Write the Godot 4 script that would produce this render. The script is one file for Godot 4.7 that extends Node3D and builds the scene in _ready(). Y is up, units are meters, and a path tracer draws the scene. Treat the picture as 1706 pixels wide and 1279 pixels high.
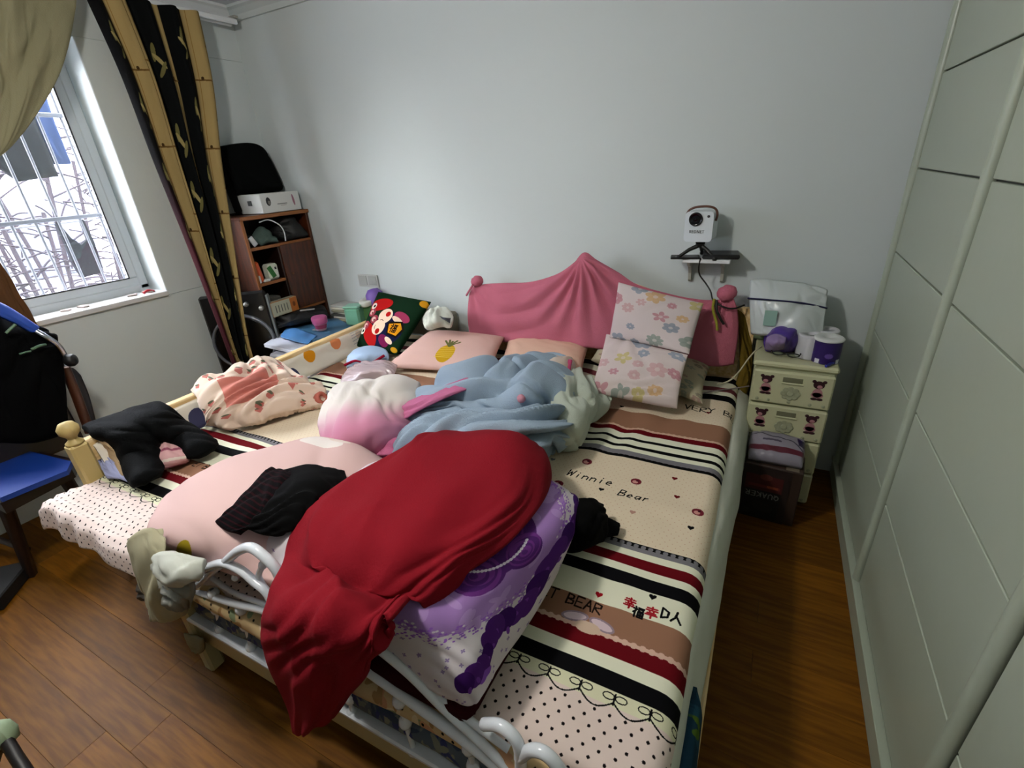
extends Node3D
# A bedroom: two beds pushed together under piles of bedding, a window on the left, a wardrobe on the right.

const WALL_X := -3.27
const BACK_Z := -2.558
const WARD_X := 0.45
const BED_Y := 0.5
var M := {}
var T := {}


func _ready() -> void:
	var cam := Camera3D.new()
	cam.name = "camera"
	cam.fov = 77.697
	cam.near = 0.02
	cam.far = 100.0
	cam.transform = Transform3D(Basis(Vector3(0.88883, -0.06135, -0.4541), Vector3(-0.14012, 0.90714, -0.39682), Vector3(0.43628, 0.41634, 0.7977)), Vector3(0, 1.55, 0))
	add_child(cam)
	cam.make_current()
	var env := Environment.new()
	env.background_mode = Environment.BG_SKY
	var sm := ProceduralSkyMaterial.new()
	sm.sky_top_color = Color(0.95, 0.97, 1.0)
	sm.sky_horizon_color = Color(0.98, 0.98, 0.985)
	sm.ground_horizon_color = Color(0.82, 0.84, 0.9)
	sm.ground_bottom_color = Color(0.6, 0.62, 0.68)
	sm.sky_energy_multiplier = 5.4
	sm.ground_energy_multiplier = 2.6
	sm.sun_angle_max = 0.0
	var sky := Sky.new()
	sky.sky_material = sm
	env.sky = sky
	env.tonemap_mode = Environment.TONE_MAPPER_LINEAR
	env.tonemap_exposure = 1.0
	env.sdfgi_enabled = true
	env.ssao_enabled = true
	env.ssil_enabled = true
	var we := WorldEnvironment.new()
	we.name = "surroundings"
	we.environment = env
	add_child(we)
	nz.seed = 7
	nz.noise_type = FastNoiseLite.TYPE_SIMPLEX_SMOOTH
	nz.fractal_type = FastNoiseLite.FRACTAL_NONE
	nz.frequency = 0.01
	ceiling_lamp(Vector3(-1.25, 2.5, -0.3), 18.0)

	materials()
	room()
	window()
	outside()
	curtains()
	wardrobe()
	beds()
	bed_sheet()
	headboard_wrap()
	pillows()
	piles()
	clothes_on_bed()
	corner_cabinet()
	bedside_clutter()
	wall_things()
	drawer_unit()
	chair_and_floor()


func ceiling_lamp(at: Vector3, power: float) -> void:
	var t := thing("ceiling_lamp", "round white flush lamp on the ceiling above the bed", "lamp")
	part("base", G.new().lathe([[0.0, 0.05], [0.19, 0.05], [0.2, 0.03], [0.2, 0.0], [0.0, 0.0]], at), mat(Color(0.9, 0.9, 0.88), 0.5), t)
	var gm := mat(Color(0.95, 0.95, 0.92), 0.4)
	gm.emission_enabled = true
	gm.emission = Color(1.0, 0.98, 0.93)
	gm.emission_energy_multiplier = 2.0
	part("diffuser", G.new().lathe([[0.0, -0.03], [0.1, -0.028], [0.16, -0.015], [0.185, 0.0], [0.0, 0.0]], at), gm, t)
	var l := OmniLight3D.new()
	l.name = "lamp_light"
	l.light_color = Color(1.0, 0.985, 0.95)
	l.light_energy = power / 10.0
	l.omni_range = 12.0
	l.omni_attenuation = 2.0
	l.light_size = 0.09
	l.shadow_enabled = true
	l.position = at + Vector3(0, -0.14, 0)
	add_child(l)


func materials() -> void:
	T.weave = noise_tex(0.09, 256, true, 3.0, 3)
	T.fleece = noise_tex(0.2, 256, true, 6.0, 4)
	T.plaster = noise_tex(0.03, 256, true, 1.5, 5)
	M.wall = mat(Color(0.765, 0.795, 0.795), 0.85, {"nrm": T.plaster, "ns": 0.15, "tri": 1.2})
	M.ceiling = mat(Color(0.78, 0.8, 0.82), 0.9)
	M.white = mat(Color(0.86, 0.87, 0.88), 0.4)
	M.gloss = mat(Color(0.85, 0.87, 0.9), 0.15)
	M.black = mat(Color(0.02, 0.02, 0.022), 0.5)
	M.dark = mat(Color(0.05, 0.05, 0.06), 0.4)
	M.chrome = mat(Color(0.75, 0.77, 0.8), 0.18, {"metal": 1.0})
	M.glass = mat(Color(0.9, 0.95, 0.95), 0.02, {"alpha": 0.05})
	M.ward = mat(Color(0.63, 0.665, 0.60), 0.35, {"nrm": T.plaster, "ns": 0.06, "tri": 2.0})
	M.cream = mat(Color(0.86, 0.84, 0.72), 0.4)
	T.pine = noise_tex(0.02, 256, false, 1, 11, ramp2(Color(0.80, 0.66, 0.44), Color(0.87, 0.75, 0.54), Color(0.9, 0.8, 0.62)))
	M.pine = mat(Color.WHITE, 0.5, {"tex": T.pine, "tri": 1.5})
	M.pine.uv1_scale = Vector3(6, 6, 0.8)
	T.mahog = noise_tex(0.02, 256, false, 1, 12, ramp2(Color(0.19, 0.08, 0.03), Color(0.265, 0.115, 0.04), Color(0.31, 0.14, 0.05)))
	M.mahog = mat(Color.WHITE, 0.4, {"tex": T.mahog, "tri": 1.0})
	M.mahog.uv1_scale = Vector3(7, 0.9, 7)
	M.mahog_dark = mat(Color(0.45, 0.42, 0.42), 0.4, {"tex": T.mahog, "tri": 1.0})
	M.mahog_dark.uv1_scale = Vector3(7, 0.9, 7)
	M.wood_edge = mat(Color(0.50, 0.30, 0.13), 0.45)
	M.dark_wood = mat(Color(0.10, 0.05, 0.035), 0.4)


func room() -> void:
	var base := struct("floor", G.new().box(Vector3(-1.1, -0.06, 0.42), Vector3(4.6, 0.1, 6.2), 0.0), mat(Color(0.12, 0.06, 0.03), 0.8))
	var rng := RandomNumberGenerator.new()
	rng.seed = 5
	var woods := []
	for k in 4:
		var a := 0.92 + 0.05 * k
		var t := noise_tex(0.018, 256, false, 1, 20 + k, ramp2(Color(0.345 * a, 0.21 * a, 0.04 * a), Color(0.39 * a, 0.242 * a, 0.045 * a), Color(0.43 * a, 0.272 * a, 0.055 * a)))
		var m := mat(Color.WHITE, 0.5, {"tex": t, "tri": 1.0, "spec": 0.25})
		m.uv1_scale = Vector3(0.8, 3, 9)
		woods.append(m)
	var z := -2.56
	var row := 0
	while z < 3.4:
		var x := -3.3 - rng.randf() * 0.9
		while x < 1.1:
			var x0 := maxf(x, -3.28)
			var x1 := minf(x + 1.2, 1.1)
			if x1 - x0 > 0.03:
				part("plank", G.new().box(Vector3((x0 + x1) / 2, -0.005, z + 0.0625), Vector3(x1 - x0 - 0.0005, 0.01, 0.1245), 0.0005), woods[rng.randi() % 4], base)
			x += 1.2
		z += 0.125
		row += 1
	struct("ceiling", G.new().box(Vector3(-1.1, 2.62, 0.42), Vector3(4.9, 0.12, 6.5), 0.0), M.ceiling)
	struct("wall_back", G.new().box(Vector3(-1.1, 1.27, BACK_Z - 0.1), Vector3(4.9, 2.75, 0.2), 0.0), M.wall)
	struct("wall_right", G.new().box(Vector3(1.2, 1.27, 0.42), Vector3(0.2, 2.75, 6.2), 0.0), M.wall)
	struct("wall_front", G.new().box(Vector3(-1.1, 1.27, 3.5), Vector3(4.9, 2.75, 0.2), 0.0), M.wall)
	# the window wall, with its opening
	var g := G.new()
	var cx := WALL_X - 0.13
	g.box(Vector3(cx, 0.445, 0.42), Vector3(0.26, 1.01, 6.2), 0.0)
	g.box(Vector3(cx, 2.46, 0.42), Vector3(0.26, 0.36, 6.2), 0.0)
	g.box(Vector3(cx, 1.615, -2.12), Vector3(0.26, 1.33, 1.02), 0.004)
	g.box(Vector3(cx, 1.615, 1.68), Vector3(0.26, 1.33, 3.68), 0.004)
	struct("wall_left", g, M.wall)
	# plaster mouldings where the walls meet the ceiling
	g = G.new()
	var prof := PackedVector2Array([Vector2(0, 0), Vector2(0.075, 0), Vector2(0.075, -0.014), Vector2(0.055, -0.022), Vector2(0.03, -0.045), Vector2(0.018, -0.07), Vector2(0, -0.07)])
	g.prism(prof, Vector3(WALL_X, 2.56, BACK_Z), Vector3.RIGHT, Vector3.UP, Vector3(0, 0, 5.96))
	struct("trim_1", g, M.white)
	g = G.new()
	g.prism(prof, Vector3(WALL_X, 2.56, BACK_Z), Vector3(0, 0, 1), Vector3.UP, Vector3(4.37, 0, 0))
	struct("trim_2", g, M.wall)


func window() -> void:
	var w := Node3D.new()
	w.name = "window_1"
	add_child(w)
	w.set_meta("kind", "structure")
	var x := -3.45
	var pvc := mat(Color(0.72, 0.75, 0.77), 0.35)
	var g := G.new()
	g.box(Vector3(x, 1.0, -0.875), Vector3(0.07, 0.05, 1.45), 0.006)
	g.box(Vector3(x, 2.255, -0.875), Vector3(0.07, 0.05, 1.45), 0.006)
	g.box(Vector3(x, 1.62, -1.575), Vector3(0.07, 1.25, 0.05), 0.006)
	g.box(Vector3(x, 1.62, -0.175), Vector3(0.07, 1.25, 0.05), 0.006)
	part("window_frame", g, pvc, w)
	var sill := G.new().box(Vector3(-3.37, 0.965, -0.875), Vector3(0.24, 0.03, 1.47), 0.004)
	part("window_sill", sill, mat(Color(0.8, 0.8, 0.8), 0.3), w)
	for k in 2:
		var z0 := -1.555 + 0.67 * k
		var sx := x + 0.015 - 0.035 * k
		g = G.new()
		g.box(Vector3(sx, 1.045, z0 + 0.345), Vector3(0.03, 0.045, 0.69), 0.004)
		g.box(Vector3(sx, 2.21, z0 + 0.345), Vector3(0.03, 0.045, 0.69), 0.004)
		g.box(Vector3(sx, 1.6275, z0 + 0.0225), Vector3(0.03, 1.12, 0.045), 0.004)
		g.box(Vector3(sx, 1.6275, z0 + 0.6675), Vector3(0.03, 1.12, 0.045), 0.004)
		var sash := part("sash", g, pvc, w)
		part("pane", G.new().box(Vector3(sx, 1.6275, z0 + 0.345), Vector3(0.005, 1.12, 0.6), 0.0), M.glass, sash)
		g = G.new()
		for s in [-1, 1]:
			g.box(Vector3(sx + 0.012, 1.6275, z0 + 0.345 + s * 0.299), Vector3(0.008, 1.12, 0.006), 0.001)
		g.box(Vector3(sx + 0.012, 1.07, z0 + 0.345), Vector3(0.008, 0.006, 0.6), 0.001)
		part("gasket", g, M.black, sash)
	g = G.new()
	for q in [[-1.54, 0.012], [-1.45, 0.008], [-1.2, 0.01], [-1.12, 0.007]]:
		g.box(Vector3(-3.33, 0.985, q[0]), Vector3(0.03, 0.012, q[1] * 6), 0.003, Basis(Vector3.UP, q[0] * 9))
	solo("sill_scraps", g, mat(Color(0.55, 0.5, 0.48), 0.6), "small grey scraps lying along the window sill", "scraps").set_meta("kind", "stuff")
	solo("red_clip", G.new().curve([Vector3(-3.3, 0.987, -1.50), Vector3(-3.31, 0.995, -1.53), Vector3(-3.3, 0.986, -1.56)], 0.007, 6), mat(Color(0.6, 0.05, 0.12), 0.5), "small red clip at the right end of the window sill", "clip")


func outside() -> void:
	struct("ground", G.new().box(Vector3(-13.6, -0.9, -3), Vector3(20, 0.1, 30), 0.0), mat(Color(0.48, 0.48, 0.5), 0.9))
	var t := thing("window_grille", "grey steel security grille of upright bars outside the window", "window grille")
	var steel := mat(Color(0.27, 0.27, 0.3), 0.6)
	for k in 14:
		var z := -1.585 + 0.105 * k
		part("bar", G.new().tube([Vector3(-3.65, 0.85, z), Vector3(-3.65, 2.4, z)], 0.007, 6), steel, t)
	for y in [0.9, 1.43, 1.96]:
		part("crossbar", G.new().box(Vector3(-3.65, y, -0.9), Vector3(0.02, 0.022, 1.62), 0.003), steel, t)
	# washing on the line
	solo("clothes_line", G.new().tube([Vector3(-4.0, 2.2, -2.6), Vector3(-4.0, 2.19, -1.2), Vector3(-4.0, 2.2, 0.4)], 0.006, 6), steel, "grey line of washing strung outside the window", "clothes line")
	solo("low_clothes_line", G.new().tube([Vector3(-4.0, 1.40, -2.6), Vector3(-4.0, 1.39, -1.2), Vector3(-4.0, 1.40, 0.4)], 0.004, 6), steel, "lower line outside holding the small black vest", "clothes line")
	var up := {"up": Vector3(1, 0, 0), "edge": 0.03, "th": 0.01, "fold": folds(0.012, 2.0, 1.5, 1.0)}
	solo("black_jacket", G.new().cloth([[Vector3(-4, 2.2, -1.0), Vector3(-4, 2.2, -1.35), Vector3(-4, 2.2, -1.62)], [Vector3(-4, 1.9, -1.2), Vector3(-4, 1.92, -1.45), Vector3(-4, 1.92, -1.6)], [Vector3(-4, 1.64, -1.40), Vector3(-4, 1.65, -1.48), Vector3(-4, 1.66, -1.6)]], 16, 16, up), mat(Color(0.025, 0.025, 0.045), 1.0), "dark jacket hung out to dry outside the window", "jacket")
	solo("blue_jeans", G.new().cloth([[Vector3(-4.02, 2.2, -1.6), Vector3(-4.02, 2.2, -1.72)], [Vector3(-4.02, 1.95, -1.59), Vector3(-4.02, 1.95, -1.7)], [Vector3(-4.02, 1.73, -1.61), Vector3(-4.02, 1.73, -1.7)]], 10, 16, up), mat(Color(0.10, 0.15, 0.26), 0.9), "blue jeans drying beside the dark jacket outside", "jeans")
	var g := G.new()
	g.prism(PackedVector2Array([Vector2(1.5, 1.05), Vector2(1.63, 1.06), Vector2(1.645, 1.26), Vector2(1.635, 1.40), Vector2(1.62, 1.40), Vector2(1.615, 1.28), Vector2(1.57, 1.25), Vector2(1.53, 1.30), Vector2(1.50, 1.40), Vector2(1.485, 1.40), Vector2(1.49, 1.26), Vector2(1.485, 1.15)]), Vector3(-4.02, 0, 0), Vector3(0, 0, -1), Vector3.UP, Vector3(0.03, 0, 0))
	solo("black_vest", g, mat(Color(0.03, 0.03, 0.06), 0.95), "small black sleeveless vest on the lower line outside", "vest")
	# a pale house opposite and bare shrubs before it
	var b := thing("pale_house", "overexposed pale house seen beyond the window bars", "house")
	part("wall", G.new().box(Vector3(-10.2, 2, -4), Vector3(0.4, 6, 16), 0.0), mat(Color(0.50, 0.50, 0.55), 0.9), b)
	for k in 4:
		part("window", G.new().box(Vector3(-9.98, 1.0, -8.0 + k * 2.2), Vector3(0.06, 1.2, 1.0), 0.01), mat(Color(0.2, 0.22, 0.28), 0.4), b)
		part("ledge", G.new().box(Vector3(-9.95, 0.35, -8.0 + k * 2.2), Vector3(0.2, 0.08, 1.2), 0.01), mat(Color(0.55, 0.55, 0.58), 0.8), b)
	var rng := RandomNumberGenerator.new()
	rng.seed = 3
	var bark := mat(Color(0.13, 0.11, 0.13), 0.9)
	for s in 5:
		var o := Vector3(-5.4 - 0.75 * s, -0.9, [-3.1, -2.0, -4.2, -2.4, -3.4][s])
		var sh := thing("bare_shrub", ["leafless shrub outside nearest to the window grille", "leafless shrub outside, second from the window grille", "leafless shrub outside, third from the window grille", "leafless shrub outside, second nearest to the pale house", "leafless shrub outside nearest to the pale house"][s], "shrub", Vector3.ZERO, "")
		g = G.new()
		var tw := G.new()
		for k in 5:
			var a := rng.randf() * TAU
			var e := o + Vector3(cos(a) * 0.2, 1.8 + rng.randf() * 1.6, sin(a) * 0.7)
			var m := o.lerp(e, 0.5) + Vector3((rng.randf() - 0.5) * 0.3, 0, rng.randf() - 0.5) * 0.3
			g.curve([o, m, e], 0.02, 5, 5)
			for j in 16:
				var st := o.lerp(e, 0.35 + 0.6 * rng.randf())
				var d := Vector3((rng.randf() - 0.5) * 0.25, 0.5 * rng.randf() - 0.05, (rng.randf() - 0.5) * 1.6)
				tw.curve([st, st + d * 0.4, st + d * 0.7 + Vector3(0, -0.05, 0)], 0.008, 4, 3)
		part("stem", g, bark, sh)
		part("twig", tw, bark, sh).set_meta("kind", "stuff")


func bamboo_print() -> ImageTexture:
	var c := Cv.new(512, 1536, Color(0.035, 0.04, 0.045))
	var rng := RandomNumberGenerator.new()
	rng.seed = 9
	for j in 1536:   # the left dark strip turns wine red lower down
		var k := clampf((j - 420) / 300.0, 0, 1)
		c.rect(0, j, 75, 1, Color(0.045, 0.045, 0.05).lerp(Color(0.17, 0.04, 0.06), k))
	for s in [[75, 62, 0], [137, 44, 1], [282, 42, 0], [420, 70, 1], [490, 22, 0]]:
		for i in int(s[1]):
			var f: float = float(i) / s[1]
			var sh := 0.8 + 0.2 * sin(f * PI)
			c.rect(s[0] + i, 0, 1, 1536, Color(0.64 * sh, 0.55 * sh, 0.36 * sh))
		c.rect(s[0], 0, 2, 1536, Color(0.3, 0.22, 0.1))
		c.rect(s[0] + s[1] * 0.33, 0, 2, 1536, Color(0.5, 0.38, 0.18))
		var y := 60.0 + rng.randf() * 150
		while y < 1536:
			c.line([Vector2(s[0], y), Vector2(s[0] + s[1], y + 3)], 5, Color(0.38, 0.28, 0.13))
			c.disc(s[0] + s[1] * 0.5, y - 4, 5, Color(0.24, 0.17, 0.09))
			y += 200 + rng.randf() * 60
	for cx in [38, 228, 375]:
		var y := 40.0 + rng.randf() * 100
		while y < 1530:
			var a := -0.9 + rng.randf() * 0.5
			for k in 3:
				c.ell(cx + k * 8 - 8 + rng.randf() * 6, y + k * 24, 27, 6.5, PI / 2 + a * (0.4 + 0.5 * k) * (1 if k % 2 else -0.6), Color(0.58, 0.52, 0.33) if k % 2 else Color(0.40, 0.38, 0.22))
			y += 165 + rng.randf() * 80
	return c.tex()


func curtains() -> void:
	var g := G.new()
	for k in 2:
		var x := WALL_X + 0.085 + 0.055 * k
		g.box(Vector3(x, 2.462, -1.15), Vector3(0.022, 0.03, 2.66), 0.006)
	var t := thing("curtain_rail", "white double curtain rail high on the window wall", "curtain rail")
	part("track", g, M.white, t)
	for z in [-2.47, -1.3, -0.2]:
		part("bracket", G.new().box(Vector3(WALL_X + 0.08, 2.485, z), Vector3(0.16, 0.014, 0.03), 0.003), mat(Color(0.6, 0.6, 0.57), 0.5), t)
	# the bamboo curtain, gathered towards the floor
	var x0 := -3.15
	var rows := []
	for r in [[2.47, -2.25, -1.66], [2.1, -2.21, -1.71], [1.7, -2.13, -1.73], [1.3, -2.07, -1.755], [0.9, -2.0, -1.77], [0.55, -1.94, -1.78], [0.2, -1.93, -1.79], [0.05, -1.93, -1.79]]:
		var row := []
		var fw := clampf((1.7 - r[0]) / 0.8, 0, 1)
		var sc := lerpf(0.972, 0.915, fw * fw * (3 - 2 * fw))
		for k in 25:
			var f := k / 24.0
			row.append(Vector3(x0 * sc + 0.032 * sin(f * PI * 9.0) * lerpf(1.0, 0.8, f) + 0.01 * sin(r[0] * 3 + f * 8), maxf(0.02, 1.55 - (1.55 - r[0]) * sc), lerpf(r[2], r[1], f) * sc))
		rows.append(row)
	g = G.new().cloth(rows, 144, 40, {"up": Vector3(1, 0, 0), "edge": 0.003})
	var bm := mat(Color.WHITE, 0.85, {"tex": bamboo_print()})
	solo("bamboo_curtain", g, bm, "dark curtain printed with tan bamboo canes and leaves, hanging right of window", "curtain")
	# the beige curtain swept across the top of the window
	var beige := mat(Color(0.52, 0.50, 0.39), 0.9, {"nrm": T.weave, "ns": 0.4, "tri": 5.0})
	g = G.new().cloth([[Vector3(-3.12, 2.444, -1.233), Vector3(-3.1, 2.474, -1.372), Vector3(-3.12, 2.507, -1.495), Vector3(-3.11, 2.496, -1.643)],
		[Vector3(-3.11, 2.268, -1.161), Vector3(-3.08, 2.287, -1.293), Vector3(-3.1, 2.301, -1.409), Vector3(-3.1, 2.321, -1.562)],
		[Vector3(-3.1, 2.134, -1.105), Vector3(-3.07, 2.134, -1.21), Vector3(-3.08, 2.138, -1.318), Vector3(-3.09, 2.086, -1.414)],
		[Vector3(-3.1, 1.978, -1.044), Vector3(-3.06, 1.981, -1.128), Vector3(-3.07, 1.965, -1.206), Vector3(-3.08, 1.905, -1.256)],
		[Vector3(-3.1, 1.82, -0.982), Vector3(-3.06, 1.806, -1.021), Vector3(-3.06, 1.784, -1.061), Vector3(-3.08, 1.761, -1.1)],
		[Vector3(-3.1, 1.661, -0.864), Vector3(-3.08, 1.659, -0.894), Vector3(-3.08, 1.669, -0.935), Vector3(-3.1, 1.693, -0.969)]], 40, 40, {"up": Vector3(1, 0, 0), "edge": 0.004, "fold": folds(0.022, 3.5, 0.9, 2.0)})
	solo("beige_curtain", g, beige, "plain beige curtain swept to the left across the window top", "curtain")
	# its tied-back lower end and the brown curtain behind it
	g = G.new().cloth([[Vector3(-3.12, 1.636, -0.915), Vector3(-3.1, 1.658, -0.956), Vector3(-3.12, 1.669, -1.005)],
		[Vector3(-3.12, 1.4, -0.822), Vector3(-3.1, 1.393, -0.871), Vector3(-3.12, 1.335, -0.9)],
		[Vector3(-3.12, 1.223, -0.791), Vector3(-3.09, 1.222, -0.863), Vector3(-3.12, 1.17, -0.9)],
		[Vector3(-3.12, 1.057, -0.788), Vector3(-3.09, 1.068, -0.857), Vector3(-3.12, 1.048, -0.92)],
		[Vector3(-3.12, 0.854, -0.773), Vector3(-3.1, 0.856, -0.858), Vector3(-3.12, 0.862, -0.921)],
		[Vector3(-3.12, 0.599, -0.767), Vector3(-3.1, 0.604, -0.835), Vector3(-3.12, 0.612, -0.884)]], 24, 30, {"up": Vector3(1, 0, 0), "edge": 0.004, "fold": folds(0.02, 4.0, 1.5, 3.0)})
	solo("brown_curtain", g, mat(Color(0.34, 0.23, 0.14), 0.9), "brown edge of the gathered curtain at the left end of the window", "curtain")


func wardrobe() -> void:
	var t := thing("wardrobe", "tall white wardrobe with grooved sliding doors along the right wall", "wardrobe")
	var x := WARD_X
	part("carcass", G.new().box(Vector3(0.78, 1.27, -0.6), Vector3(0.56, 2.5, 3.9), 0.002), M.ward, t)
	part("plinth", G.new().box(Vector3(x + 0.025, 0.045, -0.6), Vector3(0.05, 0.09, 3.9), 0.003), M.ward, t)
	part("bottom_track", G.new().box(Vector3(x + 0.006, 0.095, -0.6), Vector3(0.025, 0.01, 3.9), 0.002), M.ward, t)
	part("filler_strip", G.new().box(Vector3(x + 0.06, 1.27, -2.529), Vector3(0.1, 2.5, 0.05), 0.002), M.ward, t)
	var ys := [0.105, 0.463, 0.803, 1.135, 1.445, 1.755, 2.1, 2.5]
	var zs := [-2.5, -1.69, -0.88, -0.07, 0.74]
	for k in 4:
		var d := part("door", G.new().box(Vector3(x + 0.036, 1.30, (zs[k] + zs[k + 1]) / 2), Vector3(0.02, 2.4, 0.81), 0.002), M.dark, t)
		for j in ys.size() - 1:
			part("panel", G.new().box(Vector3(x + 0.022, (ys[j] + ys[j + 1]) / 2, (zs[k] + zs[k + 1]) / 2 + 0.012), Vector3(0.016, ys[j + 1] - ys[j] - 0.006, 0.765), 0.002), M.ward, d)
		part("stile", G.new().lathe([[0.019, 0.1], [0.019, 2.5]], Vector3(x + 0.016, 0, zs[k] + 0.005), Basis.IDENTITY, 14), M.ward, d)





func beds() -> void:
	# the white bed on the right: cream boards, white tube footboard, wooden headboard
	var t := thing("bed", "white tube-railed bed on the right under the striped sheet", "bed")
	var cream := mat(Color(0.66, 0.62, 0.46), 0.5)
	part("foot_board", G.new().box(Vector3(-0.815, 0.2, -0.485), Vector3(1.47, 0.12, 0.028), 0.006), cream, t)
	part("foot_rail", G.new().box(Vector3(-0.815, 0.262, -0.478), Vector3(1.47, 0.018, 0.045), 0.005), M.gloss, t)
	part("side_rail", G.new().box(Vector3(0.012, 0.23, -1.45), Vector3(0.022, 0.14, 1.93), 0.005), M.pine, t)
	part("side_rail", G.new().box(Vector3(-1.54, 0.23, -1.45), Vector3(0.022, 0.14, 1.93), 0.005), M.pine, t)
	part("slat_base", G.new().box(Vector3(-0.765, 0.24, -1.46), Vector3(1.5, 0.03, 1.9), 0.004), M.pine, t)
	for p in [[-1.54, -0.48, 0.52], [0.0, -0.48, 0.3], [-1.56, -2.47, 0.62], [-0.03, -2.49, 0.6]]:
		part("post", G.new().box(Vector3(p[0], p[2] / 2, p[1]), Vector3(0.05, p[2], 0.05), 0.008), cream, t)
	part("bed_knob", G.new().lathe([[0.0, 0.62], [0.02, 0.62], [0.012, 0.635], [0.022, 0.65], [0.024, 0.665], [0.014, 0.685], [0, 0.688]], Vector3(-1.56, 0, -2.47), Basis.IDENTITY, 14), M.pine, t)
	part("headboard", G.new().prism(PackedVector2Array([Vector2(-1.55, 0.3), Vector2(0, 0.3), Vector2(0, 0.86), Vector2(-0.3, 0.86), Vector2(-0.6, 0.95), Vector2(-0.84, 1.03), Vector2(-1.1, 0.95), Vector2(-1.3, 0.88), Vector2(-1.55, 0.86)]), Vector3(0, 0, -2.5), Vector3.RIGHT, Vector3.UP, Vector3(0, 0, 0.03)), M.pine, t)
	var wt: Material = M.gloss
	# arcs and rails of the footboard
	part("arc_tube", G.new().curve([Vector3(-1.15, 0.65, -0.47), Vector3(-1.106, 0.688, -0.47), Vector3(-1.05, 0.732, -0.47), Vector3(-0.997, 0.76, -0.47), Vector3(-0.957, 0.751, -0.47), Vector3(-0.921, 0.72, -0.47), Vector3(-0.905, 0.657, -0.47), Vector3(-0.923, 0.523, -0.48)], 0.0125, 10, 5), wt, t)
	part("arc_tube", G.new().curve([Vector3(-1.272, 0.583, -0.465), Vector3(-1.154, 0.651, -0.465), Vector3(-1.076, 0.66, -0.465), Vector3(-1.031, 0.64, -0.465), Vector3(-0.993, 0.622, -0.465), Vector3(-0.984, 0.574, -0.465), Vector3(-1.009, 0.444, -0.47)], 0.0115, 10, 5), wt, t)
	part("arc_tube", G.new().curve([Vector3(-1.369, 0.473, -0.468), Vector3(-1.253, 0.57, -0.468), Vector3(-1.14, 0.658, -0.468)], 0.009, 8, 5), wt, t)
	part("arc_tube", G.new().curve([Vector3(-1.391, 0.434, -0.472), Vector3(-1.2, 0.474, -0.472), Vector3(-1.027, 0.524, -0.472), Vector3(-0.846, 0.528, -0.47), Vector3(-0.709, 0.52, -0.465)], 0.011, 8, 5), wt, t)
	part("scroll", G.new().curve([Vector3(-0.982, 0.704, -0.474), Vector3(-1.016, 0.66, -0.474), Vector3(-1.016, 0.634, -0.474), Vector3(-1, 0.612, -0.472)], 0.0075, 8, 5), wt, t)
	part("scroll", G.new().curve([Vector3(-1.284, 0.527, -0.48), Vector3(-1.188, 0.511, -0.48), Vector3(-1.058, 0.531, -0.48), Vector3(-1.01, 0.532, -0.48)], 0.008, 8, 5), wt, t)
	for q in [Vector3(-0.981, 0.707, -0.474), Vector3(-1.151, 0.588, -0.48)]:
		part("finial", G.new().lathe([[0, -0.011], [0.008, -0.008], [0.011, 0], [0.008, 0.008], [0, 0.011]], q, Basis.IDENTITY, 10), wt, t)
	part("rail_tube", G.new().curve([Vector3(-0.769, 0.549, -0.46), Vector3(-0.702, 0.529, -0.46), Vector3(-0.566, 0.494, -0.46), Vector3(-0.444, 0.46, -0.46), Vector3(-0.34, 0.418, -0.46), Vector3(-0.291, 0.397, -0.46)], 0.0125, 10, 4), wt, t)
	part("rail_tube", G.new().curve([Vector3(-0.687, 0.651, -0.462), Vector3(-0.644, 0.634, -0.462), Vector3(-0.549, 0.591, -0.462), Vector3(-0.466, 0.527, -0.462), Vector3(-0.384, 0.475, -0.462), Vector3(-0.305, 0.414, -0.462)], 0.0105, 10, 4), wt, t)
	part("rail_tube", G.new().curve([Vector3(-0.546, 0.564, -0.472), Vector3(-0.481, 0.546, -0.472), Vector3(-0.401, 0.508, -0.472), Vector3(-0.322, 0.481, -0.472)], 0.009, 8, 5), wt, t)
	part("arc_tube", G.new().curve([Vector3(-0.373, 0.533, -0.468), Vector3(-0.334, 0.561, -0.466), Vector3(-0.303, 0.553, -0.464), Vector3(-0.29, 0.52, -0.462), Vector3(-0.293, 0.436, -0.462)], 0.0125, 10, 6), wt, t)
	part("arc_tube", G.new().curve([Vector3(-0.292, 0.495, -0.462), Vector3(-0.263, 0.547, -0.46), Vector3(-0.232, 0.559, -0.46), Vector3(-0.203, 0.528, -0.46), Vector3(-0.186, 0.473, -0.46)], 0.0125, 10, 6), wt, t)
	for sp in [[Vector3(-0.781, 0.394, -0.468), Vector3(-0.807, 0.253, -0.472)], [Vector3(-0.607, 0.459, -0.468), Vector3(-0.603, 0.244, -0.472)], [Vector3(-1.177, 0.47, -0.475), Vector3(-1.222, 0.266, -0.478)], [Vector3(-1.302, 0.471, -0.475), Vector3(-1.375, 0.264, -0.478)], [Vector3(-0.933, 0.479, -0.475), Vector3(-0.967, 0.312, -0.478)], [Vector3(-0.423, 0.424, -0.468), Vector3(-0.415, 0.236, -0.472)]]:
		var a: Vector3 = sp[0]
		var b: Vector3 = sp[1]
		var s := part("spindle", G.new().tube([a, b], 0.0075, 8), wt, t)
		for f in [0.05, 0.42, 0.95]:
			part("bead", G.new().lathe([[0.006, -0.017], [0.014, -0.012], [0.017, 0.0], [0.014, 0.012], [0.006, 0.017]], a.lerp(b, f), Basis.IDENTITY, 12), wt, s)
	solo("foot_card", G.new().box(Vector3(-0.686, 0.565, -0.462), Vector3(0.05, 0.022, 0.006), 0.002, Basis(Vector3(0, 0, 1), -0.2)), mat(Color(0.72, 0.58, 0.36), 0.8), "small tan card tucked behind the white foot rail", "card")

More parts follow.
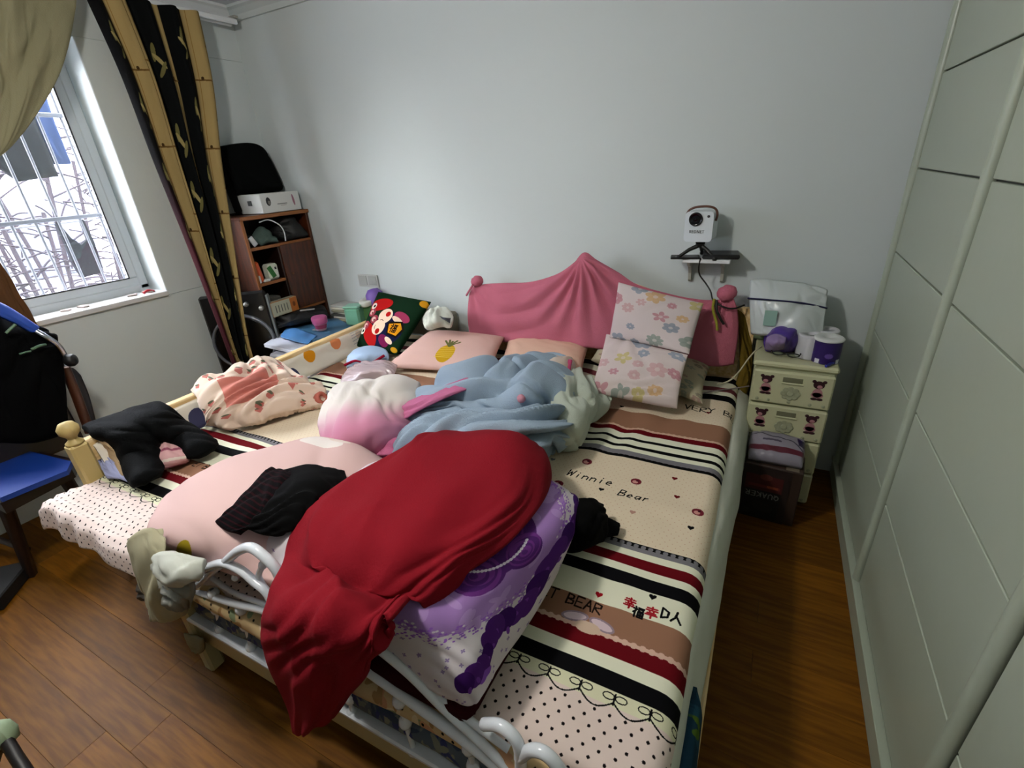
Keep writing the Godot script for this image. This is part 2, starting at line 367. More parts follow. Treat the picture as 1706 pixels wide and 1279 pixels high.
	# the pine bed on the left
	t = thing("pine_bed", "pine bed on the left with a side rail and knobbed post", "bed")
	part("side_rail", G.new().box(Vector3(-2.338, 0.605, -1.49), Vector3(0.046, 0.1, 1.74), 0.005), M.pine, t)
	part("side_rail", G.new().box(Vector3(-2.335, 0.33, -1.49), Vector3(0.026, 0.14, 1.74), 0.005), M.pine, t)
	var pale := mat(Color(0.72, 0.63, 0.40), 0.5)
	var po := part("post", G.new().box(Vector3(-2.32, 0.33, -0.625), Vector3(0.062, 0.66, 0.062), 0.008), pale, t)
	part("knob", G.new().lathe([[0.0, 0.655], [0.03, 0.658], [0.03, 0.668], [0.016, 0.68], [0.017, 0.69], [0.034, 0.71], [0.036, 0.73], [0.024, 0.75], [0.0, 0.757]], Vector3(-2.32, 0, -0.625), Basis.IDENTITY, 18), pale, po)
	part("post", G.new().box(Vector3(-2.32, 0.36, -2.4), Vector3(0.062, 0.72, 0.062), 0.008), pale, t)
	part("foot_rail", G.new().box(Vector3(-1.94, 0.31, -0.62), Vector3(0.7, 0.1, 0.026), 0.005), pale, t)
	part("slat_base", G.new().box(Vector3(-1.94, 0.3, -1.5), Vector3(0.72, 0.03, 1.75), 0.004), M.pine, t)
	part("leg", G.new().box(Vector3(-1.6, 0.15, -0.62), Vector3(0.05, 0.3, 0.05), 0.006), pale, t)
	solo("mattress", G.new().box(Vector3(-1.93, 0.395, -1.46), Vector3(0.7, 0.16, 1.95), 0.03), M.white, "mattress of the pine bed under the striped sheet", "mattress")
	solo("mattress", G.new().box(Vector3(-0.79, 0.41, -1.49), Vector3(1.42, 0.13, 1.88), 0.03), M.white, "mattress of the white bed under the striped sheet", "mattress")

	# the folded covers that show between the footboard tubes
	var c := Cv.new(1024, 96, Color(0.76, 0.66, 0.50))
	var rng := RandomNumberGenerator.new()
	rng.seed = 31
	for k in 150:
		c.ell(rng.randf() * 1024, rng.randf() * 96, 6 + rng.randf() * 12, 4 + rng.randf() * 6, rng.randf() * 3, [Color(0.62, 0.5, 0.34), Color(0.8, 0.74, 0.6), Color(0.74, 0.56, 0.42), Color(0.5, 0.55, 0.42)][rng.randi() % 4])
	for k in 90:
		c.disc(rng.randf() * 1024, rng.randf() * 96, 2.5, Color(0.06, 0.06, 0.07))
	var d := Cv.new(1024, 96, Color(0.34, 0.38, 0.42))
	for k in 260:
		d.ell(rng.randf() * 1024, rng.randf() * 96, 8 + rng.randf() * 14, 3 + rng.randf() * 5, rng.randf() * 3, [Color(0.25, 0.29, 0.36), Color(0.44, 0.47, 0.46), Color(0.5, 0.5, 0.44), Color(0.24, 0.26, 0.42)][rng.randi() % 4])
	for q in [["floral_cover", 0.445, 0.375, -0.487, c, "cream flowered cover folded under the sheet at the bed foot"], ["grey_quilt", 0.368, 0.285, -0.497, d, "blue-grey flowered quilt at the bed foot, below the cream cover"]]:
		var rows := []
		for k in 5:
			var row := []
			for i in 9:
				var x := lerpf(-1.48, -0.06, i / 8.0)
				var yy := lerpf(q[1], q[2], k / 4.0)
				row.append(Vector3(x, yy + 0.006 * sin(i * 2.1 + k), q[3] - 0.03 * pow(absf(k / 2.0 - 1), 2)))
			rows.append(row)
		solo(q[0], G.new().cloth(rows, 70, 10, {"up": Vector3(0, 0, 1), "edge": 0.03, "fold": folds(0.01, 2.0, 0.1, q[1] * 9)}), mat(Color.WHITE, 0.9, {"tex": q[4].tex()}), q[5], "bedding")

	# padded strip along the inside of the pine rail
	c = Cv.new(1024, 96, Color(0.88, 0.85, 0.79))
	for q in [[0.655, 38, 24, Color(0.80, 0.52, 0.10)], [0.78, 34, 24, Color(0.82, 0.50, 0.32)], [0.565, 76, 22, Color(0.25, 0.25, 0.36)], [0.235, 72, 26, Color(0.25, 0.25, 0.36)], [0.9, 40, 18, Color(0.84, 0.74, 0.64)], [0.04, 40, 20, Color(0.5, 0.26, 0.14)], [0.38, 34, 22, Color(0.82, 0.58, 0.3)]]:
		c.ell(q[0] * 1024, q[1], q[2], q[2] * 1.05, 0.3, q[3])
	for x in [150.0, 480.0, 880.0]:
		for j in 5:
			c.line([Vector2(x, 24 + j * 11), Vector2(x + 50, 20 + j * 11)], 2, Color(0.58, 0.58, 0.6))
	var rows := [[], [], [], []]
	for i in 10:
		var z := lerpf(-0.67, -2.32, i / 9.0)
		rows[0].append(Vector3(-2.314, 0.622, z))
		rows[1].append(Vector3(-2.304, 0.62, z))
		rows[2].append(Vector3(-2.29, 0.57, z))
		rows[3].append(Vector3(-2.262, 0.512, z))
	solo("rail_bumper", G.new().cloth(rows, 80, 12, {"up": Vector3(1, 0.3, 0), "edge": 0.01, "th": 0.002, "fold": folds(0.006, 6.0, 1.57, 4.0)}), mat(Color.WHITE, 0.9, {"tex": c.tex()}), "cream padded bumper with yellow and orange spots along the pine rail", "bumper")

	# the pale gauze cover that hangs down the right side of the bed
	var gz := [[], [], [], []]
	for i in 14:
		var f := i / 13.0
		var z := lerpf(-2.42, -0.52, f)
		var wv := 0.012 * sin(f * 21.0)
		var out := lerpf(0.055, 0.0, f) + wv * 0.5 * (1.0 - f)
		gz[0].append(Vector3(-0.1, 0.478, z))
		gz[1].append(Vector3(-0.032, 0.462 + 0.004 * sin(f * 33), z))
		gz[2].append(Vector3(-0.012 + out * 0.7, 0.41 + 0.006 * sin(f * 27), z))
		gz[3].append(Vector3(0.002 + out, lerpf(0.24, 0.35, f) + 0.02 * sin(f * 17), z))
	solo("mattress_cover", G.new().cloth(gz, 90, 14, {"up": Vector3(1, 1, 0), "edge": 0.004, "fold": folds(0.006, 5.0, 1.5, 8.0)}), mat(Color(0.78, 0.79, 0.74), 0.7), "pale white cover hanging down the right side of the bed", "bed cover")
	c = Cv.new(256, 64, Color(0.10, 0.20, 0.27))
	for k in 30:
		c.ell(rng.randf() * 256, rng.randf() * 64, 14, 6, rng.randf() * 3, [Color(0.08, 0.14, 0.2), Color(0.3, 0.4, 0.14), Color(0.13, 0.26, 0.33)][rng.randi() % 3])
	solo("teal_blanket", G.new().cloth([[Vector3(-0.01, 0.42, -0.5), Vector3(-0.012, 0.42, -0.62), Vector3(-0.012, 0.42, -0.8)], [Vector3(0.004, 0.36, -0.5), Vector3(0.002, 0.36, -0.62), Vector3(-0.002, 0.36, -0.8)], [Vector3(0.008, 0.305, -0.5), Vector3(0.004, 0.305, -0.62), Vector3(-0.002, 0.305, -0.8)]], 14, 10, {"up": Vector3(1, 0.2, 0), "edge": 0.02}), mat(Color.WHITE, 0.9, {"tex": c.tex()}), "dark teal blanket edge between the pale cover and the pine side rail", "blanket")


func sheet_print() -> ImageTexture:
	# 2.44 m across (x -2.36 to 0.08), 2.2 m long (z -2.56 to -0.36), printed 1 px to 1.25 mm
	var k := 800.0
	var c := Cv.new(1952, 1760, Color(0.85, 0.785, 0.69))
	var X := func(x: float) -> float: return (x + 2.36) * k
	var Z := func(z: float) -> float: return (z + 2.56) * k
	var white := Color(0.87, 0.87, 0.78)
	var black := Color(0.028, 0.028, 0.04)
	var red := Color(0.36, 0.035, 0.07)
	var brown := Color(0.55, 0.40, 0.32)
	var grey := Color(0.45, 0.44, 0.46)
	var W := 1952.0
	# bands from foot to head
	for b in [[-0.36, -0.63, Color(0.84, 0.77, 0.74)], [-0.63, -0.662, Color(0.83, 0.82, 0.70)], [-0.662, -0.703, black], [-0.703, -0.737, white], [-0.737, -0.78, red], [-0.78, -0.79, Color(0.8, 0.67, 0.6)], [-0.79, -0.872, brown], [-0.872, -0.957, white], [-0.957, -1.0, black], [-1.0, -1.026, white], [-1.026, -1.063, red], [-1.063, -1.088, white], [-1.088, -1.104, grey], [-1.104, -1.118, black],
		[-1.552, -1.57, black], [-1.57, -1.6, grey], [-1.6, -1.627, white], [-1.627, -1.647, black], [-1.647, -1.682, white], [-1.682, -1.7, black], [-1.7, -1.742, white], [-1.742, -1.778, red], [-1.778, -1.792, Color(0.78, 0.64, 0.56)], [-1.792, -1.925, brown], [-2.17, -2.232, black], [-2.232, -2.272, white], [-2.272, -2.322, Color(0.46, 0.24, 0.26)], [-2.322, -2.385, white], [-2.385, -2.45, black], [-2.45, -2.56, Color(0.82, 0.74, 0.62)]]:
		c.rect(0, Z.call(b[1]), W, (b[0] - b[1]) * k + 1.5, b[2])
	# ragged lace edges
	var i := 0
	while i < 1952:
		c.disc(i, Z.call(-1.575), 6, grey)
		c.disc(i + 9, Z.call(-1.11), 6, grey)
		c.disc(i, Z.call(-1.786), 7, Color(0.78, 0.64, 0.56))
		c.disc(i, Z.call(-0.785), 7, Color(0.8, 0.67, 0.6))
		i += 17
	# fine dots on the plain fields, bold ones at the foot
	var j := 0
	var y := -0.37
	while y > -0.618:
		var x := -2.35 + (0.016 if j % 2 else 0.0)
		while x < 0.08:
			c.disc(X.call(x), Z.call(y), 2.7, Color(0.07, 0.05, 0.06))
			x += 0.033
		y -= 0.0185
		j += 1
	for f in [[-1.13, -1.54], [-1.93, -2.16]]:
		y = f[0]
		j = 0
		while y > f[1]:
			var x := -2.35 + (0.011 if j % 2 else 0.0)
			while x < 0.08:
				c.disc(X.call(x), Z.call(y), 1.3, Color(0.76, 0.62, 0.53))
				x += 0.022
			y -= 0.014
			j += 1
	# scalloped bows before the black band
	var s := -2.36
	while s < 0.1:
		var pts := []
		for q in 13:
			pts.append(Vector2(X.call(s + 0.076 * q / 12.0), Z.call(-0.638 + 0.020 * sin(PI * q / 12.0))))
		c.line(pts, 2.6, black)
		var bx: float = X.call(s)
		var bz: float = Z.call(-0.645)
		for sg in [-1, 1]:
			var lp := []
			for q in 11:
				var a := TAU * q / 10.0
				lp.append(Vector2(bx + sg * (11 - 10 * cos(a)), bz - 3 + 6 * sin(a)))
			c.line(lp, 1.8, black)
		c.line([Vector2(bx, bz - 9), Vector2(bx, bz + 9)], 3, black)
		s += 0.076
	# hearts, medallions, words
	for h in [[-0.42, -0.93, black], [-0.14, -0.945, black], [-0.27, -0.895, Color(0.55, 0.05, 0.1)], [-0.40, -1.33, black], [-0.18, -1.49, red], [-0.155, -1.39, red], [-0.09, -1.25, black], [-0.27, -1.25, Color(0.68, 0.52, 0.46)], [-0.63, -1.44, grey], [-1.72, -1.42, black], [-1.78, -1.32, black], [-1.55, -1.15, red], [-0.13, -2.03, red], [-0.5, -1.96, black], [-1.9, -0.93, black], [-1.86, -0.95, black], [-1.98, -1.5, red], [-1.3, -1.3, red], [-0.9, -1.4, black], [-0.7, -2.05, red]]:
		c.heart(X.call(h[0]), Z.call(h[1]), 8, h[2])
	for h in [[-0.5, -1.47], [-0.30, -1.42], [-0.55, -1.30], [-0.08, -1.33], [-0.62, -1.22], [-1.1, -1.4]]:
		c.disc(X.call(h[0]), Z.call(h[1]), 15, Color(0.42, 0.13, 0.18))
		c.disc(X.call(h[0]) - 2, Z.call(h[1]) + 3, 8, Color(0.78, 0.55, 0.52))
		c.disc(X.call(h[0]) + 3, Z.call(h[1]) - 4, 4, Color(0.2, 0.05, 0.1))
	c.write("ET BEAR", X.call(-0.415), Z.call(-0.868), 25, 3.6, Color(0.10, 0.06, 0.05))
	c.write("ET BEAR", X.call(-2.0), Z.call(-0.872), 24, 3.6, Color(0.10, 0.06, 0.05))
	c.write("幸", X.call(-0.202), Z.call(-0.917), 24, 4, Color(0.55, 0.04, 0.1))
	c.write("福", X.call(-0.175), Z.call(-0.897), 22, 4, black)
	c.write("幸", X.call(-0.146), Z.call(-0.912), 25, 4, Color(0.6, 0.12, 0.16))
	c.write("D人", X.call(-0.108), Z.call(-0.92), 24, 4.5, black)
	c.write("Winnie", X.call(-0.545), Z.call(-1.40), 30, 3.6, black, 0.2)
	c.write("Bear", X.call(-0.34), Z.call(-1.355), 28, 3.6, black, 0.2)
	c.write("U VERY BEAR", X.call(-0.30), Z.call(-2.075), 34, 4, black)
	c.write("U VERY BEAR", X.call(-1.5), Z.call(-2.075), 34, 4, black)
	# a bow printed over the brown band
	var bx: float = X.call(-0.27)
	var bz: float = Z.call(-0.80)
	for sg in [-1, 1]:
		c.ell(bx + sg * 28, bz - 6, 28, 13, 0.25 * sg, Color(0.55, 0.48, 0.53))
		c.ell(bx + sg * 28, bz - 6, 23, 9, 0.25 * sg, Color(0.80, 0.72, 0.76))
	c.ell(bx + 4, bz + 10, 26, 14, 0, Color(0.78, 0.68, 0.6))
	return c.tex()


func bed_top(x: float, z: float) -> float:
	var y := BED_Y
	var left := clampf((-1.4 - x) / 0.4, 0, 1)
	y += (0.003 + 0.005 * left) * wob(x * 3, z * 7) + 0.004 * (1.0 - absf(sin(z * 9.0 + 2.0 * wob(x * 1.3, z * 1.3)))) * clampf(wob(x + 3, z * 2) + 0.3, 0, 1)
	y += 0.007 * sin(x * 44 + 3.0 * wob(x * 2, z * 2)) * clampf(1.5 * wob(x * 1.2 + 7, z * 1.5) + 0.45, 0, 1) * clampf((-0.7 - z) * 6, 0, 1) * clampf((-0.1 - x) * 8, 0, 1)
	# drawn-out creases on the overhang of the left bed
	y += left * clampf((z + 0.62) / 0.08, 0, 1) * 0.006 * sin(z * 150 + x * 26)
	return y


func bed_sheet() -> void:
	var g := G.new()
	var nx := 150
	var nzz := 150
	for layer in 2:
		for j in nzz + 1:
			for i in nx + 1:
				var x := lerpf(-2.33, 0.07, float(i) / nx)
				var zf := clampf((-1.45 - x) / 0.15, 0, 1)
				var foot := lerpf(-0.495, -0.445, zf)
				var z := lerpf(-2.53, foot + lerpf(0.095, 0.085, zf), float(j) / nzz)
				var p := Vector3(x, bed_top(x, z), z)
				# roll over the right edge and the foot
				var ox := maxf(0.0, x + 0.075)
				if ox > 0:
					var a := minf(ox / 0.05, 1.35)
					p.x = -0.075 + 0.05 * sin(a) + maxf(0, ox - 0.0675) * 0.22
					p.y -= 0.05 * (1 - cos(a)) + maxf(0, ox - 0.0675) * 0.97
				var oz := maxf(0.0, z - foot + 0.03)
				if oz > 0:
					var a := minf(oz / 0.035, 1.4)
					p.z = foot - 0.03 + 0.035 * sin(a) + maxf(0, oz - 0.049) * 0.17
					p.y -= 0.035 * (1 - cos(a)) + maxf(0, oz - 0.049) * 0.98
					p.z += 0.006 * sin(x * 31 + 2 * sin(x * 9)) * minf(1, oz / 0.05)
				var ol := maxf(0.0, -2.26 - x)
				p.y -= ol * ol * 4.0
				if layer == 1:
					p.y -= 0.007
					p.z -= 0.003 if oz > 0 else 0.0
					p.x -= 0.003 if ox > 0 else 0.0
				g.vert(p, Vector2((x + 2.36) / 2.44, (z + 2.56) / 2.2))
	var w := nx + 1
	var m := w * (nzz + 1)
	for j in nzz:
		for i in nx:
			var a := j * w + i
			g.quad(a, a + 1, a + w + 1, a + w, false)
			g.quad(a + m, a + 1 + m, a + w + 1 + m, a + w + m, true)
	for i in nx:
		g.quad(nzz * w + i, nzz * w + i + 1, nzz * w + i + 1 + m, nzz * w + i + m, false)
	for j in nzz:
		g.quad(j * w + nx, j * w + w + nx, j * w + w + nx + m, j * w + nx + m, true)
	solo("bed_sheet", g, mat(Color.WHITE, 0.9, {"tex": sheet_print()}), "cream bed sheet with black, red and brown bands, dots, bows and words", "bed sheet")


func headboard_wrap() -> void:
	var peak := Vector3(-0.85, 1.09, -2.44)
	var lk := Vector3(-1.58, 0.93, -2.44)
	var rk := Vector3(-0.12, 0.93, -2.44)
	var f := func(p: Vector3, _u: float, w: float) -> float:
		var d := 0.0
		for k in [[peak, 30.0, 0.55], [lk, 22.0, 0.3], [rk, 20.0, 0.3]]:
			var q: Vector3 = p - k[0]
			var r: float = Vector2(q.x, q.y).length()
			var a := atan2(q.x, -q.y)
			var wgt: float = clampf(1.0 - r / k[2], 0, 1) * minf(1.0, r * 7.0)
			d += wgt * 0.020 * sin(a * k[1] * 0.62 + 2.2 * wob(p.x * 1.5, p.y * 1.5))
		d += 0.008 * wob(p.x * 4, p.y * 2) + 0.022 * (absf(sin((p.y + 0.4 * (p.x + 1.2) * (p.x + 1.2)) * 26 + 3 * wob(p.x, p.y)))) * clampf((p.x + 1.5) * 3, 0, 1) * clampf((-1.0 - p.x) * 4, 0, 1)
		return d * minf(1.0, w * 4.0 + 0.3)
	var net := [[Vector3(-1.559, 0.892, -2.44), Vector3(-1.485, 0.911, -2.44), Vector3(-1.341, 0.925, -2.44), Vector3(-1.166, 0.94, -2.44), Vector3(-1.007, 0.991, -2.44), Vector3(-0.902, 1.059, -2.44), Vector3(-0.845, 1.112, -2.43), Vector3(-0.789, 1.077, -2.44), Vector3(-0.667, 1.013, -2.44), Vector3(-0.571, 0.956, -2.44), Vector3(-0.419, 0.918, -2.44), Vector3(-0.275, 0.896, -2.44), Vector3(-0.179, 0.9, -2.44), Vector3(-0.11, 0.916, -2.44)],
		[Vector3(-1.579, 0.833, -2.42), Vector3(-1.474, 0.853, -2.41), Vector3(-1.325, 0.864, -2.4), Vector3(-1.15, 0.875, -2.4), Vector3(-0.992, 0.918, -2.4), Vector3(-0.898, 0.968, -2.4), Vector3(-0.831, 1.03, -2.39), Vector3(-0.766, 0.999, -2.4), Vector3(-0.653, 0.942, -2.4), Vector3(-0.559, 0.898, -2.4), Vector3(-0.408, 0.865, -2.4), Vector3(-0.264, 0.848, -2.4), Vector3(-0.169, 0.846, -2.4), Vector3(-0.086, 0.864, -2.42)],
		[Vector3(-1.595, 0.721, -2.41), Vector3(-1.48, 0.733, -2.4), Vector3(-1.323, 0.744, -2.38), Vector3(-1.147, 0.758, -2.38), Vector3(-0.987, 0.785, -2.38), Vector3(-0.892, 0.819, -2.38), Vector3(-0.823, 0.86, -2.37), Vector3(-0.757, 0.845, -2.38), Vector3(-0.643, 0.815, -2.38), Vector3(-0.548, 0.781, -2.38), Vector3(-0.396, 0.753, -2.38), Vector3(-0.252, 0.742, -2.38), Vector3(-0.155, 0.739, -2.38), Vector3(-0.068, 0.762, -2.41)],
		[Vector3(-1.602, 0.559, -2.42), Vector3(-1.496, 0.569, -2.4), Vector3(-1.336, 0.585, -2.38), Vector3(-1.15, 0.601, -2.37), Vector3(-0.987, 0.611, -2.37), Vector3(-0.89, 0.615, -2.37), Vector3(-0.819, 0.616, -2.36), Vector3(-0.751, 0.613, -2.37), Vector3(-0.634, 0.612, -2.37), Vector3(-0.537, 0.603, -2.37), Vector3(-0.382, 0.589, -2.37), Vector3(-0.236, 0.588, -2.37), Vector3(-0.138, 0.588, -2.37), Vector3(-0.068, 0.598, -2.4)]]
	var pink := mat(Color(0.70, 0.39, 0.46), 0.95, {"nrm": T.fleece, "ns": 0.5, "tri": 5.0, "rim": 0.25})
	var t := thing("pink_throw", "rose pink fleece throw draped over the peaked headboard, tied at both ends", "throw")
	part("drape", G.new().cloth(net, 200, 50, {"up": Vector3(0, 0.3, 1), "edge": 0.012, "fold": f}), pink, t)
	var bun := func(at: Vector3, r: float) -> G:
		var g := G.new()
		for k in 2:
			g.lathe([[0.0, -0.9 * r], [0.62 * r, -0.8 * r], [0.72 * r, -0.55 * r], [0.95 * r, -0.1 * r], [0.9 * r, 0.3 * r], [0.62 * r, 0.72 * r], [0.0, 0.88 * r]], at + Vector3(0.3 * r * (k - 0.5), 0.15 * r * k, 0.06 * k * r), Basis(Vector3(0, 0, 1), 0.3 - 0.5 * k), 16)
		return g
	part("bunched_end", bun.call(Vector3(-1.519, 0.929, -2.43), 0.036), pink, t)
	part("bunched_end", bun.call(Vector3(-0.14, 0.937, -2.43), 0.041), pink, t)
	part("tie", G.new().curve([Vector3(-0.182, 0.905, -2.385), Vector3(-0.145, 0.887, -2.375), Vector3(-0.101, 0.879, -2.385), Vector3(-0.059, 0.884, -2.44)], 0.004, 6, 6), M.black, t)
	part("tie", G.new().curve([Vector3(-0.189, 0.918, -2.39), Vector3(-0.188, 0.874, -2.37), Vector3(-0.167, 0.82, -2.36), Vector3(-0.157, 0.776, -2.36)], 0.007, 6, 5), mat(Color(0.55, 0.53, 0.2), 0.8), t)
	part("tie", G.new().curve([Vector3(-0.178, 0.914, -2.385), Vector3(-0.172, 0.876, -2.365), Vector3(-0.151, 0.836, -2.36), Vector3(-0.132, 0.808, -2.36)], 0.006, 6, 5), M.black, t)
	part("tie", G.new().curve([Vector3(-1.526, 0.92, -2.39), Vector3(-1.55, 0.89, -2.39), Vector3(-1.587, 0.849, -2.4)], 0.006, 6, 5), pink, t)
	# yellow folds of the throw's back hanging past the right post
	solo("yellow_cloth", G.new().cloth([[Vector3(-0.094, 0.853, -2.47), Vector3(-0.061, 0.838, -2.48), Vector3(-0.022, 0.778, -2.49)],
		[Vector3(-0.061, 0.725, -2.45), Vector3(-0.028, 0.694, -2.46), Vector3(0.004, 0.632, -2.47)],
		[Vector3(-0.04, 0.581, -2.42), Vector3(-0.01, 0.549, -2.43), Vector3(0.017, 0.5, -2.44)],
		[Vector3(-0.044, 0.492, -2.4), Vector3(-0.019, 0.463, -2.4), Vector3(0.006, 0.44, -2.4)]], 14, 24, {"up": Vector3(1, 0, 1), "edge": 0.01, "fold": folds(0.012, 3.0, 1.5, 6.0)}), mat(Color(0.42, 0.34, 0.12), 0.9), "ochre cloth hanging behind the right end of the pink throw", "cloth")


func flower_print(bg: Color, cols: Array, n: int, r: float, s: int) -> ImageTexture:
	var c := Cv.new(512, 512, bg)
	var rng := RandomNumberGenerator.new()
	rng.seed = s
	var put := []
	for k in n * 12:
		if put.size() >= n:
			break
		var p := Vector2(rng.randf() * 512, rng.randf() * 512)
		var rr := r * (0.6 + 0.7 * rng.randf())
		var ok := true
		for q in put:
			if p.distance_to(q) < r * 2.1:
				ok = false
		if not ok:
			continue
		put.append(p)
		var col: Color = cols[rng.randi() % cols.size()]
		c.flower(p.x, p.y, rr, 5 + rng.randi() % 4, Color(col, 0.85), bg.lerp(col, 0.3), rng.randf() * 3, 0.34 + 0.2 * rng.randf())
	return c.tex()


func pillows() -> void:
	var cols := [Color(0.70, 0.50, 0.53), Color(0.76, 0.62, 0.46), Color(0.52, 0.56, 0.53), Color(0.72, 0.67, 0.45), Color(0.52, 0.55, 0.60), Color(0.74, 0.60, 0.60)]
	var fl := mat(Color.WHITE, 0.9, {"tex": flower_print(Color(0.79, 0.735, 0.725), cols, 15, 48, 2)})
	var fl2 := mat(Color.WHITE, 0.9, {"tex": flower_print(Color(0.785, 0.735, 0.73), cols, 15, 48, 6)})
	var sage := mat(Color.WHITE, 0.9, {"tex": flower_print(Color(0.66, 0.63, 0.53), [Color(0.5, 0.48, 0.42), Color(0.5, 0.53, 0.48), Color(0.55, 0.46, 0.42)], 90, 16, 4)})
	# a sage pillow lies under the floral ones
	solo("sage_pillow", G.new().cushion([Vector3(-0.767, 0.56, -2.318), Vector3(-0.789, 0.62, -2.544), Vector3(-0.161, 0.58, -2.467), Vector3(-0.158, 0.55, -2.014)], 0.06, 0.05, {"low": 0.508}), sage, "sage patterned pillow showing at both sides under the floral pillows", "pillow")
	solo("floral_pillow", G.new().cushion([Vector3(-0.622, 0.6, -1.867), Vector3(-0.683, 0.72, -2.306), Vector3(-0.246, 0.74, -2.082), Vector3(-0.251, 0.55, -1.932)], 0.045, 0.05, {"fold": folds(0.016, 4.0, 0.75, 3.0), "pinch": 0.03, "low": 0.508}), fl, "lower floral pillow lying at the head of the bed below the upright one", "pillow", "")
	solo("floral_pillow", G.new().cushion([Vector3(-0.64, 0.735, -2.226), Vector3(-0.632, 0.99, -2.33), Vector3(-0.227, 0.916, -2.31), Vector3(-0.242, 0.745, -2.086)], 0.05, 0.045, {"fold": folds(0.006, 2.0, 0.4, 5.0), "pinch": 0.03, "up": Vector3(0, 0.3, 1)}), fl2, "upper floral pillow leaning against the pink throw", "pillow", "")
	# pink pillows with an embroidered pineapple
	for k in 2:
		var c := Cv.new(512, 512, Color(0.80, 0.66, 0.62) if k == 0 else Color(0.81, 0.67, 0.59))
		var px := 270.0 if k == 0 else 215.0
		var py := 360.0 if k == 0 else 125.0
		if k == 0:
			c.ell(px, py + 20, 44, 90, 0.0, Color(0.72, 0.56, 0.10))
		for j in (6 if k == 0 else 0):
			c.line([Vector2(px - 42, py - 30 + j * 20), Vector2(px + 42, py - 36 + j * 20)], 5, Color(0.84, 0.72, 0.3))
		for j in 5:
			c.line([Vector2(px, py - 50), Vector2(px - 40 + j * 20, py - 120 - 14 * (j % 2))], 12, Color(0.36, 0.37, 0.2))
		if k == 0:
			solo("pink_pillow", G.new().cushion([Vector3(-1.88, 0.6, -2.371), Vector3(-1.322, 0.62, -2.359), Vector3(-1.191, 0.56, -1.982), Vector3(-1.874, 0.53, -1.911)], 0.06, 0.03, {"low": 0.508, "fold": folds(0.008, 3.0, 0.9, 1.0)}), mat(Color.WHITE, 0.92, {"tex": c.tex()}), "pink pillow with a whole yellow pineapple, left of its twin", "pillow", "")
		else:
			solo("pink_pillow", G.new().cushion([Vector3(-1.332, 0.6, -2.439), Vector3(-0.821, 0.61, -2.478), Vector3(-0.722, 0.55, -2.027), Vector3(-1.215, 0.53, -2.046)], 0.055, 0.03, {"low": 0.508, "fold": folds(0.008, 3.0, 0.6, 7.0)}), mat(Color.WHITE, 0.92, {"tex": c.tex()}), "peach pillow with only a pineapple tip, behind the blue blanket", "pillow", "")
	# the green new-year cushion at the head of the pine bed
	var c := Cv.new(512, 512, Color(0.03, 0.13, 0.06))
	var red := Color(0.62, 0.06, 0.06)
	var skin := Color(0.87, 0.76, 0.66)
	c.ell(300, 330, 165, 150, 0.2, Color(0.05, 0.06, 0.2))
	c.ell(120, 130, 120, 60, -0.25, red)
	c.ell(145, 400, 130, 62, 0.7, red)
	for q in [[70, 210], [60, 330], [130, 270]]:
		c.disc(q[0], q[1], 40, Color(0.55, 0.2, 0.26))
		c.disc(q[0] - 6, q[1], 22, Color(0.80, 0.66, 0.62))
		c.disc(q[0] + 4, q[1] + 6, 9, Color(0.4, 0.05, 0.1))
	for q in [[55, 150], [40, 380]]:
		c.disc(q[0], q[1], 30, Color(0.85, 0.82, 0.76))
		c.disc(q[0] + 6, q[1], 13, Color(0.06, 0.06, 0.07))
	for q in [[235, 225], [215, 330]]:
		c.disc(q[0], q[1], 68, skin)
	c.disc(255, 205, 24, red)
	c.disc(222, 365, 24, red)
	c.line([Vector2(205, 268), Vector2(222, 262), Vector2(240, 270)], 5, Color(0.2, 0.1, 0.08))
	c.line([Vector2(178, 318), Vector2(174, 335), Vector2(182, 350)], 5, Color(0.2, 0.1, 0.08))
	c.ell(390, 205, 80, 40, 0.3, Color(0.55, 0.18, 0.3))
	c.ell(370, 240, 66, 22, 0.35, skin)
	c.ell(330, 430, 70, 40, 0.5, Color(0.42, 0.08, 0.26))
	c.ell(380, 420, 50, 20, 0.4, skin)
	c.poly(PackedVector2Array([Vector2(290, 270), Vector2(420, 240), Vector2(470, 300), Vector2(440, 385), Vector2(330, 375)]), Color(0.07, 0.04, 0.02))
	c.poly(PackedVector2Array([Vector2(312, 285), Vector2(412, 258), Vector2(450, 302), Vector2(427, 368), Vector2(338, 358)]), Color(0.78, 0.52, 0.06))
	c.write("福", 346, 280, 62, 9, Color(0.1, 0.05, 0.02))
	c.ell(482, 40, 40, 28, 0.5, Color(0.72, 0.5, 0.08))
	c.ell(470, 480, 36, 20, 0.2, Color(0.75, 0.55, 0.1))
	solo("new_year_cushion", G.new().cushion([Vector3(-2.286, 0.831, -2.4), Vector3(-1.837, 0.799, -2.37), Vector3(-1.938, 0.53, -2.09), Vector3(-2.28, 0.545, -2.106)], 0.05, 0.05, {"pinch": 0.02, "up": Vector3(0.1, 0.5, 1)}), mat(Color.WHITE, 0.85, {"tex": c.tex()}), "green festive cushion printed with red-capped figures and a gold plaque", "cushion")


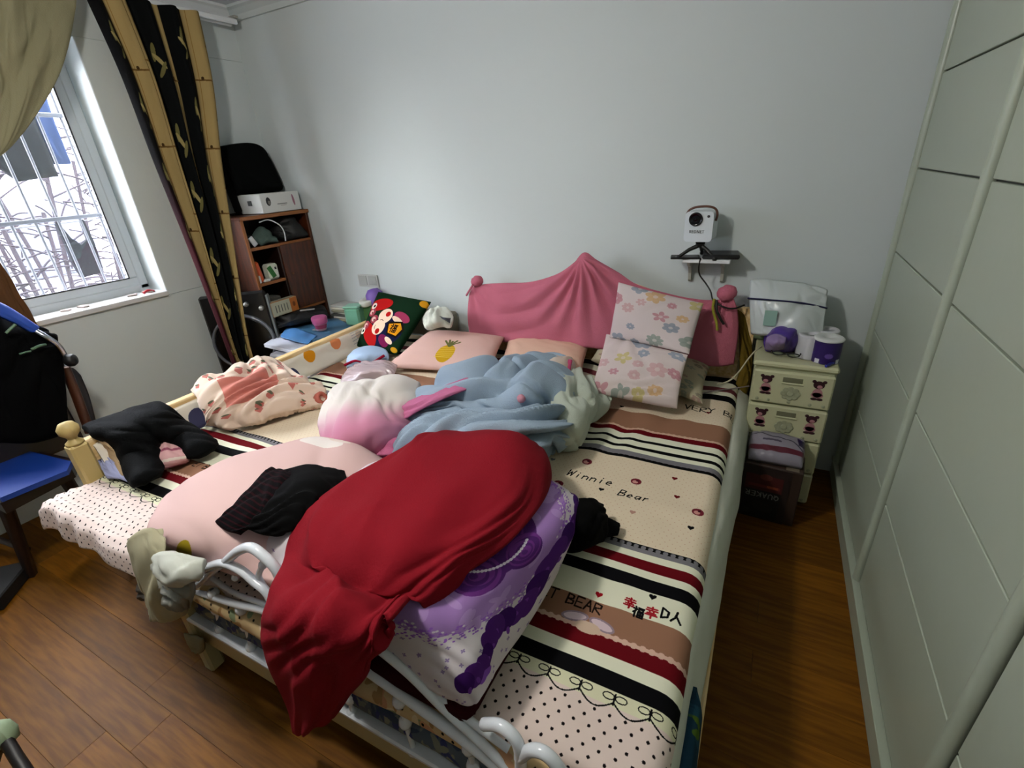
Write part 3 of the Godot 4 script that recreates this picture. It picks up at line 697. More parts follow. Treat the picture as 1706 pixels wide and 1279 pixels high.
func piles() -> void:
	# maroon blanket folded under the quilt
	var maroon := mat(Color(0.19, 0.035, 0.055), 0.95, {"nrm": T.fleece, "ns": 0.5, "tri": 5.0})
	var rows := []
	for r in [[-1.1, -0.03], [-1.06, 0.03], [-0.78, 0.05], [-0.55, 0.04], [-0.49, 0.025], [-0.482, -0.01]]:
		var row := []
		for x in [-1.0, -0.97, -0.7, -0.46, -0.425, -0.415]:
			row.append(Vector3(x, 0.515 + 0.7 * r[1] * (0.2 if x == -1.0 or x == -0.415 else 1.0), r[0]))
		rows.append(row)
	solo("maroon_blanket", G.new().cloth(rows, 40, 40, {"edge": 0.02, "low": 0.508, "fold": folds(0.008, 3.0, 0.2, 3.0)}), maroon, "dark maroon blanket folded flat under the purple flowered quilt", "blanket")
	# the thick flowered quilt
	var c := Cv.new(768, 768, Color(0.80, 0.77, 0.79))
	var rng := RandomNumberGenerator.new()
	rng.seed = 12
	for k in 260:   # small florets
		var p := Vector2(rng.randf() * 768, rng.randf() * 768)
		c.flower(p.x, p.y, 6.5, 4, Color(0.52, 0.44, 0.62), Color(0.56, 0.5, 0.66), rng.randf())
	c.ell(440, 330, 185, 235, 0.0, Color(0.60, 0.46, 0.70))
	for k in 800:   # a speckled halo
		var a := rng.randf() * TAU
		var r := 0.86 + 0.26 * rng.randf()
		c.disc(440 + cos(a) * 190 * r, 330 + sin(a) * 240 * r, 3.4, Color(0.55, 0.36, 0.72) if rng.randf() > 0.4 else Color(0.8, 0.77, 0.79))
	for k in 60:
		c.ell(440 + (rng.randf() - 0.5) * 260, 330 + (rng.randf() - 0.5) * 380, 24, 9, rng.randf() * 3, Color(0.66, 0.53, 0.75))
	for q in [[420, 300, 110], [470, 380, 60], [330, 430, 50], [520, 300, 45]]:
		for k in 7:
			var f := 1.0 - k / 7.0
			c.ell(q[0] + rng.randf() * 8, q[1] + rng.randf() * 8, q[2] * f, q[2] * f * 0.9, k, Color(0.30, 0.14, 0.40).lerp(Color(0.46, 0.22, 0.54), (k % 2) * 0.7))
	for k in 26:
		var a := -0.2 + k * 0.075
		c.disc(420 + cos(a) * 96, 300 + sin(a) * 88, 3.6, Color(0.9, 0.86, 0.92))
	for k in 16:   # the dark purple border down the right side
		var yy := 130.0 + k * 36
		c.ell(648 + 22 * sin(k * 1.1), yy, 26 + 16 * absf(sin(k * 0.8)), 34, 0.5 * sin(k * 2.0), Color(0.30, 0.13, 0.44) if k % 3 else Color(0.22, 0.08, 0.36))
		c.ell(660 + 18 * sin(k * 2.3), yy + 8, 14, 7, k * 0.7, Color(0.42, 0.22, 0.58))
	for k in 5:
		c.ell(630, 70.0, 44 - k * 8, 36 - k * 7, k, Color(0.24, 0.07, 0.36) if k % 2 == 0 else Color(0.36, 0.14, 0.46))
	c.ell(700, 610, 14, 40, 0.1, Color(0.5, 0.3, 0.68))
	# rows from the head to the foot; the outer columns and rows fall to the bed
	var q := [[Vector3(-1.203, 0.54, -0.997), Vector3(-1.102, 0.54, -1.078), Vector3(-0.893, 0.54, -1.204), Vector3(-0.569, 0.54, -1.212), Vector3(-0.467, 0.55, -1.178), Vector3(-0.424, 0.54, -1.145)],
		[Vector3(-1.186, 0.62, -0.886), Vector3(-1.002, 0.68, -0.961), Vector3(-0.743, 0.7, -1.034), Vector3(-0.504, 0.67, -1.053), Vector3(-0.43, 0.62, -1.082), Vector3(-0.414, 0.58, -1.096)],
		[Vector3(-1.204, 0.62, -0.775), Vector3(-0.924, 0.74, -0.756), Vector3(-0.699, 0.76, -0.793), Vector3(-0.469, 0.735, -0.797), Vector3(-0.39, 0.66, -0.874), Vector3(-0.395, 0.56, -0.913)],
		[Vector3(-1.082, 0.7, -0.625), Vector3(-0.864, 0.75, -0.61), Vector3(-0.672, 0.775, -0.618), Vector3(-0.478, 0.745, -0.617), Vector3(-0.405, 0.66, -0.689), Vector3(-0.397, 0.56, -0.703)],
		[Vector3(-1.1, 0.67, -0.587), Vector3(-0.86, 0.73, -0.524), Vector3(-0.663, 0.745, -0.5), Vector3(-0.488, 0.725, -0.515), Vector3(-0.416, 0.67, -0.565), Vector3(-0.401, 0.57, -0.575)],
		[Vector3(-1.104, 0.63, -0.564), Vector3(-0.854, 0.66, -0.48), Vector3(-0.692, 0.67, -0.472), Vector3(-0.539, 0.66, -0.486), Vector3(-0.423, 0.64, -0.497), Vector3(-0.402, 0.57, -0.517)],
		[Vector3(-1.101, 0.56, -0.545), Vector3(-0.867, 0.57, -0.483), Vector3(-0.704, 0.575, -0.498), Vector3(-0.555, 0.56, -0.483), Vector3(-0.451, 0.555, -0.484), Vector3(-0.407, 0.55, -0.501)]]
	var quilt := mat(Color.WHITE, 0.9, {"tex": c.tex()})
	solo("purple_quilt", G.new().cloth(q, 60, 70, {"edge": 0.02, "low": 0.535, "fold": folds(0.013, 2.6, 1.1, 4.0)}), quilt, "thick white quilt with purple flowers, half hidden by the red garment", "quilt")
	# the big plump pink pillow
	c = Cv.new(512, 512, Color(0.81, 0.685, 0.67))
	c.ell(330, 120, 50, 30, 0.1, Color(0.88, 0.85, 0.82))
	c.ell(370, 100, 24, 18, 0.1, Color(0.86, 0.8, 0.76))
	c.ell(120, 440, 24, 60, 0.1, Color(0.63, 0.55, 0.13))
	c.ell(30, 460, 60, 80, 0.2, Color(0.74, 0.72, 0.63))
	var pk := mat(Color.WHITE, 0.92, {"tex": c.tex()})
	solo("big_pink_pillow", G.new().cloth([[Vector3(-1.753, 0.53, -0.7), Vector3(-1.75, 0.54, -0.823), Vector3(-1.68, 0.55, -0.96), Vector3(-1.542, 0.56, -1.084), Vector3(-1.378, 0.56, -1.12), Vector3(-1.102, 0.54, -1.078)],
		[Vector3(-1.707, 0.57, -0.617), Vector3(-1.558, 0.66, -0.693), Vector3(-1.445, 0.68, -0.822), Vector3(-1.351, 0.67, -0.946), Vector3(-1.169, 0.66, -0.965), Vector3(-0.96, 0.58, -0.932)],
		[Vector3(-1.59, 0.6, -0.52), Vector3(-1.374, 0.69, -0.549), Vector3(-1.229, 0.715, -0.629), Vector3(-1.126, 0.69, -0.706), Vector3(-1.043, 0.64, -0.753), Vector3(-0.935, 0.57, -0.772)],
		[Vector3(-1.556, 0.575, -0.485), Vector3(-1.349, 0.65, -0.486), Vector3(-1.188, 0.675, -0.513), Vector3(-1.106, 0.64, -0.552), Vector3(-1.047, 0.58, -0.583), Vector3(-0.963, 0.55, -0.605)],
		[Vector3(-1.572, 0.535, -0.497), Vector3(-1.43, 0.56, -0.502), Vector3(-1.268, 0.58, -0.499), Vector3(-1.104, 0.585, -0.495), Vector3(-0.985, 0.57, -0.509), Vector3(-0.864, 0.54, -0.55)]], 60, 50, {"edge": 0.03, "low": 0.508, "fold": folds(0.006, 2.0, 0.5, 2.0)}), pk, "big plump pink pillow with a yellow motif at the bed foot", "pillow")
	# blue fleece blanket in a heap
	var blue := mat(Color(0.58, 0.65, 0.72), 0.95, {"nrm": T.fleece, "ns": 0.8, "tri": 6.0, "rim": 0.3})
	var t := thing("blue_blanket", "blue fleece blanket heaped in the middle of the bed", "blanket")
	part("upper_fold", G.new().cloth([[Vector3(-1.366, 0.56, -1.436), Vector3(-1.333, 0.58, -1.634), Vector3(-1.296, 0.58, -1.873), Vector3(-1.158, 0.6, -1.979), Vector3(-0.999, 0.6, -2.084), Vector3(-0.831, 0.58, -2.123)],
		[Vector3(-1.325, 0.58, -1.365), Vector3(-1.19, 0.66, -1.431), Vector3(-1.091, 0.69, -1.544), Vector3(-0.952, 0.71, -1.647), Vector3(-0.826, 0.7, -1.748), Vector3(-0.706, 0.62, -1.839)],
		[Vector3(-1.299, 0.58, -1.341), Vector3(-1.141, 0.66, -1.323), Vector3(-0.995, 0.7, -1.396), Vector3(-0.841, 0.73, -1.467), Vector3(-0.722, 0.72, -1.578), Vector3(-0.644, 0.62, -1.673)],
		[Vector3(-1.304, 0.55, -1.373), Vector3(-1.169, 0.6, -1.347), Vector3(-1.035, 0.62, -1.442), Vector3(-0.859, 0.63, -1.488), Vector3(-0.74, 0.62, -1.58), Vector3(-0.648, 0.56, -1.648)]], 130, 80, {"edge": 0.03, "low": 0.508, "fold": folds(0.10, 4.0, 0.35, 2.0, 0.2, 0.8)}), blue, t)
	part("lower_fold", G.new().cloth([[Vector3(-1.233, 0.56, -1.36), Vector3(-1.131, 0.6, -1.445), Vector3(-0.991, 0.62, -1.515), Vector3(-0.87, 0.62, -1.56), Vector3(-0.762, 0.62, -1.629), Vector3(-0.68, 0.56, -1.693)],
		[Vector3(-1.19, 0.56, -1.257), Vector3(-1.043, 0.64, -1.284), Vector3(-0.887, 0.67, -1.348), Vector3(-0.739, 0.69, -1.365), Vector3(-0.641, 0.68, -1.446), Vector3(-0.613, 0.57, -1.589)],
		[Vector3(-1.155, 0.56, -1.176), Vector3(-1.004, 0.64, -1.19), Vector3(-0.85, 0.67, -1.243), Vector3(-0.699, 0.68, -1.283), Vector3(-0.625, 0.65, -1.379), Vector3(-0.605, 0.55, -1.489)],
		[Vector3(-1.161, 0.52, -1.162), Vector3(-1.046, 0.54, -1.207), Vector3(-0.884, 0.55, -1.277), Vector3(-0.743, 0.55, -1.356), Vector3(-0.684, 0.53, -1.445), Vector3(-0.635, 0.52, -1.481)]], 120, 80, {"edge": 0.03, "low": 0.508, "fold": folds(0.09, 3.6, -0.5, 6.0, 0.25, 0.9)}), blue, t)
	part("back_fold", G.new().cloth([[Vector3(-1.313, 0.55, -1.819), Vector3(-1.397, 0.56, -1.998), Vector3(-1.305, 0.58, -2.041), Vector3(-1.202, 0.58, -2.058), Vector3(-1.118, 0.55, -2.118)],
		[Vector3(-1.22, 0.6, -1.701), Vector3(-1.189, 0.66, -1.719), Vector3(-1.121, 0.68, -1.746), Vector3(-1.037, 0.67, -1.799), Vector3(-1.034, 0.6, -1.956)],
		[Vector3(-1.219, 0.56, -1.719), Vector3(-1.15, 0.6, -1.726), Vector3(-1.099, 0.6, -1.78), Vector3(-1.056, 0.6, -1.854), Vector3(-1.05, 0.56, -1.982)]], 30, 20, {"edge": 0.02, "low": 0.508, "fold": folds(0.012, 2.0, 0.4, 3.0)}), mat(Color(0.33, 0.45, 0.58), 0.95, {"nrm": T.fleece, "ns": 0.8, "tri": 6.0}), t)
	part("pink_border", G.new().cloth([[Vector3(-1.368, 0.61, -1.337), Vector3(-1.231, 0.685, -1.387), Vector3(-1.113, 0.735, -1.448), Vector3(-1.046, 0.745, -1.531)],
		[Vector3(-1.305, 0.62, -1.285), Vector3(-1.169, 0.7, -1.326), Vector3(-1.055, 0.75, -1.387), Vector3(-0.989, 0.76, -1.466)],
		[Vector3(-1.26, 0.61, -1.267), Vector3(-1.133, 0.69, -1.299), Vector3(-1.028, 0.74, -1.367), Vector3(-0.973, 0.75, -1.452)]], 40, 14, {"edge": 0.006, "low": 0.508, "fold": folds(0.012, 3.0, 0.3, 3.0)}), mat(Color(0.72, 0.42, 0.56), 0.95, {"nrm": T.fleece, "ns": 0.5, "tri": 6.0}), t)
	var lin := mat(Color(0.72, 0.75, 0.70), 0.95, {"nrm": T.fleece, "ns": 0.8, "tri": 7.0, "rim": 0.3})
	part("white_lining", G.new().cloth([[Vector3(-0.832, 0.63, -1.914), Vector3(-0.777, 0.63, -1.986), Vector3(-0.687, 0.61, -1.989), Vector3(-0.613, 0.56, -1.972), Vector3(-0.555, 0.53, -1.936)],
		[Vector3(-0.718, 0.67, -1.659), Vector3(-0.662, 0.68, -1.688), Vector3(-0.61, 0.65, -1.742), Vector3(-0.587, 0.58, -1.819), Vector3(-0.548, 0.53, -1.874)],
		[Vector3(-0.658, 0.64, -1.544), Vector3(-0.6, 0.66, -1.526), Vector3(-0.579, 0.63, -1.604), Vector3(-0.584, 0.56, -1.729), Vector3(-0.558, 0.52, -1.818)],
		[Vector3(-0.645, 0.58, -1.508), Vector3(-0.591, 0.59, -1.5), Vector3(-0.586, 0.57, -1.574), Vector3(-0.599, 0.53, -1.68), Vector3(-0.595, 0.52, -1.722)],
		[Vector3(-0.638, 0.52, -1.508), Vector3(-0.615, 0.52, -1.527), Vector3(-0.606, 0.52, -1.57), Vector3(-0.599, 0.52, -1.623), Vector3(-0.595, 0.52, -1.656)]], 44, 44, {"edge": 0.03, "low": 0.508, "fold": folds(0.045, 2.6, 1.2, 8.0, 0.25)}), lin, t).set_meta("label", "white fleece lining")
	var pat := G.new().box(Vector3(-1.103, 0.7, -1.625), Vector3(0.035, 0.012, 0.06), 0.005, Basis(Vector3.UP, -0.4))
	part("care_label", pat, mat(Color(0.85, 0.75, 0.73), 0.8), t)
	# embroidered animals on the fleece
	var e := G.new()
	for k in 8:
		var at: Vector3 = [Vector3(-0.918, 0.698, -1.282), Vector3(-0.898, 0.7, -1.301), Vector3(-0.894, 0.695, -1.268), Vector3(-0.866, 0.698, -1.283), Vector3(-0.915, 0.692, -1.261), Vector3(-0.744, 0.745, -1.421), Vector3(-0.973, 0.672, -1.214), Vector3(-0.935, 0.662, -1.166)][k]
		e.lathe([[0.016, -0.014], [0.015, 0.002], [0.0, 0.003]], at + Vector3(0, 0.012, 0), Basis(Vector3.RIGHT, 0.55), 8)
	part("embroidery", e, mat(Color(0.74, 0.52, 0.58), 0.95), t)
	# white and pink blanket at its left
	c = Cv.new(256, 256, Color(0.84, 0.82, 0.78))
	for j in 256:
		var f := smoothstep(0.38, 0.72, j / 255.0)
		c.rect(0, j, 256, 1, Color(0.84, 0.81, 0.78).lerp(Color(0.77, 0.51, 0.62), f))
	c.ell(30, 225, 32, 22, 0.3, Color(0.62, 0.52, 0.5))
	solo("white_pink_blanket", G.new().cloth([[Vector3(-1.865, 0.54, -1.507), Vector3(-1.842, 0.56, -1.57), Vector3(-1.67, 0.6, -1.593), Vector3(-1.544, 0.61, -1.63), Vector3(-1.447, 0.57, -1.688)],
		[Vector3(-1.711, 0.58, -1.329), Vector3(-1.577, 0.66, -1.314), Vector3(-1.448, 0.69, -1.353), Vector3(-1.361, 0.68, -1.406), Vector3(-1.318, 0.62, -1.506)],
		[Vector3(-1.589, 0.58, -1.197), Vector3(-1.412, 0.68, -1.155), Vector3(-1.301, 0.7, -1.211), Vector3(-1.262, 0.67, -1.285), Vector3(-1.256, 0.6, -1.398)],
		[Vector3(-1.513, 0.56, -1.131), Vector3(-1.328, 0.65, -1.079), Vector3(-1.232, 0.67, -1.127), Vector3(-1.2, 0.65, -1.206), Vector3(-1.208, 0.58, -1.332)],
		[Vector3(-1.467, 0.52, -1.118), Vector3(-1.361, 0.54, -1.113), Vector3(-1.262, 0.55, -1.145), Vector3(-1.217, 0.55, -1.219), Vector3(-1.185, 0.53, -1.311)]], 50, 50, {"edge": 0.03, "low": 0.508, "fold": folds(0.02, 2.2, 0.9, 4.0, 0.5)}), mat(Color.WHITE, 0.95, {"tex": c.tex(), "rim": 0.3}), "fluffy blanket fading from white to pink, left of the blue one", "blanket")
	solo("pink_blanket", G.new().cloth([[Vector3(-1.336, 0.55, -1.284), Vector3(-1.269, 0.58, -1.309), Vector3(-1.222, 0.58, -1.393)],
		[Vector3(-1.303, 0.55, -1.181), Vector3(-1.197, 0.59, -1.187), Vector3(-1.135, 0.59, -1.26)],
		[Vector3(-1.294, 0.53, -1.124), Vector3(-1.187, 0.55, -1.148), Vector3(-1.114, 0.56, -1.206)],
		[Vector3(-1.24, 0.51, -1.11), Vector3(-1.175, 0.51, -1.158), Vector3(-1.111, 0.51, -1.229)]], 30, 30, {"edge": 0.02, "low": 0.508, "fold": folds(0.016, 2.4, 0.5, 5.0)}), mat(Color(0.72, 0.40, 0.54), 0.95, {"nrm": T.fleece, "ns": 0.5, "tri": 6.0}), "bright pink blanket corner poking out between red garment and white blanket", "blanket")
	t = thing("plush_cloth", "small white cloth with pink print behind the blue blanket", "cloth")
	part("body", G.new().cloth([[Vector3(-1.006, 0.58, -2.081), Vector3(-0.975, 0.6, -2.145), Vector3(-0.893, 0.62, -2.155), Vector3(-0.84, 0.6, -2.19)],
		[Vector3(-0.927, 0.62, -1.928), Vector3(-0.849, 0.68, -1.884), Vector3(-0.786, 0.69, -1.911), Vector3(-0.771, 0.62, -2.06)],
		[Vector3(-0.885, 0.58, -1.901), Vector3(-0.822, 0.62, -1.868), Vector3(-0.777, 0.62, -1.905), Vector3(-0.755, 0.58, -2.006)]], 20, 16, {"edge": 0.02, "low": 0.508, "fold": folds(0.01, 2.0, 0.6, 2.0)}), mat(Color(0.80, 0.74, 0.69), 0.95), t)
	part("pink_patch", G.new().lathe([[0, 0.012], [0.022, 0.01], [0.028, 0.0], [0.024, -0.01]], Vector3(-0.761, 0.7, -1.835), Basis(Vector3.RIGHT, 0.7), 12), mat(Color(0.70, 0.42, 0.46), 0.95), t)
	part("pink_ear", G.new().curve([Vector3(-0.739, 0.66, -1.896), Vector3(-0.748, 0.68, -1.934), Vector3(-0.751, 0.7, -1.959)], 0.011, 8, 4), mat(Color(0.68, 0.28, 0.42), 0.95), t)
	# the red garment thrown over the quilt and the footboard
	var red := mat(Color(0.47, 0.07, 0.115), 0.9, {"nrm": T.weave, "ns": 0.4, "tri": 6.0})
	var rf := func(p: Vector3, u: float, w: float) -> float:
		var a := 0.026 * (1.0 - absf(sin(9.0 * (u * 0.7 - w * 0.9) + 3.0 * wob(u, w * 1.5)))) * clampf(0.4 + wob(u * 1.2 + 2, w * 2.0), 0, 1)
		var b := 0.024 * (1.0 - absf(sin(5.5 * u + 2.0 * wob(p.x, p.y) + w * 2.0))) * clampf((w - 0.5) * 3.0, 0, 1)
		var fine := 0.012 * (sqrt(pow(sin(26.0 * (u * 0.8 + w * 0.6) + 5.0 * wob(u * 1.5, w * 2.0)), 2.0) + 0.02) - 0.6) * clampf(0.45 + 1.5 * wob(u * 2 + 4, w * 3), 0, 1)
		return (a + b + 0.014 * wob(u * 3, w * 4) + fine) * (1.0 - pow(u, 6.0)) + 0.019
	solo("red_garment", G.new().cloth([[Vector3(-0.99, 0.66, -1.161), Vector3(-0.948, 0.68, -1.178), Vector3(-0.868, 0.69, -1.213), Vector3(-0.774, 0.69, -1.245), Vector3(-0.669, 0.69, -1.247), Vector3(-0.599, 0.67, -1.243), Vector3(-0.575, 0.63, -1.25)],
		[Vector3(-0.957, 0.72, -1.041), Vector3(-0.875, 0.755, -1.037), Vector3(-0.768, 0.77, -1.053), Vector3(-0.669, 0.77, -1.069), Vector3(-0.576, 0.76, -1.068), Vector3(-0.515, 0.73, -1.062), Vector3(-0.504, 0.66, -1.106)],
		[Vector3(-0.956, 0.745, -0.895), Vector3(-0.8, 0.79, -0.854), Vector3(-0.686, 0.8, -0.854), Vector3(-0.586, 0.795, -0.86), Vector3(-0.509, 0.78, -0.866), Vector3(-0.466, 0.745, -0.89), Vector3(-0.447, 0.72, -0.899)],
		[Vector3(-0.976, 0.75, -0.765), Vector3(-0.793, 0.8, -0.699), Vector3(-0.67, 0.815, -0.693), Vector3(-0.575, 0.81, -0.693), Vector3(-0.503, 0.79, -0.705), Vector3(-0.46, 0.77, -0.725), Vector3(-0.437, 0.755, -0.732)],
		[Vector3(-0.988, 0.745, -0.65), Vector3(-0.799, 0.8, -0.599), Vector3(-0.669, 0.815, -0.582), Vector3(-0.581, 0.81, -0.586), Vector3(-0.524, 0.79, -0.601), Vector3(-0.488, 0.775, -0.614), Vector3(-0.465, 0.765, -0.624)],
		[Vector3(-0.977, 0.72, -0.586), Vector3(-0.795, 0.77, -0.539), Vector3(-0.671, 0.785, -0.519), Vector3(-0.6, 0.785, -0.523), Vector3(-0.542, 0.775, -0.538), Vector3(-0.506, 0.765, -0.559), Vector3(-0.495, 0.76, -0.58)],
		[Vector3(-0.951, 0.7, -0.518), Vector3(-0.804, 0.735, -0.484), Vector3(-0.7, 0.745, -0.475), Vector3(-0.626, 0.75, -0.478), Vector3(-0.575, 0.75, -0.485), Vector3(-0.547, 0.75, -0.497), Vector3(-0.538, 0.76, -0.524)],
		[Vector3(-0.86, 0.729, -0.42), Vector3(-0.745, 0.754, -0.405), Vector3(-0.646, 0.783, -0.4), Vector3(-0.587, 0.791, -0.405), Vector3(-0.547, 0.789, -0.41), Vector3(-0.527, 0.789, -0.415), Vector3(-0.507, 0.814, -0.42)],
		[Vector3(-0.921, 0.609, -0.415), Vector3(-0.795, 0.659, -0.395), Vector3(-0.694, 0.701, -0.39), Vector3(-0.637, 0.714, -0.395), Vector3(-0.601, 0.717, -0.4), Vector3(-0.591, 0.714, -0.41), Vector3(-0.583, 0.72, -0.42)],
		[Vector3(-0.945, 0.49, -0.415), Vector3(-0.836, 0.547, -0.395), Vector3(-0.738, 0.591, -0.39), Vector3(-0.685, 0.607, -0.395), Vector3(-0.652, 0.618, -0.4), Vector3(-0.639, 0.628, -0.41), Vector3(-0.631, 0.644, -0.42)],
		[Vector3(-0.95, 0.334, -0.415), Vector3(-0.879, 0.384, -0.4), Vector3(-0.806, 0.429, -0.395), Vector3(-0.763, 0.457, -0.4), Vector3(-0.732, 0.482, -0.405), Vector3(-0.71, 0.51, -0.41), Vector3(-0.693, 0.545, -0.415)],
		[Vector3(-0.983, 0.16, -0.415), Vector3(-0.956, 0.18, -0.41), Vector3(-0.927, 0.201, -0.41), Vector3(-0.893, 0.235, -0.41), Vector3(-0.847, 0.289, -0.41), Vector3(-0.819, 0.326, -0.415), Vector3(-0.787, 0.375, -0.42)]], 90, 120, {"edge": 0.008, "fold": rf}), red, "dark red garment thrown over the quilt and hanging over the footboard", "garment")


func clothes_on_bed() -> void:
	# black padded trousers over the rail
	var bl := mat(Color(0.012, 0.016, 0.02), 0.8, {"nrm": T.weave, "ns": 0.5, "tri": 4.0})
	var t := thing("black_trousers", "black padded trousers laid over the pine rail, legs apart", "trousers")
	var quil := func(_p: Vector3, u: float, w: float) -> float:
		return 0.006 * absf(sin(w * 20.0 + 1.2 * wob(u, w) * 2)) + 0.006 * wob(u * 2, w * 3)
	part("leg", G.new().cloth([[Vector3(-2.425, 0.66, -0.697), Vector3(-2.394, 0.675, -0.745), Vector3(-2.371, 0.68, -0.823), Vector3(-2.33, 0.68, -0.879)],
		[Vector3(-2.326, 0.67, -0.686), Vector3(-2.265, 0.68, -0.721), Vector3(-2.199, 0.685, -0.768), Vector3(-2.172, 0.67, -0.817)],
		[Vector3(-2.285, 0.62, -0.719), Vector3(-2.177, 0.65, -0.729), Vector3(-2.143, 0.64, -0.78), Vector3(-2.195, 0.6, -0.83)],
		[Vector3(-2.238, 0.55, -0.714), Vector3(-2.145, 0.585, -0.727), Vector3(-2.109, 0.58, -0.764), Vector3(-2.142, 0.54, -0.807)],
		[Vector3(-2.101, 0.53, -0.666), Vector3(-2.021, 0.555, -0.669), Vector3(-2.015, 0.555, -0.71), Vector3(-2.065, 0.53, -0.769)],
		[Vector3(-2.021, 0.52, -0.659), Vector3(-1.985, 0.53, -0.659), Vector3(-1.987, 0.53, -0.695), Vector3(-2.007, 0.52, -0.736)]], 30, 50, {"edge": 0.018, "low": 0.508, "th": 0.003, "fold": quil}), bl, t)
	part("leg", G.new().cloth([[Vector3(-2.385, 0.675, -0.827), Vector3(-2.351, 0.68, -0.889), Vector3(-2.35, 0.67, -0.953), Vector3(-2.278, 0.66, -0.957)],
		[Vector3(-2.229, 0.68, -0.804), Vector3(-2.187, 0.685, -0.842), Vector3(-2.227, 0.66, -0.916), Vector3(-2.229, 0.6, -0.961)],
		[Vector3(-2.151, 0.64, -0.807), Vector3(-2.126, 0.64, -0.853), Vector3(-2.193, 0.6, -0.94), Vector3(-2.17, 0.55, -0.979)],
		[Vector3(-2.155, 0.58, -0.855), Vector3(-2.097, 0.59, -0.886), Vector3(-2.086, 0.575, -0.933), Vector3(-2.094, 0.53, -0.977)],
		[Vector3(-2.093, 0.545, -0.863), Vector3(-2.021, 0.565, -0.873), Vector3(-2.01, 0.56, -0.921), Vector3(-2.017, 0.525, -0.968)],
		[Vector3(-2.04, 0.52, -0.856), Vector3(-1.978, 0.53, -0.855), Vector3(-1.963, 0.53, -0.895), Vector3(-1.987, 0.52, -0.947)]], 30, 50, {"edge": 0.018, "low": 0.508, "th": 0.003, "fold": quil}), bl, t)
	# things under them
	var c := Cv.new(128, 128, Color(0.80, 0.62, 0.62))
	for k in 5:
		c.line([Vector2(0, 20 + k * 26), Vector2(128, 12 + k * 26)], 6, Color(0.86, 0.8, 0.76) if k % 2 else Color(0.56, 0.3, 0.38))
	solo("pink_pyjamas", G.new().cloth([[Vector3(-2.367, 0.53, -0.877), Vector3(-2.298, 0.55, -0.89), Vector3(-2.197, 0.55, -0.886)],
		[Vector3(-2.238, 0.54, -0.829), Vector3(-2.15, 0.57, -0.849), Vector3(-2.085, 0.55, -0.873)],
		[Vector3(-2.114, 0.54, -0.78), Vector3(-2.037, 0.56, -0.792), Vector3(-2.013, 0.54, -0.844)],
		[Vector3(-2.061, 0.515, -0.762), Vector3(-2.031, 0.52, -0.794), Vector3(-2.035, 0.515, -0.856)]], 24, 24, {"edge": 0.015, "low": 0.508, "fold": folds(0.01, 3.0, 0.5, 4.0)}), mat(Color.WHITE, 0.9, {"tex": c.tex()}), "pink patterned garment between the legs of the black trousers", "garment")
	solo("lavender_cloth", G.new().cloth([[Vector3(-2.387, 0.53, -0.687), Vector3(-2.321, 0.56, -0.698), Vector3(-2.246, 0.56, -0.695)],
		[Vector3(-2.296, 0.52, -0.659), Vector3(-2.227, 0.54, -0.674), Vector3(-2.174, 0.53, -0.684)],
		[Vector3(-2.226, 0.512, -0.637), Vector3(-2.158, 0.514, -0.653), Vector3(-2.076, 0.512, -0.656)]], 20, 20, {"edge": 0.01, "low": 0.508, "fold": folds(0.01, 3.0, 0.8, 4.0)}), mat(Color(0.62, 0.64, 0.78), 0.9), "pale lavender cloth crumpled beside the knobbed post", "cloth")
	solo("tan_cloth", G.new().cloth([[Vector3(-2.355, 0.62, -0.697), Vector3(-2.279, 0.64, -0.702), Vector3(-2.238, 0.62, -0.708)],
		[Vector3(-2.351, 0.57, -0.709), Vector3(-2.252, 0.6, -0.708), Vector3(-2.231, 0.57, -0.718)],
		[Vector3(-2.26, 0.53, -0.69), Vector3(-2.183, 0.55, -0.69), Vector3(-2.154, 0.53, -0.688)],
		[Vector3(-2.158, 0.515, -0.665), Vector3(-2.121, 0.52, -0.668), Vector3(-2.093, 0.515, -0.67)]], 18, 20, {"edge": 0.01, "low": 0.508, "fold": folds(0.008, 3.0, 0.8, 9.0)}), mat(Color(0.68, 0.58, 0.45), 0.9), "tan cloth edge peeping from under the black trousers by the post", "cloth")
	# the strawberry robe
	c = Cv.new(512, 512, Color(0.86, 0.77, 0.70))
	var rng := RandomNumberGenerator.new()
	rng.seed = 17
	c.poly(PackedVector2Array([Vector2(120, 130), Vector2(300, 110), Vector2(330, 250), Vector2(270, 330), Vector2(120, 330)]), Color(0.76, 0.47, 0.42))
	for k in 46:
		var p := Vector2(rng.randf() * 512, rng.randf() * 512)
		if p.x > 100 and p.x < 330 and p.y > 110 and p.y < 330:
			continue
		c.heart(p.x, p.y, 15, Color(0.70, 0.40, 0.37))
		c.ell(p.x, p.y - 14, 13, 5, rng.randf(), Color(0.36, 0.38, 0.3))
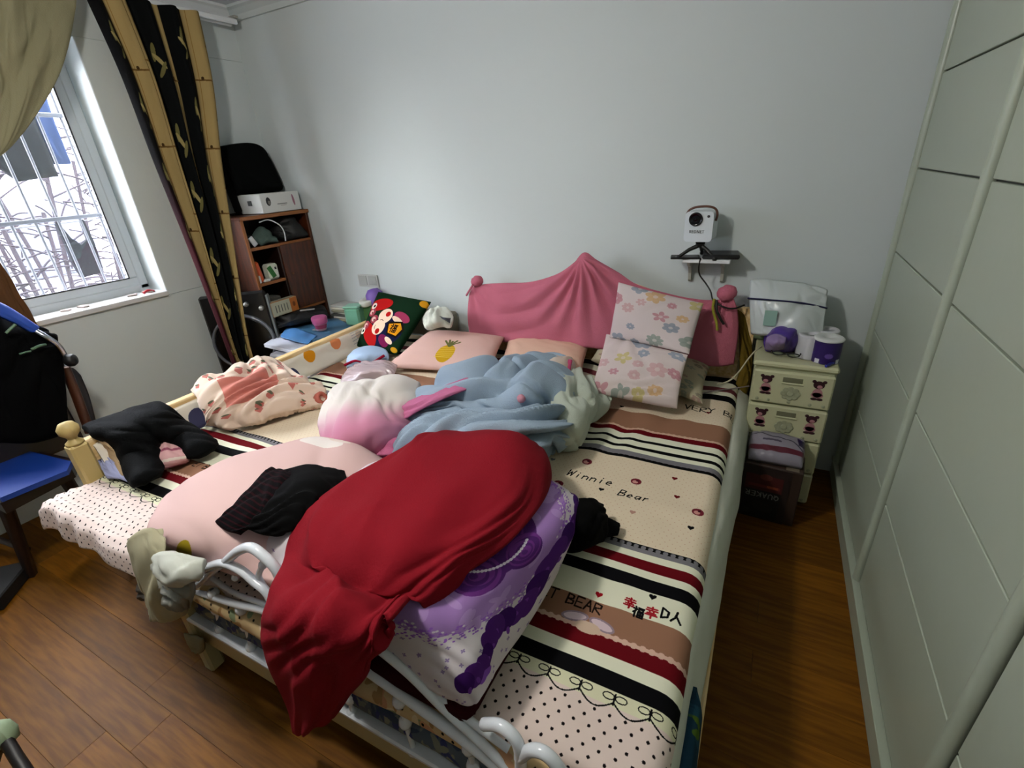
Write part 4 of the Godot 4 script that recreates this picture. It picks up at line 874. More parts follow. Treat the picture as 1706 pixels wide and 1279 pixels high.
	solo("strawberry_robe", G.new().cloth([[Vector3(-2.351, 0.665, -1.117), Vector3(-2.378, 0.685, -1.209), Vector3(-2.331, 0.69, -1.308), Vector3(-2.338, 0.69, -1.432), Vector3(-2.365, 0.66, -1.528), Vector3(-2.277, 0.62, -1.55)],
		[Vector3(-2.235, 0.66, -1.067), Vector3(-2.199, 0.68, -1.138), Vector3(-2.177, 0.68, -1.246), Vector3(-2.202, 0.66, -1.393), Vector3(-2.142, 0.62, -1.46), Vector3(-2.055, 0.57, -1.487)],
		[Vector3(-2.199, 0.59, -1.064), Vector3(-2.137, 0.62, -1.122), Vector3(-2.092, 0.63, -1.217), Vector3(-2.078, 0.61, -1.351), Vector3(-2.008, 0.585, -1.432), Vector3(-1.922, 0.545, -1.498)],
		[Vector3(-2.206, 0.54, -1.066), Vector3(-2.1, 0.57, -1.11), Vector3(-2.039, 0.58, -1.194), Vector3(-1.988, 0.575, -1.303), Vector3(-1.933, 0.56, -1.396), Vector3(-1.876, 0.53, -1.466)],
		[Vector3(-2.138, 0.515, -1.072), Vector3(-2.06, 0.52, -1.111), Vector3(-1.99, 0.525, -1.188), Vector3(-1.949, 0.525, -1.273), Vector3(-1.914, 0.52, -1.348), Vector3(-1.857, 0.515, -1.42)]], 70, 60, {"edge": 0.025, "low": 0.508, "th": 0.015, "wig": 0.01, "fold": folds(0.05, 3.4, -0.35, 6.0, 0.3)}), mat(Color.WHITE, 0.95, {"tex": c.tex(), "rim": 0.3}), "peach fleece robe printed with strawberries, spread over the pine rail", "robe")
	solo("robe_cuff", G.new().lathe([[0.016, -0.02], [0.032, -0.018], [0.036, 0.01], [0.030, 0.018], [0.016, 0.016], [0.012, -0.005]], Vector3(-1.88, 0.55, -1.437), Basis(Vector3(0.2, 0, 1).normalized(), -1.2), 16), mat(Color(0.68, 0.38, 0.33), 0.95), "salmon cuff at the end of the strawberry robe sleeve", "cuff")
	# black garments on the pink pillow
	c = Cv.new(64, 256, Color(0.02, 0.015, 0.02))
	for k in 16:
		c.rect(0, k * 16, 64, 5, Color(0.13, 0.03, 0.05))
	solo("striped_sleeve", G.new().cloth([[Vector3(-1.229, 0.712, -0.521), Vector3(-1.169, 0.717, -0.51), Vector3(-1.125, 0.717, -0.515)],
		[Vector3(-1.209, 0.737, -0.556), Vector3(-1.127, 0.747, -0.547), Vector3(-1.093, 0.737, -0.558)],
		[Vector3(-1.224, 0.747, -0.616), Vector3(-1.113, 0.762, -0.596), Vector3(-1.07, 0.752, -0.606)],
		[Vector3(-1.262, 0.747, -0.7), Vector3(-1.16, 0.762, -0.681), Vector3(-1.099, 0.752, -0.69)],
		[Vector3(-1.284, 0.732, -0.738), Vector3(-1.198, 0.742, -0.734), Vector3(-1.144, 0.732, -0.745)]], 24, 30, {"edge": 0.012, "fold": folds(0.008, 4.0, 0.2, 3.0)}), mat(Color.WHITE, 0.9, {"tex": c.tex()}), "dark ribbed sleeve with wine stripes on the big pink pillow", "sleeve")
	solo("black_sweater", G.new().cloth([[Vector3(-1.223, 0.747, -0.716), Vector3(-1.188, 0.732, -0.794), Vector3(-1.12, 0.732, -0.805), Vector3(-1.082, 0.702, -0.842)],
		[Vector3(-1.14, 0.762, -0.659), Vector3(-1.076, 0.767, -0.696), Vector3(-1.023, 0.762, -0.734), Vector3(-1.029, 0.712, -0.796)],
		[Vector3(-1.089, 0.762, -0.596), Vector3(-1.026, 0.772, -0.624), Vector3(-0.987, 0.767, -0.669), Vector3(-0.998, 0.722, -0.744)],
		[Vector3(-1.091, 0.747, -0.547), Vector3(-1.019, 0.762, -0.563), Vector3(-0.972, 0.767, -0.597), Vector3(-0.972, 0.752, -0.642)],
		[Vector3(-1.119, 0.727, -0.535), Vector3(-1.031, 0.732, -0.532), Vector3(-0.982, 0.742, -0.551), Vector3(-0.971, 0.747, -0.613)]], 34, 34, {"edge": 0.014, "fold": folds(0.012, 2.6, 0.4, 5.0)}), mat(Color(0.012, 0.012, 0.014), 0.9), "black sweater crumpled on the big pink pillow beside the red garment", "sweater")
	t = thing("black_beanie", "black knitted garment lying right of the purple quilt", "garment")
	part("body", G.new().cloth([[Vector3(-0.438, 0.56, -1.128), Vector3(-0.413, 0.58, -1.14), Vector3(-0.379, 0.58, -1.157), Vector3(-0.359, 0.55, -1.175)],
		[Vector3(-0.424, 0.56, -1.065), Vector3(-0.378, 0.61, -1.044), Vector3(-0.346, 0.6, -1.075), Vector3(-0.333, 0.55, -1.122)],
		[Vector3(-0.423, 0.54, -1.013), Vector3(-0.369, 0.59, -0.995), Vector3(-0.334, 0.58, -1.039), Vector3(-0.313, 0.54, -1.091)],
		[Vector3(-0.415, 0.515, -0.992), Vector3(-0.38, 0.53, -0.998), Vector3(-0.348, 0.53, -1.038), Vector3(-0.323, 0.515, -1.088)]], 24, 24, {"edge": 0.02, "low": 0.508, "fold": folds(0.01, 2.2, 0.7, 3.0)}), mat(Color(0.012, 0.012, 0.014), 0.95), t)
	part("flap", G.new().cloth([[Vector3(-0.361, 0.54, -1.134), Vector3(-0.326, 0.535, -1.144), Vector3(-0.285, 0.515, -1.148)],
		[Vector3(-0.346, 0.55, -1.076), Vector3(-0.316, 0.54, -1.101), Vector3(-0.285, 0.52, -1.133)],
		[Vector3(-0.348, 0.515, -1.067), Vector3(-0.316, 0.52, -1.083), Vector3(-0.291, 0.512, -1.129)]], 14, 14, {"edge": 0.015, "low": 0.508}), mat(Color(0.012, 0.012, 0.014), 0.95), t)
	# hat with red trim and a plastic bag at the head of the pine bed
	t = thing("blue_hat", "pale blue cloth with a crimson trim below the green cushion", "hat")
	part("cloth", G.new().cloth([[Vector3(-2.197, 0.53, -1.942), Vector3(-2.201, 0.56, -2.032), Vector3(-2.123, 0.57, -2.085), Vector3(-2.001, 0.55, -2.08)],
		[Vector3(-2.144, 0.53, -1.879), Vector3(-2.06, 0.57, -1.903), Vector3(-2.002, 0.57, -1.963), Vector3(-1.929, 0.545, -2.012)],
		[Vector3(-2.117, 0.515, -1.847), Vector3(-2.077, 0.52, -1.907), Vector3(-1.994, 0.525, -1.942), Vector3(-1.947, 0.52, -2.01)]], 24, 18, {"edge": 0.015, "low": 0.508, "fold": folds(0.006, 2.0, 0.4, 3.0)}), mat(Color(0.62, 0.70, 0.80), 0.9), t)
	part("trim", G.new().curve([Vector3(-2.133, 0.535, -1.85), Vector3(-2.067, 0.56, -1.877), Vector3(-2.019, 0.545, -1.902), Vector3(-1.956, 0.555, -1.907), Vector3(-1.927, 0.575, -1.974)], 0.008, 8, 6), mat(Color(0.5, 0.05, 0.15), 0.9), t)
	solo("plastic_bag", G.new().cloth([[Vector3(-2.08, 0.53, -1.813), Vector3(-1.999, 0.56, -1.87), Vector3(-1.883, 0.57, -1.922), Vector3(-1.793, 0.55, -1.926)],
		[Vector3(-2.02, 0.53, -1.716), Vector3(-1.885, 0.58, -1.73), Vector3(-1.794, 0.58, -1.796), Vector3(-1.725, 0.55, -1.823)],
		[Vector3(-1.979, 0.515, -1.663), Vector3(-1.877, 0.53, -1.698), Vector3(-1.795, 0.53, -1.76), Vector3(-1.725, 0.52, -1.774)]], 26, 26, {"edge": 0.006, "low": 0.51, "fold": folds(0.016, 4.0, 0.6, 7.0)}), mat(Color(0.80, 0.72, 0.74), 0.2, {"alpha": 0.55}), "crumpled clear plastic bag between the pink pillow and the hat", "bag")
	# netting tied round the left corner of the footboard
	t = thing("bed_netting", "white netting bunched and knotted on the left footboard corner", "netting")
	var net := mat(Color(0.72, 0.73, 0.69), 0.9)
	part("bundle", G.new().cloth([[Vector3(-1.499, 0.654, -0.43), Vector3(-1.434, 0.691, -0.44), Vector3(-1.414, 0.672, -0.45)],
		[Vector3(-1.526, 0.561, -0.42), Vector3(-1.382, 0.638, -0.41), Vector3(-1.35, 0.633, -0.43)],
		[Vector3(-1.599, 0.393, -0.42), Vector3(-1.408, 0.512, -0.4), Vector3(-1.341, 0.533, -0.42)],
		[Vector3(-1.673, 0.222, -0.43), Vector3(-1.476, 0.349, -0.41), Vector3(-1.406, 0.383, -0.43)]], 24, 30, {"up": Vector3(0, 0.3, 1), "edge": 0.02, "fold": folds(0.02, 4.0, 1.3, 3.0)}), mat(Color(0.64, 0.62, 0.52), 0.9), t)
	part("knot", G.new().cloth([[Vector3(-1.444, 0.598, -0.44), Vector3(-1.288, 0.681, -0.42), Vector3(-1.219, 0.683, -0.42), Vector3(-1.163, 0.665, -0.43)],
		[Vector3(-1.412, 0.572, -0.42), Vector3(-1.249, 0.657, -0.39), Vector3(-1.17, 0.68, -0.39), Vector3(-1.15, 0.67, -0.42)],
		[Vector3(-1.447, 0.498, -0.42), Vector3(-1.328, 0.559, -0.4), Vector3(-1.244, 0.629, -0.4), Vector3(-1.193, 0.63, -0.43)]], 24, 16, {"up": Vector3(0, 0.5, 1), "edge": 0.02, "fold": folds(0.012, 3.0, 0.5, 3.0)}), net, t)
	part("tail", G.new().cloth([[Vector3(-1.29, 0.62, -0.4), Vector3(-1.204, 0.666, -0.39), Vector3(-1.178, 0.661, -0.4)],
		[Vector3(-1.368, 0.518, -0.4), Vector3(-1.24, 0.592, -0.385), Vector3(-1.197, 0.596, -0.4)],
		[Vector3(-1.446, 0.398, -0.41), Vector3(-1.316, 0.485, -0.395), Vector3(-1.293, 0.489, -0.41)]], 20, 20, {"up": Vector3(0, 0.3, 1), "edge": 0.012, "fold": folds(0.014, 4.0, 1.4, 6.0)}), mat(Color(0.5, 0.5, 0.47), 0.9), t)
	part("tail", G.new().cloth([[Vector3(-1.662, 0.424, -0.44), Vector3(-1.545, 0.476, -0.43)],
		[Vector3(-1.745, 0.306, -0.44), Vector3(-1.582, 0.39, -0.43)],
		[Vector3(-1.768, 0.252, -0.44), Vector3(-1.604, 0.34, -0.435)]], 12, 14, {"up": Vector3(0, 0.2, 1), "edge": 0.006, "fold": folds(0.01, 3.0, 1.4, 6.0)}), mat(Color(0.33, 0.31, 0.29), 0.9), t)
	part("tail", G.new().cloth([[Vector3(-1.583, 0.172, -0.45), Vector3(-1.421, 0.245, -0.445)],
		[Vector3(-1.581, 0.104, -0.45), Vector3(-1.447, 0.186, -0.445)],
		[Vector3(-1.556, 0.088, -0.45), Vector3(-1.491, 0.135, -0.447)]], 12, 12, {"up": Vector3(0, 0.2, 1), "edge": 0.006, "fold": folds(0.01, 3.0, 1.4, 2.0)}), mat(Color(0.5, 0.48, 0.38), 0.9), t)
	part("tail", G.new().cloth([[Vector3(-1.065, 0.291, -0.452), Vector3(-1.007, 0.302, -0.452)],
		[Vector3(-1.078, 0.22, -0.452), Vector3(-1.031, 0.25, -0.452)],
		[Vector3(-1.087, 0.17, -0.452), Vector3(-1.07, 0.186, -0.452)]], 8, 10, {"up": Vector3(0, 0.2, 1), "edge": 0.005}), mat(Color(0.5, 0.48, 0.38), 0.9), t)
	part("green_tip", G.new().cloth([[Vector3(-1.502, 0.394, -0.42), Vector3(-1.426, 0.445, -0.41)],
		[Vector3(-1.536, 0.351, -0.42), Vector3(-1.448, 0.399, -0.41)],
		[Vector3(-1.517, 0.339, -0.42), Vector3(-1.45, 0.38, -0.415)]], 8, 8, {"up": Vector3(0, 0.2, 1), "edge": 0.008}), mat(Color(0.28, 0.40, 0.08), 0.9), t)


func corner_cabinet() -> void:
	var t := thing("corner_cabinet", "brown wooden cabinet in the far left corner with open shelves and a door", "cabinet")
	var x0 := -3.262
	var x1 := -2.97
	var z0 := -2.552
	var z1 := -2.025
	var xc := (x0 + x1) / 2
	var zc := (z0 + z1) / 2
	part("side_panel", G.new().box(Vector3(xc, 0.67, z1), Vector3(x1 - x0, 1.34, 0.02), 0.003), M.mahog, t)
	part("side_panel", G.new().box(Vector3(xc, 0.67, z0 + 0.011), Vector3(x1 - x0, 1.34, 0.02), 0.003), M.mahog, t)
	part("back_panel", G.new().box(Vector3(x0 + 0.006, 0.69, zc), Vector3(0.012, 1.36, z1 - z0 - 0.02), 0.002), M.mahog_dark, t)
	part("top_board", G.new().box(Vector3(xc, 1.345, zc), Vector3(x1 - x0 + 0.014, 0.022, z1 - z0 + 0.01), 0.005), M.mahog, t)
	part("edge_strip", G.new().box(Vector3(x1 + 0.004, 1.345, zc), Vector3(0.008, 0.024, z1 - z0 + 0.012), 0.003), M.wood_edge, t)
	part("edge_strip", G.new().box(Vector3(x1 + 0.002, 0.67, z1), Vector3(0.008, 1.33, 0.022), 0.003), M.wood_edge, t)
	for s in [[1.155, z1, z0 + 0.02], [0.925, z1, -2.245], [0.69, z1, z0 + 0.02], [0.3, z1, z0 + 0.02]]:
		var b := part("shelf", G.new().box(Vector3(xc, s[0], (s[1] + s[2]) / 2), Vector3(x1 - x0 - 0.01, 0.018, s[1] - s[2] - 0.01), 0.003), M.mahog, t)
		part("edge_strip", G.new().box(Vector3(x1 - 0.002, s[0], (s[1] + s[2]) / 2), Vector3(0.008, 0.02, s[1] - s[2] - 0.012), 0.002), M.wood_edge, b)
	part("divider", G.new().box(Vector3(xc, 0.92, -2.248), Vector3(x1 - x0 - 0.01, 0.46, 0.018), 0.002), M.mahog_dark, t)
	var d := part("door", G.new().box(Vector3(x1 - 0.002, 0.925, -2.39), Vector3(0.018, 0.45, 0.275), 0.004), M.mahog, t)
	part("knob", G.new().lathe([[0, 0.014], [0.007, 0.012], [0.009, 0.008], [0.005, 0]], Vector3(x1 + 0.006, 0.95, -2.30), Basis(Vector3(0, 0, 1), -PI / 2), 10), mat(Color(0.4, 0.25, 0.14), 0.4), d)
	# on its top
	var c := Cv.new(256, 64, Color(0.80, 0.81, 0.80))
	c.ell(46, 26, 15, 14, 0.3, Color(0.12, 0.12, 0.14))
	c.ell(50, 30, 8, 7, 0.3, Color(0.45, 0.45, 0.42))
	c.ell(212, 28, 7, 20, -0.2, Color(0.55, 0.35, 0.42))
	c.rect(100, 36, 66, 3, Color(0.45, 0.46, 0.46))
	c.rect(120, 42, 40, 2, Color(0.6, 0.6, 0.6))
	t = thing("white_box", "white printed carton lying on the corner cabinet, under the black case", "box")
	part("body", G.new().box(Vector3(-3.09, 1.42, -2.36), Vector3(0.22, 0.12, 0.31), 0.003), mat(Color(0.78, 0.79, 0.78), 0.5), t)
	part("printed_front", G.new().box(Vector3(-2.979, 1.42, -2.36), Vector3(0.003, 0.118, 0.308), 0.0), mat(Color.WHITE, 0.45, {"tex": c.tex()}), t)
	part("mark", G.new().box(Vector3(-3.09, 1.425, -2.204), Vector3(0.04, 0.03, 0.002), 0.0), mat(Color(0.3, 0.31, 0.32), 0.6), t)
	t = thing("black_case", "large black padded case standing on the corner cabinet behind the white carton", "case")
	var cm := mat(Color(0.012, 0.018, 0.018), 0.9)
	part("body", G.new().cloth([[Vector3(-3.235, 1.77, -2.19), Vector3(-3.235, 1.785, -2.32), Vector3(-3.235, 1.785, -2.43), Vector3(-3.235, 1.74, -2.49)], [Vector3(-3.2, 1.62, -2.185), Vector3(-3.19, 1.63, -2.3), Vector3(-3.19, 1.63, -2.43), Vector3(-3.2, 1.6, -2.51)], [Vector3(-3.16, 1.485, -2.19), Vector3(-3.15, 1.485, -2.3), Vector3(-3.15, 1.485, -2.42), Vector3(-3.16, 1.485, -2.52)]], 24, 24, {"up": Vector3(1, 0, 0), "edge": 0.05, "th": 0.012, "fold": folds(0.006, 2.0, 0.3, 2.0)}), cm, t)
	part("back_sleeve", G.new().box(Vector3(-3.205, 1.55, -2.17), Vector3(0.03, 0.36, 0.05), 0.01, Basis(Vector3(0, 0, 1), 0.16)), cm, t)
	# on its shelves
	solo("black_bag", G.new().cloth([[Vector3(-3.16, 1.18, -2.33), Vector3(-3.12, 1.24, -2.42), Vector3(-3.12, 1.18, -2.52)], [Vector3(-3.06, 1.19, -2.32), Vector3(-3.04, 1.30, -2.42), Vector3(-3.04, 1.2, -2.53)], [Vector3(-2.99, 1.17, -2.33), Vector3(-2.97, 1.18, -2.42), Vector3(-2.985, 1.17, -2.52)]], 20, 20, {"edge": 0.03, "low": 1.166, "fold": folds(0.02, 3.0, 0.6, 3.0)}), mat(Color(0.02, 0.02, 0.025), 0.6), "black camera bag on the cabinet's upper shelf at its right end", "bag")
	solo("green_cloth", G.new().cloth([[Vector3(-3.1, 1.17, -2.14), Vector3(-3.1, 1.19, -2.2), Vector3(-3.1, 1.17, -2.28)], [Vector3(-3.04, 1.18, -2.13), Vector3(-3.04, 1.26, -2.2), Vector3(-3.04, 1.18, -2.28)], [Vector3(-2.99, 1.168, -2.14), Vector3(-2.99, 1.175, -2.2), Vector3(-2.99, 1.168, -2.27)]], 18, 18, {"edge": 0.02, "low": 1.166, "fold": folds(0.02, 2.0, 0.6, 8.0)}), mat(Color(0.28, 0.34, 0.32), 0.8), "grey-green crumpled bag in the middle of the cabinet's upper shelf", "bag")
	solo("white_cable", G.new().curve([Vector3(-3.0, 1.31, -2.17), Vector3(-2.985, 1.32, -2.23), Vector3(-2.98, 1.28, -2.30), Vector3(-2.98, 1.23, -2.325), Vector3(-2.98, 1.17, -2.32)], 0.004, 6, 6), M.white, "white cable arching over the cabinet's upper shelf", "cable")
	solo("phone_card", G.new().box(Vector3(-3.0, 1.20, -2.09), Vector3(0.01, 0.065, 0.035), 0.003, Basis(Vector3.RIGHT, 0.5)), mat(Color(0.75, 0.76, 0.78), 0.4), "small white card leaning at the left of the cabinet's upper shelf", "card")
	solo("dark_pouch", G.new().lathe([[0.0, 0.0], [0.045, 0.0], [0.055, 0.03], [0.04, 0.07], [0.0, 0.08]], Vector3(-3.06, 1.166, -2.09), Basis.IDENTITY, 14), M.dark, "dark pouch at the far left of the cabinet's upper shelf", "pouch")
	solo("orange_pack", G.new().box(Vector3(-3.01, 1.005, -2.065), Vector3(0.06, 0.14, 0.04), 0.012, Basis(Vector3.RIGHT, 0.12)), mat(Color(0.65, 0.25, 0.05), 0.5), "orange packet standing in the cabinet's middle niche", "packet")
	t = thing("drink_carton", "green and white carton standing in the cabinet's middle niche", "carton")
	part("body", G.new().box(Vector3(-3.02, 0.988, -2.175), Vector3(0.07, 0.105, 0.08), 0.012), mat(Color(0.78, 0.8, 0.74), 0.4), t)
	part("label", G.new().box(Vector3(-2.985, 0.99, -2.155), Vector3(0.004, 0.08, 0.034), 0.001, Basis(Vector3.RIGHT, 0.4)), mat(Color(0.10, 0.38, 0.10), 0.4), t)
	part("cap", G.new().box(Vector3(-2.985, 1.01, -2.19), Vector3(0.004, 0.016, 0.014), 0.001), M.dark, t)
	solo("paper_scraps", G.new().box(Vector3(-2.99, 0.944, -2.10), Vector3(0.04, 0.018, 0.05), 0.005).box(Vector3(-2.985, 0.96, -2.045), Vector3(0.012, 0.05, 0.03), 0.004), mat(Color(0.8, 0.8, 0.78), 0.6), "white paper bits on the niche shelf beneath the orange packet", "paper")
	solo("grey_box", G.new().box(Vector3(-3.07, 0.76, -2.13), Vector3(0.1, 0.11, 0.14), 0.006), mat(Color(0.28, 0.27, 0.25), 0.6), "dull grey box in the cabinet's bottom niche", "box")
	c = Cv.new(128, 64, Color(0.66, 0.66, 0.58))
	for k in 5:
		c.rect(18 + k * 14, 16, 4, 34, Color(0.25, 0.25, 0.25))
	c.rect(92, 0, 36, 64, Color(0.64, 0.36, 0.10))
	c.ell(110, 30, 7, 12, 0, Color(0.4, 0.2, 0.05))
	solo("tool_carton", G.new().box(Vector3(-2.94, 0.757, -2.135), Vector3(0.05, 0.1, 0.215), 0.003), mat(Color.WHITE, 0.5, {"tex": c.tex()}), "white and orange carton printed with rods, below the cabinet door", "box")


func bedside_clutter() -> void:
	# an upright black hob beside the curtain
	var cc := Vector3(-3.06, 0.62, -1.87)
	var b := Basis(Vector3.UP, 0.72)
	var t := thing("black_hob", "black round-plate hob with two silver knobs stood on end behind the bamboo curtain", "hob")
	part("body", G.new().box(cc + b * Vector3(0, -0.05, -0.03), Vector3(0.4, 0.66, 0.05), 0.012, b), mat(Color(0.03, 0.03, 0.035), 0.35), t)
	part("side_plate", G.new().box(cc + b * Vector3(0.205, -0.06, -0.035), Vector3(0.014, 0.62, 0.055), 0.004, b), mat(Color(0.42, 0.44, 0.44), 0.4), t)
	var bb := b * Basis(Vector3.RIGHT, PI / 2)
	part("plate", G.new().lathe([[0.0, 0.012], [0.17, 0.012], [0.178, 0.006], [0.178, -0.01]], cc + b * Vector3(0, -0.05, 0), bb, 40), mat(Color(0.012, 0.012, 0.014), 0.25), t)
	part("ring", G.new().lathe([[0.178, -0.01], [0.178, 0.014], [0.188, 0.016], [0.196, 0.01], [0.196, -0.01]], cc + b * Vector3(0, -0.05, 0), bb, 40), mat(Color(0.5, 0.51, 0.54), 0.3, {"metal": 0.6}), t)
	part("hub", G.new().lathe([[0.0, 0.03], [0.03, 0.028], [0.036, 0.018], [0.036, 0.01]], cc + b * Vector3(-0.03, -0.05, 0), bb, 20), mat(Color(0.08, 0.08, 0.085), 0.4), t)
	for k in 2:
		part("knob", G.new().lathe([[0.0, 0.026], [0.012, 0.025], [0.015, 0.018], [0.016, 0.0]], cc + b * Vector3(0.075 + 0.085 * k, 0.205 - 0.035 * k, -0.006), bb, 14), mat(Color(0.6, 0.6, 0.58), 0.3, {"metal": 0.5}), t)
	# low cabinet and the things on it
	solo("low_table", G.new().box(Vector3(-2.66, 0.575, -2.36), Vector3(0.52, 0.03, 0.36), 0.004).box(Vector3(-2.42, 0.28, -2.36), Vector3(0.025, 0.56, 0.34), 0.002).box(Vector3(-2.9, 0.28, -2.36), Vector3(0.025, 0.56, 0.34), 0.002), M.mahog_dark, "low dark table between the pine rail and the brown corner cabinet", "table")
	t = thing("storage_box", "white lidded storage box beside the pine rail, under the blue folder", "box")
	part("tub", G.new().box(Vector3(-2.61, 0.27, -1.97), Vector3(0.36, 0.53, 0.28), 0.012), mat(Color(0.74, 0.75, 0.8), 0.4), t)
	part("lid", G.new().prism(PackedVector2Array([Vector2(-2.891, -1.886), Vector2(-2.387, -1.837), Vector2(-2.394, -1.964), Vector2(-2.881, -2.171), Vector2(-2.971, -2.090)]), Vector3(0, 0.55, 0), Vector3.RIGHT, Vector3(0, 0, 1), Vector3(0, 0.022, 0)), mat(Color(0.84, 0.85, 0.9), 0.35), t)
	t = thing("blue_folder", "light blue flat folder lying on the white storage box", "folder")
	var bl := mat(Color(0.30, 0.50, 0.72), 0.4)
	part("cover", G.new().prism(PackedVector2Array([Vector2(-2.942, -2.123), Vector2(-2.772, -2.422), Vector2(-2.426, -2.261), Vector2(-2.519, -1.980)]), Vector3(0, 0.592, 0), Vector3.RIGHT, Vector3(0, 0, 1), Vector3(0, 0.014, 0)), mat(Color(0.24, 0.40, 0.52), 0.4), t)
	part("flap", G.new().cloth([[Vector3(-2.946, 0.612, -2.14), Vector3(-2.774, 0.615, -2.098), Vector3(-2.552, 0.612, -2.044)],
		[Vector3(-2.885, 0.606, -2.053), Vector3(-2.682, 0.607, -2.007), Vector3(-2.536, 0.604, -1.987)],
		[Vector3(-2.841, 0.594, -1.985), Vector3(-2.672, 0.592, -1.955), Vector3(-2.537, 0.59, -1.944)]], 10, 8, {"edge": 0.006}), bl, t)
	part("clip", G.new().box(Vector3(-2.658, 0.614, -2.135), Vector3(0.05, 0.006, 0.03), 0.002), mat(Color(0.6, 0.6, 0.6), 0.3), t)
	t = thing("pink_tub", "small pink plastic tub standing on the blue folder", "tub")
	var at := Vector3(-2.625, 0.612, -2.152)
	part("cup", G.new().lathe([[0.0, 0.0], [0.034, 0.0], [0.044, 0.05], [0.041, 0.05], [0.032, 0.004], [0, 0.004]], at, Basis.IDENTITY, 20), mat(Color(0.72, 0.60, 0.66), 0.3), t)
	part("lid", G.new().lathe([[0.045, 0.045], [0.05, 0.05], [0.052, 0.085], [0.046, 0.094], [0.0, 0.088]], at, Basis.IDENTITY, 20), mat(Color(0.68, 0.33, 0.52), 0.35), t)
	part("band", G.new().lathe([[0.037, 0.014], [0.0435, 0.042]], at, Basis.IDENTITY, 20), mat(Color(0.58, 0.2, 0.36), 0.4), t)
	t = thing("mint_caddy", "mint green plastic container behind the blue folder", "container")
	part("body", G.new().box(Vector3(-2.52, 0.655, -2.37), Vector3(0.11, 0.13, 0.1), 0.014, Basis(Vector3.UP, 0.35)), mat(Color(0.45, 0.68, 0.58), 0.35), t)
	part("lid", G.new().box(Vector3(-2.52, 0.725, -2.37), Vector3(0.115, 0.014, 0.105), 0.005, Basis(Vector3.UP, 0.35)), mat(Color(0.52, 0.72, 0.63), 0.35), t)
	for k in 7:
		var col: Color = [Color(0.55, 0.52, 0.42), Color(0.75, 0.73, 0.68), Color(0.30, 0.30, 0.28), Color(0.70, 0.69, 0.62), Color(0.5, 0.48, 0.40), Color(0.78, 0.76, 0.70), Color(0.66, 0.66, 0.64)][k]
		solo("magazine", G.new().box(Vector3(-2.68 + 0.008 * sin(k * 2.0), 0.598 + k * 0.0165, -2.47 + 0.006 * cos(k * 3.0)), Vector3(0.21, 0.014, 0.13), 0.002, Basis(Vector3.UP, 0.12 * sin(k * 1.7))), mat(col, 0.6), ["bottom magazine of the pile behind the mint container", "pale second magazine from the bottom of the pile behind the mint container", "dark third magazine from the bottom of the pile", "cream magazine in the middle of the pile", "tan magazine third from the top of the pile", "white magazine just under the top of the pile", "grey topmost magazine of the pile behind the mint container"][k], "magazine", "magazines piled behind the mint container")
	t = thing("paper_roll", "white paper roll on a green packet behind the mint container", "paper roll")
	part("roll", G.new().lathe([[0.018, 0.0], [0.05, 0.0], [0.052, 0.006], [0.052, 0.03], [0.048, 0.036], [0.018, 0.036], [0.018, 0.0]], Vector3(-2.46, 0.72, -2.45), Basis(Vector3.RIGHT, 0.2), 22), mat(Color(0.82, 0.82, 0.79), 0.9), t)
	solo("green_packet", G.new().box(Vector3(-2.45, 0.653, -2.46), Vector3(0.11, 0.12, 0.08), 0.02), mat(Color(0.35, 0.52, 0.32), 0.5), "green packet under the paper roll behind the pine rail", "packet")
	solo("purple_bag", G.new().lathe([[0.0, 0.0], [0.05, 0.0], [0.065, 0.05], [0.06, 0.10], [0.035, 0.13], [0.0, 0.135]], Vector3(-2.41, 0.69, -2.5), Basis(Vector3(0, 0, 1), 0.2), 16), mat(Color(0.42, 0.30, 0.62), 0.5), "small purple bag behind the green cushion by the wall socket", "bag")
	solo("black_clutter", G.new().cloth([[Vector3(-3.221, 0.64, -2.193), Vector3(-3.152, 0.66, -2.271), Vector3(-3.123, 0.66, -2.412), Vector3(-2.987, 0.64, -2.519)],
		[Vector3(-3.052, 0.66, -2.069), Vector3(-2.918, 0.68, -2.112), Vector3(-2.886, 0.68, -2.241), Vector3(-2.789, 0.66, -2.368)],
		[Vector3(-2.994, 0.62, -2.031), Vector3(-2.858, 0.64, -2.076), Vector3(-2.799, 0.64, -2.206), Vector3(-2.755, 0.63, -2.356)]], 30, 20, {"edge": 0.02, "low": 0.592, "fold": folds(0.03, 3.0, 0.4, 3.0)}), mat(Color(0.02, 0.02, 0.035), 0.6), "black and navy bag slumped on the low table under the cabinet door", "bag")
	solo("white_strap", G.new().box(Vector3(-2.868, 0.7, -2.269), Vector3(0.1, 0.008, 0.022), 0.003, Basis(Vector3.UP, 0.7)), mat(Color(0.7, 0.7, 0.7), 0.5), "white strip lying on the black bag by the cabinet door", "strip")
	# by the head of the beds
	solo("storage_bin", G.new().box(Vector3(-1.93, 0.625, -2.475), Vector3(0.34, 0.15, 0.13), 0.012), mat(Color(0.48, 0.46, 0.40), 0.6), "grey-beige bin at the bed head between green cushion and pine post", "bin")
	t = thing("white_bag", "crumpled white carrier bag on the bin beside the green cushion", "bag")
